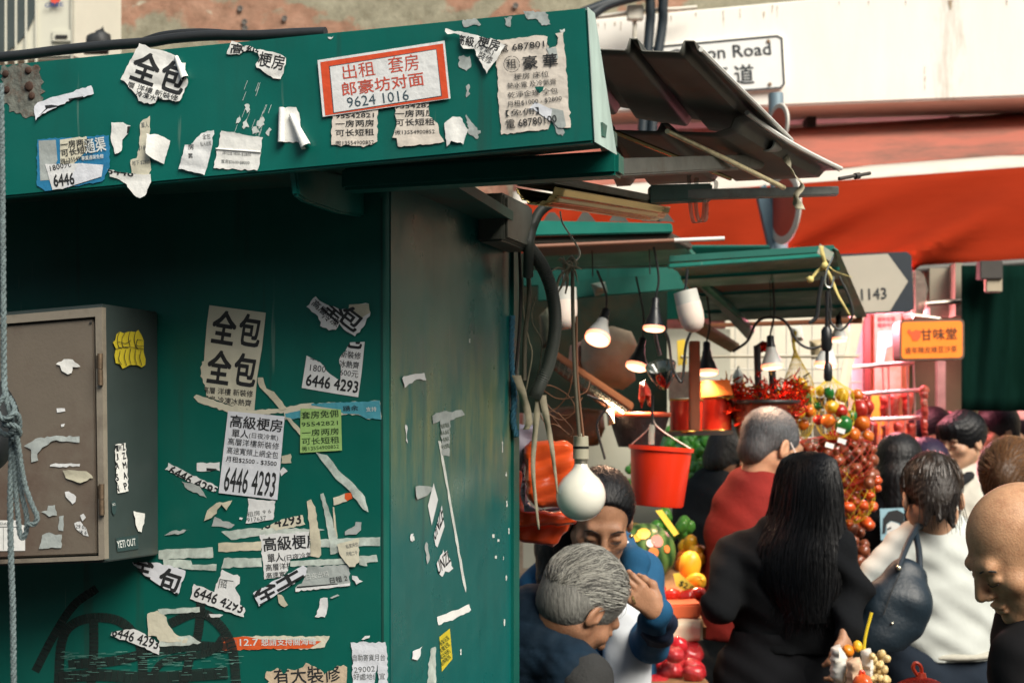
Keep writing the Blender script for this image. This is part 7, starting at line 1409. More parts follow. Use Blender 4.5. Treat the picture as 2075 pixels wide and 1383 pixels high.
def hand_mesh(wrist, f, back, thumb, curl=(40, 45, 35), s_=1.0, spread=.0, res=.0026, tcurl=.6):
    """palm + four bent fingers + thumb; f = finger direction, back = back of the hand, thumb = thumb side"""
    f, back = Vector(f).normalized(), Vector(back).normalized(); t = Vector(thumb); t = (t - f * t.dot(f)).normalized(); back = (back - f * back.dot(f) - t * back.dot(t)).normalized(); w_ = Vector(wrist); S = .92 * s_
    lo = w_ - Vector((.19, .19, .19)) * s_; hi = w_ + Vector((.19, .19, .19)) * s_; s = SDF(lo, hi, res)
    at = lambda a, b, c: w_ + (f * a + t * b + back * c) * S
    s.cap(at(-.018, 0, 0), at(.0, 0, 0), .025 * S, .026 * S, .01, sq=(back, 1.35))
    for o_ in (-.027, -.009, .009, .027): s.cap(at(.005, o_ * .6, 0), at(.078, o_, .004), .013 * S, .0115 * S, .014)
    for i, (o_, L_) in enumerate(((.029, 1.0), (.010, 1.08), (-.010, 1.0), (-.028, .82))):
        p = at(.080, o_, .003); a = 0; pts = [p]; d_ = f
        for j, (l_, c_) in enumerate(zip((.040, .026, .021), curl)):
            a += math.radians(c_ * (1 + .08 * i)); d_ = f * math.cos(a) - back * math.sin(a) + t * spread * (1.5 - i); p = p + d_.normalized() * l_ * L_ * S; pts.append(p)
        s.chain(pts, [.0098 * S, .0090 * S, .0082 * S, .0070 * S], .004)
    p0, p1 = at(.020, .030, -.006), at(.052, .050, -.016); d2 = (f * .8 - back * tcurl - t * .25 * tcurl).normalized()
    s.chain([p0, p1, p1 + d2 * .030 * S, p1 + (d2 - back * .3).normalized() * .052 * S], [.016 * S, .0115 * S, .010 * S, .008 * S], .008)
    return s.mesh()
def clothes(res, lo, hi): return SDF(lo, hi, res)
def folds(amp, a=(38, 24, 52), ph=0.0):
    return lambda x, y, z: amp * (np.sin(a[0] * x + 18 * z + 2.2 * np.sin(a[1] * z + ph) + ph) * .6 + np.sin(a[2] * z + 14 * x - 9 * y + 3 * np.sin(11 * x + ph)) * .7 + .35 * np.sin(95 * z + 60 * x + ph))
def person(label, head, M, hm, top_m, bot_m, sk, N, chest, waist, hip, SL, SR, armL, armR, width=.165, deep=1.45, res=.009, hem=None, fold=.004, feet=None, hands=(), shoe=None, group=None, arm_r=(.056, .047, .038), top_name='jacket', leg_r=(.088, .064, .05), collar=None, headkw={}, hres=.0045, noleg=False):
    """standing / bowed figure: joints are world points; clothes are their own shells, the body one skin"""
    N, chest, waist, hip, SL, SR = map(Vector, (N, chest, waist, hip, SL, SR)); armL = [Vector(q) for q in armL]; armR = [Vector(q) for q in armR]
    t = thing('person', label, 'person', (hip.x, hip.y, 0), group)
    across = (SR - SL); across.z = 0; across.normalize(); fwd = Vector((across.y, -across.x, 0))
    allp = [N, chest, waist, hip, SL, SR, *armL, *armR]; lo = Vector([min(p[i] for p in allp) - .24 for i in range(3)]); hi = Vector([max(p[i] for p in allp) + .22 for i in range(3)]); lo.z = min(lo.z, hip.z - .25)
    s = SDF(lo, hi, res); sq = (fwd, deep)
    up_ = (N - chest).normalized()
    s.chain([SL + up_ * -.01, N - up_ * .015, SR + up_ * -.01], [arm_r[0] * .95, .066, arm_r[0] * .95], .04)
    s.chain([N - up_ * .07, chest, waist, hip], [width * .80, width, width * .93, width * 1.0], .05, sq)
    for S, arm in ((SL, armL), (SR, armR)):
        pts = [S] + arm; n = len(pts); rr = [arm_r[0], arm_r[1], arm_r[2], arm_r[2] * .95][:n]
        if n > 1: s.chain(pts, rr, .03)
    if collar: s.chain([Vector(q) for q in collar[0]], [collar[1]] * len(collar[0]), .012)
    if fold < 0: s.warp(lambda x, y, z: .0045 * np.exp(-30 * np.sin((z + .35 * (x + y)) * 48) ** 2) + .0012 * np.sin(x * 160 + 5 * np.sin(z * 40)))
    elif fold: s.warp(folds(fold, ph=len(label)))
    hemz = hem if hem is not None else hip.z - .06
    s.cut((0, 0, hemz), (0, 0, -1)); s.build(top_name, top_m, t)
    if not noleg:
        zl = hip.z
        b = SDF((hip.x - .34, hip.y - .34, -.01), (hip.x + .34, hip.y + .34, zl + .12), max(res, .011)); b.cap(hip - across * .06, hip + across * .06, width * .84, width * .84, .04, sq=(fwd, max(1.2, deep)))
        legs = []
        for e in (-1, 1):
            h0 = hip + across * e * .085 - Vector((0, 0, .06)); kn = Vector((hip.x + across.x * e * .095, hip.y + across.y * e * .095, zl * .52)); an = Vector((hip.x + across.x * e * .10, hip.y + across.y * e * .10, .09)); legs.append((h0, kn, an)); b.chain([h0, kn, an], list(leg_r), .03)
        b.warp(folds(.004, (20, 14, 30), 2.0)); b.build('trousers', bot_m, t)
        for h0, kn, an in legs:
            q = SDF(an - Vector((.2, .2, .1)), an + Vector((.2, .2, .08)), .008); q.cap(an + Vector((0, 0, -.045)) - fwd * .03, an + fwd * .13 + Vector((0, 0, -.06)), .042, .036, .02); q.cap(an, an + Vector((0, 0, -.04)), .042, .042, .02); q.cut((0, 0, .004), (0, 0, -1)); q.build('shoe', shoe or mat('shoe_dark', (.03, .03, .03), .5), t)
    # skin: trunk, limbs and head in one mesh
    c = SDF(lo - Vector((.05, .05, .05)), Vector((hi.x, hi.y, max(hi.z, N.z + .1))), .012); c.chain([N, chest, waist, hip], [.05, width * .72, width * .68, width * .72], .05, sq)
    for S, arm in ((SL, armL), (SR, armR)): c.chain([N - up_ * .06, S] + arm, [.05, .042, .036, .027, .025][:2 + len(arm)], .03)
    c.cap(N - up_ * .05, N + up_ * .03, .052, .05, .02)
    if not noleg:
        for h0, kn, an in legs: c.chain([h0, kn, an], [.06, .045, .034], .03)
    nk = M.inverted() @ N; nk = Vector((0, .03, -.06)) + (nk - Vector((0, .03, -.06))).normalized() * min(.17, (nk - Vector((0, .03, -.06))).length + .01); headkw = dict(headkw, neck=tuple(nk)); h = head_sdf(hres, **headkw); ex = [to_world(h, M)] + list(hands); body = c.build('body', sk, t, extra=ex)
    return t
def V3(px, py, d): return P(px, py, d)
# ---------------------------------------------------------------- vendor woman facing us, head bowed
d = 3.75
M = frame(P(1217, 1050, d), 3, 27, 3)
dn = cloth('jacket_blue', (.012, .075, .16), bump=.3, bs=60); dk_n = cloth('trousers_dark', (.02, .024, .03))
hd_ = hand_mesh(P(1328, 1236, 3.42), (P(1284, 1196, 3.40) - P(1328, 1236, 3.42)), (.25, -1, .25), (.2, -.1, 1), (28, 50, 40), .88, .02)
vend = person('woman vendor in blue jacket over white shirt, looking down at her raised hand', None, M, None, dn, dk_n, SK1, P(1205, 1128, 3.92), P(1200, 1230, 3.93), P(1205, 1400, 3.95), P(1205, 1560, 4.0),
    P(1100, 1185, 3.92), P(1300, 1160, 3.92), [P(1080, 1330, 3.85), P(1160, 1400, 3.6)], [P(1318, 1300, 3.74), P(1330, 1242, 3.44)], width=.17, deep=1.5, res=.008, fold=.003, hands=[hd_], headkw=dict(fem=True), hres=.0036, hem=.72)
vend_cut = [c_ for c_ in vend.children if c_.name.startswith('jacket')][0]
tee = mat('tee_white', (.72, .76, .80), .8, var=.05, scale=5, bump=.3, bscale=20)
s = SDF(P(1225, 1440, 3.6) - Vector((.12, .1, .05)), P(1300, 1105, 3.9) + Vector((.1, .15, .08)), .007)
s.chain([P(1262, 1120, 3.84), P(1268, 1240, 3.79), P(1272, 1440, 3.80)], [.035, .062, .064], .03, (Vector((0, 1, 0)), 1.5)); s.warp(folds(.003, (40, 20, 30), 4)); s.build('shirt', tee, vend)
s = SDF(P(1225, 1240, 3.55) - Vector((.1, .0, .05)), P(1330, 1090, 4.0) + Vector((.1, .15, .08)), .006); s.chain([P(1212, 1112, 3.98), P(1262, 1106, 3.90), P(1288, 1135, 3.80), P(1296, 1185, 3.77)], [.03, .034, .034, .02], .02); s.warp(folds(.003, (60, 30, 70), 1)); s.build('hood', dn, vend)
s = SDF(P(1290, 1330, 3.3) - Vector((.1, .1, .02)), P(1380, 1230, 3.8) + Vector((.06, .1, .03)), .006); s.chain([P(1336, 1250, 3.47), P(1336, 1266, 3.52), P(1318, 1302, 3.74)], [.033, .039, .05], .012); s.warp(folds(.003, (50, 40, 90), 3)); s.build('sleeve', cloth('sleeve_navy', (.012, .02, .045)), vend)
s = hair_sdf(.009, .0045, [((0, -.052, .052), (0, -.86, -.5))], [('cap', ((0, .09, .03), (0, .12, -.04), .035, .03, .03))], .0012, 90); s.cut((0, -.0, -.085), (0, -.5, -1)); s.build('hair', H_BLK, vend, M)
ds = rand_dirs(300, lambda v: v.z > -.2 and v.y > -.75, 5); mb = strands(M, ds, lambda u: (u.x * .6, 1.0, -.35), 12, .10, lift=(.025, .045), rad=.0008, seed=4); mb.build('hair_strands', H_BLK, vend, True)
s = SDF(P(1070, 1230, 3.75) - Vector((.05, .1, .05)), P(1180, 1020, 4.0) + Vector((.1, .15, .08)), .007); s.chain([P(1165, 1060, 3.85), P(1130, 1110, 3.87), P(1112, 1175, 3.84)], [.05, .055, .035], .03); s.warp(lambda x, y, z: .002 * np.sin(x * 260 + 9 * np.sin(z * 30))); s.build('loose_hair', H_BLK, vend)
def face_line(M, pts, r, m, name, par):
    mb = MB(); mb.tube([M @ Vector(q) for q in bez(pts, 5)], r, 6); return mb.build(name, m, par, True)
browm = mat('brow_dark', (.02, .014, .010), .8)
for e in (1, -1):
    face_line(M, [(e * .016, -.0925, .010), (e * .034, -.0905, .0165), (e * .050, -.080, .010)], [.0018] * 5 + [.0024] * 5 + [.001], browm, 'eyebrow', vend)
    face_line(M, [(e * .018, -.0905, -.0165), (e * .031, -.0915, -.0195), (e * .045, -.084, -.0165)], .0014, browm, 'eyelashes', vend)
mb = MB(); mb.ball(M @ Vector((.084, .004, -.050)), .006, 8); mb.build('earring', mat('gold_ring', (.7, .5, .2), .2, .9), vend, True)
lipm = mat('lip_red', (.34, .10, .08), .45); s = SDF((-.04, -.12, -.1), (.04, -.06, -.05), .0025); s.ell((0, -.0910, -.069), (.0225, .0095, .0050), 0); s.ell((0, -.089, -.0795), (.0195, .0095, .0062), .001); s.build('lips', lipm, vend, M)
rg = MB(); rg.lathe([(.0098, -.002), (.0108, -.002), (.0108, .002), (.0098, .002)], P(1284, 1214, 3.395), 14, 0, Matrix.Rotation(math.radians(70), 3, 'Y')); rg.build('ring', mat('gold_ring', (.7, .5, .2)), vend, True)
# ---------------------------------------------------------------- old man in a quilted vest, bowed, back of head towards us
d = 3.02
PO = lambda x, y, dd: P(x, y, dd + .34)
M = frame(PO(1180, 1226, d), 128, 40, -10)
vest = mat('vest_navy', (.005, .016, .030), .8, var=.3, scale=12, bump=.7, bscale=30, spec=.2); grs = cloth('sleeve_charcoal', (.035, .036, .036), .9, .5, 120)
oldm = person('grey haired old man in a navy quilted vest bending forward by the side wall', None, M, None, vest, dk_n, SK3, PO(1118, 1262, 3.06), PO(1072, 1345, 3.12), PO(990, 1460, 3.25), PO(900, 1540, 3.35),
    PO(1010, 1330, 3.40), PO(1168, 1372, 2.92), [PO(1050, 1500, 3.4), PO(1140, 1560, 3.1)], [PO(1210, 1520, 2.86), PO(1250, 1600, 2.85)], width=.17, deep=1.3, res=.0065, fold=-1, headkw=dict(neck=(0, .075, -.16), old=True), hres=.0034, arm_r=(.070, .052, .042), top_name='vest', hem=.75)
vm = [c_ for c_ in oldm.children if c_.name.startswith('vest')][0]
s = SDF(PO(1060, 1300, 2.8) - Vector((.1, .1, .02)), PO(1180, 1190, 3.2) + Vector((.1, .12, .05)), .005)
s.chain([PO(1050, 1240, 3.16), PO(1092, 1222, 3.10), PO(1124, 1250, 3.03), PO(1148, 1298, 3.0), PO(1196, 1336, 2.97)], [.022, .026, .026, .024, .016], .03); s.warp(lambda x, y, z: .0018 * np.sin((x + z) * 210)); s.build('collar', vest, oldm)
s = SDF(PO(1120, 1420, 2.7) - Vector((.05, .1, .25)), PO(1260, 1330, 3.0) + Vector((.1, .1, .08)), .006); s.chain([PO(1185, 1378, 2.90), PO(1212, 1500, 2.86), PO(1245, 1600, 2.85)], [.064, .056, .045], .02); s.warp(folds(.003, (50, 30, 60), 2)); s.build('sleeve', grs, oldm)
mb = MB()   # quilting seams of the vest
for k in range(6):
    q = [PO(1042 + 8 * k, 1262 + 30 * k, 2.90 + .004 * k), PO(1090 + 6 * k, 1252 + 34 * k, 2.86), PO(1130 + 4 * k, 1275 + 34 * k, 2.84)]
s = hair_sdf(.010, .0042, [((0, -.066, .062), (0, -.94, .30)), ((0, -.045, -.02), (0, -.95, -.2))], [('ell', ((0, .046, -.030), (.066, .050, .055), .05))], .0006, 120); s.ell((.094, .012, -.022), (.030, .021, .044), .006, None, True); s.ell((-.094, .012, -.022), (.030, .021, .044), .006, None, True)
s.build('hair', H_GRY, oldm, M)
hs1 = mat('hair_strand_light', (.38, .38, .34), .5); hs2 = mat('hair_strand_dark', (.08, .08, .075), .5)
okd = lambda v: not (v.z < -.1 and v.y < .1) and not (v.y < -.55 and v.z < .55)
flow = lambda u: (u.x * .25 + .25 * math.sin(u.z * 9), .85 + .2 * math.sin(u.x * 7 + u.z * 5), -.55 - .5 * max(0, u.y))
for nm, m_, n_, sd in (('hair_strands', hs1, 1500, 11), ('hair_strands', hs2, 1100, 12)):
    mb = strands(M, rand_dirs(n_, okd, sd), flow, 17, .085, lift=(.03, .085), rad=.00065, seed=sd, wave=.30); mb.build(nm, m_, oldm, True)
# ---------------------------------------------------------------- bald man, right edge, near
d = 2.72
M = frame(P(2062, 1108, d), -82, 34, 4)
bald = person('bald man in black shirt at the right edge, looking down', None, M, None, cloth('shirt_black', (.005, .005, .006), .9, .3), dk_n, skin('skin_amber', (.50, .28, .155), .6), P(2112, 1262, 2.80), P(2150, 1370, 2.82), P(2170, 1560, 2.85), P(2175, 1720, 2.88), P(2080, 1345, 2.66), P(2210, 1345, 3.0), [P(2060, 1560, 2.6), P(2010, 1660, 2.55)], [P(2230, 1560, 3.0), P(2180, 1700, 2.95)], width=.175, res=.008, headkw=dict(neck=(0, .08, -.16), old=True), hres=.0032, top_name='shirt', arm_r=(.062, .052, .042))
for e in (1, -1): face_line(M, [(e * .018, -.0925, .010), (e * .036, -.0885, .0150), (e * .052, -.078, .008)], .0022, mat('brow_grey', (.05, .045, .04), .8), 'eyebrow', bald); face_line(M, [(e * .018, -.0905, -.0165), (e * .031, -.0915, -.0195), (e * .045, -.084, -.0165)], .0012, browm, 'eyelashes', bald)
ds = rand_dirs(260, lambda v: v.z < .15 and v.y > -.1 and abs(v.x) > .3, 31); mb = strands(M, ds, lambda u: (0, .3, -1), 4, .03, r=(.0765, .096, .086), c=(0, .014, .030), lift=(.0, .012), rad=.0006, seed=31); mb.build('stubble', hs2, bald, True)
# ---------------------------------------------------------------- long haired woman in black, from behind
d = 4.05
M = frame(P(1640, 1014, d), 172, 8, 0)
blk = cloth('sweater_black', (.0026, .0034, .0046), .95, .4, 45); 
hw = hand_mesh(P(1712, 1296, 3.86), (-.05, -.25, -1), (.6, -.8, .1), (-.5, -.6, 0), (25, 35, 30), .85)
lw_ = person('long haired woman in black knit sweater and skirt seen from behind', None, M, None, blk, cloth('skirt_black', (.004, .0045, .006), .95), SK1, P(1635, 1075, 4.05), P(1590, 1160, 4.06), P(1594, 1262, 4.06), P(1580, 1370, 4.08),
    P(1694, 1112, 4.0), P(1492, 1118, 4.12), [P(1728, 1200, 3.98), P(1714, 1284, 3.88)], [P(1458, 1222, 4.0), P(1490, 1230, 4.3)], width=.145, deep=1.4, res=.008, fold=.007, hands=[hw], headkw=dict(fem=True, face=True), arm_r=(.052, .045, .034), top_name='sweater', hem=P(0, 1318, 4.05).z, leg_r=(.10, .07, .05))
s = SDF(P(1440, 1460, 3.7) - Vector((.05, .1, .3)), P(1700, 1290, 4.3) + Vector((.08, .12, .05)), .009); s.chain([P(1580, 1300, 4.07), P(1568, 1390, 4.08), P(1565, 1560, 4.1)], [.142, .158, .16], .04, (Vector((0, 1, 0)), 1.3)); s.warp(folds(.007, (18, 12, 20), 1)); s.build('skirt', cloth('skirt_black', (.009, .01, .013)), lw_)
# hair sheet: profile widths traced from crown to tips
prof = [(914, 1640, 1, .002), (918, 1640, 28, .06), (932, 1640, 50, .092), (962, 1638, 60, .112), (1000, 1637, 67, .124), (1040, 1634, 71, .128), (1075, 1628, 84, .132), (1105, 1622, 98, .142), (1140, 1620, 102, .152), (1180, 1620, 98, .156), (1215, 1622, 86, .154), (1250, 1626, 66, .150)]
def hair_pt(sv, ph, off=0.0):
    i = min(len(prof) - 2, int(sv * (len(prof) - 1))); t_ = sv * (len(prof) - 1) - i; y, cx, w_, dp = (prof[i][k] + (prof[i + 1][k] - prof[i][k]) * t_ for k in range(4))
    q = P(cx, y, d); R_ = w_ / F * d + off; return Vector((q.x + R_ * math.sin(ph), d + .015 - (dp + off) * math.cos(ph) * (1 if math.cos(ph) > 0 else .75), q.z))
mb = MB(); nS, nP = 36, 48
for i in range(nS):
    for j in range(nP):
        a0, a1 = -2.1 + 4.2 * j / nP, -2.1 + 4.2 * (j + 1) / nP; w0 = lambda sv, ph: hair_pt(sv, ph, .0025 * math.sin(ph * 40 + sv * 5) * min(1, sv * 3))
        mb.quad(w0(i / nS, a0), w0(i / nS, a1), w0((i + 1) / nS, a1), w0((i + 1) / nS, a0))
o = mb.build('hair', H_BLK, lw_, True); o.modifiers.new('thickness', 'SOLIDIFY').thickness = .02
mb = MB(); rs = random.Random(77)
for k in range(1100):
    ph = rs.uniform(-2.1, 2.1); e1 = rs.uniform(.75, 1.0) + .0; st = rs.uniform(0, .35) if rs.random() < .6 else 0; dp = rs.gauss(0, .06); off = rs.uniform(.001, .006); wv = rs.uniform(0, 6)
    pts = [hair_pt(min(.999, st + (e1 - st) * i / 16), ph + dp * i / 16 + .02 * math.sin(i * .6 + wv), off + .002 * math.sin(i * .9 + wv)) for i in range(17)]
    if e1 > .9:
        q = pts[-1]; pts.append(q + Vector((rs.gauss(0, .01), 0, -rs.uniform(.01, .05))))
    mb.tube(pts, [.0013 * (1 - .6 * i / len(pts)) for i in range(len(pts))], 3, caps=False)
mb.build('hair_strands', H_BLK, lw_, True)
# ---------------------------------------------------------------- grey haired man in the red shirt
d = 4.72
M = frame(P(1566, 905, d), 116, 16, 4)
red = cloth('shirt_red', (.17, .016, .014), .9, .35, 60)
rm = person('grey haired man in dark red shirt with white mask straps, behind the long haired woman', None, M, None, red, cloth('trousers_grey', (.10, .12, .13)), SK2, P(1530, 985, 4.72), P(1525, 1080, 4.72), P(1520, 1200, 4.72), P(1500, 1310, 4.72), P(1600, 1034, 4.62), P(1480, 1042, 4.86), [P(1620, 1180, 4.6), P(1640, 1240, 4.6)], [P(1448, 1160, 4.86), P(1440, 1268, 4.80)], width=.168, deep=1.35, res=.009, fold=.003, headkw=dict(neck=(0, .06, -.18)), hres=.0045, arm_r=(.056, .054, .048), top_name='shirt', hem=P(0, 1292, 4.72).z)
s = hair_sdf(.006, .0045, [((0, -.045, .07), (0, -.9, .42)), ((0, -.02, -.03), (0, -.6, -.85))], [('ell', ((0, .075, -.03), (.06, .04, .05), .03))], .0008, 120); s.ell((.092, .008, -.026), (.03, .026, .04), .006, None, True); s.ell((-.092, .008, -.026), (.03, .026, .04), .006, None, True); s.build('hair', H_SALT, rm, M)
mb = strands(M, rand_dirs(420, lambda v: (v.z > -.2 or v.y > .3) and v.y > -.55, 41), lambda u: (0, .6, -.7), 5, .05, r=(.081, .100, .090), lift=(.0, .03), rad=.0009, seed=41); mb.build('hair_strands', mat('hair_strand_mid', (.17, .18, .19), .5), rm, True)
mb = MB(); e_ = -1
for e in (1, -1): mb.tube([M @ Vector(q) for q in ((e * .082, -.006, .010), (e * .078, -.045, -.028), (e * .062, -.075, -.045))], .0022, 6); mb.tube([M @ Vector(q) for q in ((e * .080, .004, -.045), (e * .074, -.03, -.075), (e * .060, -.068, -.080))], .0022, 6)
mb.build('mask_strap', mat('mask_white', (.78, .78, .76), .7), rm, True)
s = SDF((-.09, -.15, -.13), (.09, -.02, -.02), .005); s.ell((0, -.06, -.065), (.064, .062, .048), 0); s.cut((0, -.055, -.06), (0, 1, .15)); s.build('mask', mat('mask_white', (.78, .78, .76)), rm, M)
# ---------------------------------------------------------------- man in dark jacket further back
M = frame(P(1486, 930, 5.45), 120, 22, 0)
dj = person('dark haired man in dark grey jacket left of the red shirted man', None, M, None, cloth('jacket_slate', (.022, .028, .032), .8), dk_n, SK1, P(1452, 985, 5.45), P(1440, 1060, 5.45), P(1430, 1180, 5.45), P(1425, 1280, 5.45), P(1490, 1020, 5.3), P(1402, 1010, 5.6), [P(1500, 1130, 5.3), P(1540, 1170, 5.3)], [P(1385, 1110, 5.6), P(1400, 1190, 5.5)], width=.18, res=.011, headkw=dict(neck=(0, .07, -.17)), hres=.006, top_name='jacket', collar=([P(1440, 975, 5.5), P(1456, 972, 5.42), P(1478, 985, 5.38)], .035))
s = hair_sdf(.009, .006, [((0, -.06, .06), (0, -.9, .35)), ((0, -.02, -.03), (0, -.6, -.85))], [('ell', ((0, .075, -.03), (.06, .04, .05), .03))]); s.ell((.095, .008, -.026), (.03, .026, .04), .006, None, True); s.ell((-.095, .008, -.026), (.03, .026, .04), .006, None, True); s.build('hair', H_GD, dj, M)
# ---------------------------------------------------------------- person in black with a printed square on the back
M = frame(P(1822, 945, 5.6), 160, 4, 0)
bp_ = person('black clothed person with a pale blue printed square on the back of the sweater', None, M, None, cloth('sweater_black2', (.004, .0045, .006), .95), cloth('skirt_grey', (.16, .145, .12)), SK2, P(1815, 990, 5.6), P(1800, 1060, 5.6), P(1798, 1130, 5.6), P(1790, 1230, 5.6), P(1858, 1015, 5.5), P(1760, 1012, 5.7), [P(1870, 1110, 5.5), P(1860, 1160, 5.4)], [P(1748, 1100, 5.65), P(1765, 1180, 5.5)], width=.17, res=.011, headkw=dict(fem=True), hres=.006, top_name='sweater', hem=P(0, 1135, 5.6).z)
s = hair_sdf(.012, .006, [((0, -.06, -.02), (0, -.95, -.1))], [('ell', ((0, .07, -.05), (.07, .06, .09), .03)), ('cap', ((0, .08, -.05), (0, .09, -.15), .06, .05, .03))]); s.build('hair', H_BLK, bp_, M)
BPP = Plane(P(1810, 1058, 5.44), Vector((.12, 1, 0))); pr_ = MB(); sheet(BPP, [(1783, 1030), (1832, 1028), (1833, 1092), (1785, 1094)], flat, pr_, 0, 12, 0); pr_.build('back_print', mat('print_blue', (.26, .44, .52), .7, var=.1), bp_)
pr_ = MB(); sheet(BPP, [(1790, 1050), (1800, 1036), (1818, 1032), (1832, 1040), (1832, 1070), (1822, 1058), (1806, 1054), (1796, 1062), (1794, 1080), (1788, 1080)], flat, pr_, 0, 12, .002); sheet(BPP, [(1798, 1070), (1806, 1066), (1806, 1070), (1798, 1074)], flat, pr_, 0, 12, .003); pr_.build('print_dark', INK, bp_)
pr_ = MB(); sheet(BPP, [(1797, 1062), (1806, 1056), (1820, 1060), (1830, 1072), (1826, 1092), (1797, 1092)], flat, pr_, 0, 12, .0014); pr_.build('print_light', mat('print_pale', (.62, .64, .62), .7), bp_)
# ---------------------------------------------------------------- woman in the off-white jacket with a navy handbag
d = 4.28
M = frame(P(1888, 1008, d), 176, 26, 0)
wj = cloth('jacket_offwhite', (.50, .53, .50), .75, .25, 30, var=.06)
ww = person('woman in off-white jacket with tied dark hair and navy handbag seen from behind', None, M, None, wj, cloth('trousers_navy', (.014, .022, .035)), SK2, P(1890, 1082, 4.30), P(1900, 1160, 4.32), P(1905, 1260, 4.32), P(1908, 1350, 4.32), P(1984, 1125, 4.35), P(1832, 1112, 4.26), [P(2000, 1230, 4.35), P(1985, 1300, 4.5)], [P(1745, 1212, 4.2), P(1752, 1300, 4.35)], width=.158, deep=1.3, res=.007, fold=.0065, headkw=dict(fem=True), hres=.005, arm_r=(.058, .056, .046), hem=P(0, 1332, 4.3).z, collar=([P(1846, 1075, 4.30), P(1888, 1066, 4.24), P(1932, 1074, 4.30)], .022))
s = SDF(P(1790, 1350, 4.0) - Vector((.05, .05, .03)), P(2020, 1300, 4.6) + Vector((.05, .05, .03)), .007); s.ell(P(1908, 1320, 4.32), (.160, .130, .024), 0); s.build('waistband', cloth('band_beige', (.40, .39, .33), .85, .5, 90), ww)
s = hair_sdf(.008, .0046, [((0, -.03, -.06), (0, -.75, -.65))], [('ell', ((0, .10, .075), (.022, .020, .020), .02)), ('ell', ((0, .075, -.03), (.06, .04, .055), .03)), ('cap', ((.03, .085, -.06), (.045, .09, -.12), .020, .006, .01)), ('cap', ((-.02, .085, -.07), (-.03, .095, -.13), .02, .006, .01)), ('cap', ((.0, .085, -.07), (.005, .095, -.11), .02, .008, .01))], .0014, 90); s.build('hair', H_DBR, ww, M)
mb = strands(M, rand_dirs(500, lambda v: (v.z > -.3) and v.y > -.5, 51), lambda u: (-u.x * .5, .2 + .5 * (u.z > .4), .75 if u.z < .5 else -.2), 9, .07, lift=(.02, .07), rad=.0011, seed=51, wave=.1); mb.build('hair_strands', mat('hair_strand_brown', (.045, .028, .018), .35), ww, True)
mb = MB(); rs = random.Random(6)
for k in range(40):
    x = rs.uniform(-.06, .06); mb.tube([M @ Vector(q) for q in ((x, .105, -.03), (x * 1.05, .108, -.08), (x * 1.1 + rs.gauss(0, .006), .104, -.11 - rs.uniform(0, .05)))], [.0016, .0013, .0005], 3, caps=False)
mb.build('loose_strands', H_DBR, ww, True)
# navy handbag held by its straps
hb = thing('handbag', 'navy leather handbag hanging from the shoulder of the off-white jacket woman', 'handbag', P(1800, 1240, 4.0)); nav = mat('leather_navy', (.004, .013, .022), .5, var=.25, scale=10, bump=.35, bscale=90)
s = SDF(P(1725, 1310, 3.85) - Vector((.03, .05, .03)), P(1880, 1130, 4.2) + Vector((.03, .1, .03)), .006); s.chain([P(1852, 1172, 4.02), P(1838, 1220, 4.0), P(1790, 1285, 4.0)], [.036, .062, .060], .03, (Vector((0, 1, 0)), 1.1)); s.chain([P(1828, 1155, 4.02), P(1790, 1220, 4.0), P(1762, 1285, 4.0)], [.036, .050, .052], .04, (Vector((0, 1, 0)), 1.1)); s.cap(P(1775, 1295, 4.0), P(1842, 1265, 4.0), .045, .04, .04); s.warp(folds(.002, (30, 20, 40), 2)); s.build('bag_body', nav, hb)
mb = MB(); mb.tube(bez([P(1820, 1152, 3.97), P(1838, 1105, 4.05), P(1858, 1068, 4.16), P(1866, 1066, 4.22)], 8), .009, 8); mb.tube(bez([P(1864, 1160, 4.0), P(1862, 1115, 4.06), P(1856, 1080, 4.14), P(1858, 1064, 4.24)], 8), .009, 8); mb.build('strap', nav, hb, True)
mb = MB(); mb.ball(P(1821, 1150, 3.96), .007, 8); mb.ball(P(1808, 1262, 3.935), .004, 8); mb.build('rivet', mat('highlight_rivet_metal', (.85, .8, .62)), hb, True); mb = MB(); mb.tube(bez([P(1824, 1160, 3.965), P(1806, 1200, 3.938), P(1790, 1245, 3.935)], 6), .0015, 5); mb.build('seam', dk, hb, True)
# ---------------------------------------------------------------- young man in a white T-shirt, facing left
M = frame(P(1948, 893, 6.4), -58, 8, 0)
wt_ = person('black haired young man in white T-shirt with black backpack strap', None, M, None, cloth('tshirt_white', (.52, .50, .43), .85), dk_n, SK2, P(1968, 955, 6.45), P(1968, 1020, 6.45), P(1968, 1110, 6.45), P(1968, 1190, 6.45), P(1930, 990, 6.35), P(2012, 985, 6.6), [P(1928, 1048, 6.3), P(1880, 1060, 6.1)], [P(2030, 1070, 6.6), P(2000, 1120, 6.4)], width=.165, res=.012, headkw=dict(neck=(0, .05, -.19)), hres=.005, top_name='tshirt')
s = hair_sdf(.016, .006, [((0, -.085, .0), (0, -.5, -.85)), ((0, -.03, -.045), (0, -.45, -.9))], [('ell', ((0, -.06, .06), (.066, .05, .045), .03))], .002, 60); s.build('hair', H_BLK, wt_, M)
for e in (1, -1): face_line(M, [(e * .016, -.0925, .008), (e * .034, -.0905, .013), (e * .050, -.080, .008)], .002, browm, 'eyebrow', wt_); face_line(M, [(e * .018, -.0905, -.0125), (e * .031, -.0925, -.011), (e * .045, -.084, -.0125)], .002, browm, 'eyelashes', wt_)
mb = MB(); mb.tube(bez([P(1926, 1010, 6.23), P(1945, 978, 6.25), P(1972, 962, 6.38), P(1996, 968, 6.52)], 6), .022, 8); mb.build('backpack_strap', cloth('strap_black', (.012, .013, .015)), wt_, True)
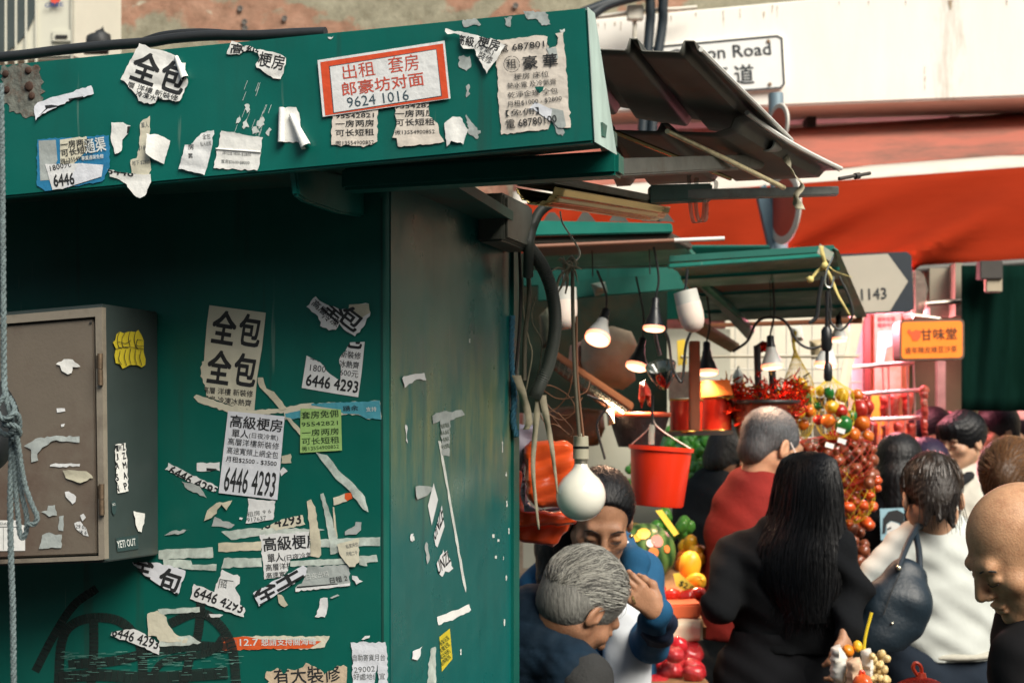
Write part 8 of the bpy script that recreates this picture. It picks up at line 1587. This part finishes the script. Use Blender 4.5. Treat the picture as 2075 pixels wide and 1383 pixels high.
# ---------------------------------------------------------------- brown haired woman at the right, patterned top
M = frame(P(2048, 972, 4.75), 150, 4, 0)
pat = mat('pattern_blue', (.10, .30, .50), .8, var=.7, scale=40, dirt=(.62, .64, .62), dscale=34, damt=.7)
bw = person('brown haired woman in blue patterned top behind the bald man', None, M, None, pat, dk_n, SK2, P(2068, 1030, 4.78), P(2085, 1120, 4.78), P(2085, 1220, 4.78), P(2090, 1340, 4.78), P(2160, 1065, 4.73), P(2032, 1075, 4.83), [P(2180, 1190, 4.68), P(2150, 1290, 4.68)], [P(2030, 1190, 4.78), P(2040, 1300, 4.68)], width=.15, res=.009, headkw=dict(fem=True), hres=.005, top_name='blouse')
s = hair_sdf(.022, .005, [((0, -.05, -.03), (0, -.8, -.6))], [('ell', ((0, .07, -.03), (.07, .05, .06), .03)), ('ell', ((0, .115, .0), (.035, .035, .045), .03))], .0016, 80); s.build('hair', H_BR, bw, M)
mb = strands(M, rand_dirs(600, lambda v: v.z > -.4 and v.y > -.55, 61), lambda u: (-u.x * .4, .9, -.25), 12, .08, r=(.095, .113, .103), lift=(.02, .07), rad=.0011, seed=61, wave=.08); mb.build('hair_strands', mat('hair_strand_gold', (.20, .10, .045), .3), bw, True)
# ---------------------------------------------------------------- the far crowd
def far(label, px, py, d, yaw, hm, top, sk=SK2, grow=.014, pitch=4):
    M = frame(P(px, py, d), yaw, pitch, 0); k = 3000 / d
    q = lambda dx, dy, dd=0: P(px + dx * k, py + dy * k, d + dd); a = math.radians(yaw); ax = Vector((math.cos(a), math.sin(a), 0))
    c0 = P(px, py, d); t = person(label, None, M, None, top, dk_n, sk, c0 + Vector((0, .03, -.20)), c0 + Vector((0, .03, -.42)), c0 + Vector((0, .03, -.62)), c0 + Vector((0, .03, -.80)), c0 - ax * .185 + Vector((0, .03, -.27)), c0 + ax * .185 + Vector((0, .03, -.27)), [c0 - ax * .22 + Vector((0, .03, -.55)), c0 - ax * .2 + Vector((0, -.05, -.78))], [c0 + ax * .22 + Vector((0, .03, -.55)), c0 + ax * .2 + Vector((0, -.05, -.78))], width=.16, res=.014, hres=.0065, fold=.003)
    if hm:
        s = hair_sdf(grow, .007, [((0, -.075, .01), (0, -.8, -.5)), ((0, -.02, -.06), (0, -.5, -.85))], [('ell', ((0, .07, -.03), (.065, .045, .06), .03))]); s.build('hair', hm, t, M)
    return t, M
far('purple hatted shopper standing behind the black clothed person', 1876, 955, 6.0, 170, hairm('hat_purple', (.018, .010, .032)), cloth('coat_purple', (.04, .02, .06)), grow=.022)
far('dark haired shopper with pink lit face beside the meat rack', 1880, 880, 6.9, -100, H_PUR, cloth('coat_maroon', (.16, .02, .04)))
far('dark purple haired shopper right of the white T-shirt man', 2016, 872, 6.9, -70, H_PUR, cloth('coat_red', (.30, .04, .03)))
t, M = far('shopper in a pale pink baseball cap at the far right', 2062, 872, 7.3, -60, H_PUR, cloth('coat_grey', (.10, .10, .11)))
s = SDF((-.12, -.22, .0), (.12, .14, .16), .007); s.ell((0, .016, .036), (.092, .108, .098), 0); s.cut((0, 0, .045), (0, -.15, -1)); s.ell((0, -.13, .048), (.07, .075, .008), .01); s.build('cap', cloth('cap_pink', (.66, .40, .36), .8), t, M)
far('short dark haired shopper partly hidden by the peppers', 1800, 1010, 6.2, 150, H_BLK, cloth('coat_brown', (.16, .05, .03)))
# ================================================================== sub-parts: pieces that belong to a part of a thing
def under(thing_name, part, kids):
    for t in [o for o in COL.objects if o.parent is None and o.name.split('.')[0] == thing_name]:
        ps = [c for c in t.children if c.name.split('.')[0] == part]
        if not ps: continue
        for c in [c for c in t.children if c.name.split('.')[0] in kids]: c.parent = ps[0]
under('electrical_cabinet', 'door', ('hinge', 'rivet'))
under('hawker_stall', 'front_wall', ('tape_strip', 'graffiti_stroke', 'seam'))
under('hawker_stall', 'fascia', ('rust_patch', 'rusty_bolt', 'fascia_end', 'bracket'))
under('street_name_plate', 'plate', ('border', 'lettering', 'screw'))
under('heat_lamp', 'reflector', ('rim', 'bulb_face')); under('globe_bulb', 'socket', ('band', 'screw_cap')); under('bell_lamp', 'cap', ('cord',))
under('person', 'hair', ('hair_strands', 'loose_strands')); under('flyer', 'paper', ('printed_text', 'printed_panel', 'printed_ring', 'letter_outline', 'curled_edge'))
under('air_conditioner', 'casing', ('grille', 'handle_recess', 'maker_name', 'emblem', 'panel_seam')); under('shop_sign', 'face', ('lettering', 'emblem')); under('arrow_sign', 'panel', ('arrow', 'number'))
under('street_pole', 'sign_rim', ('sign_face',)); under('red_bucket', 'handle', ('grip',)); under('meat_shop', 'poster', ('poster_text', 'poster_patch')); under('junction_box', 'box', ('lid',)); under('price_card', 'card', ('printed_text',)); under('watermelon', 'fruit', ('sticker',))
under('added_opposite_building', 'wall', ('window',)); under('plastered_building', 'wall', ('anchor_bolt',)); under('concrete_canopy', 'slab_edge', ('rust_streak',)); under('handbag', 'bag_body', ('rivet', 'seam')); under('tinsel_basket', 'body', ('tinsel', 'rim'))
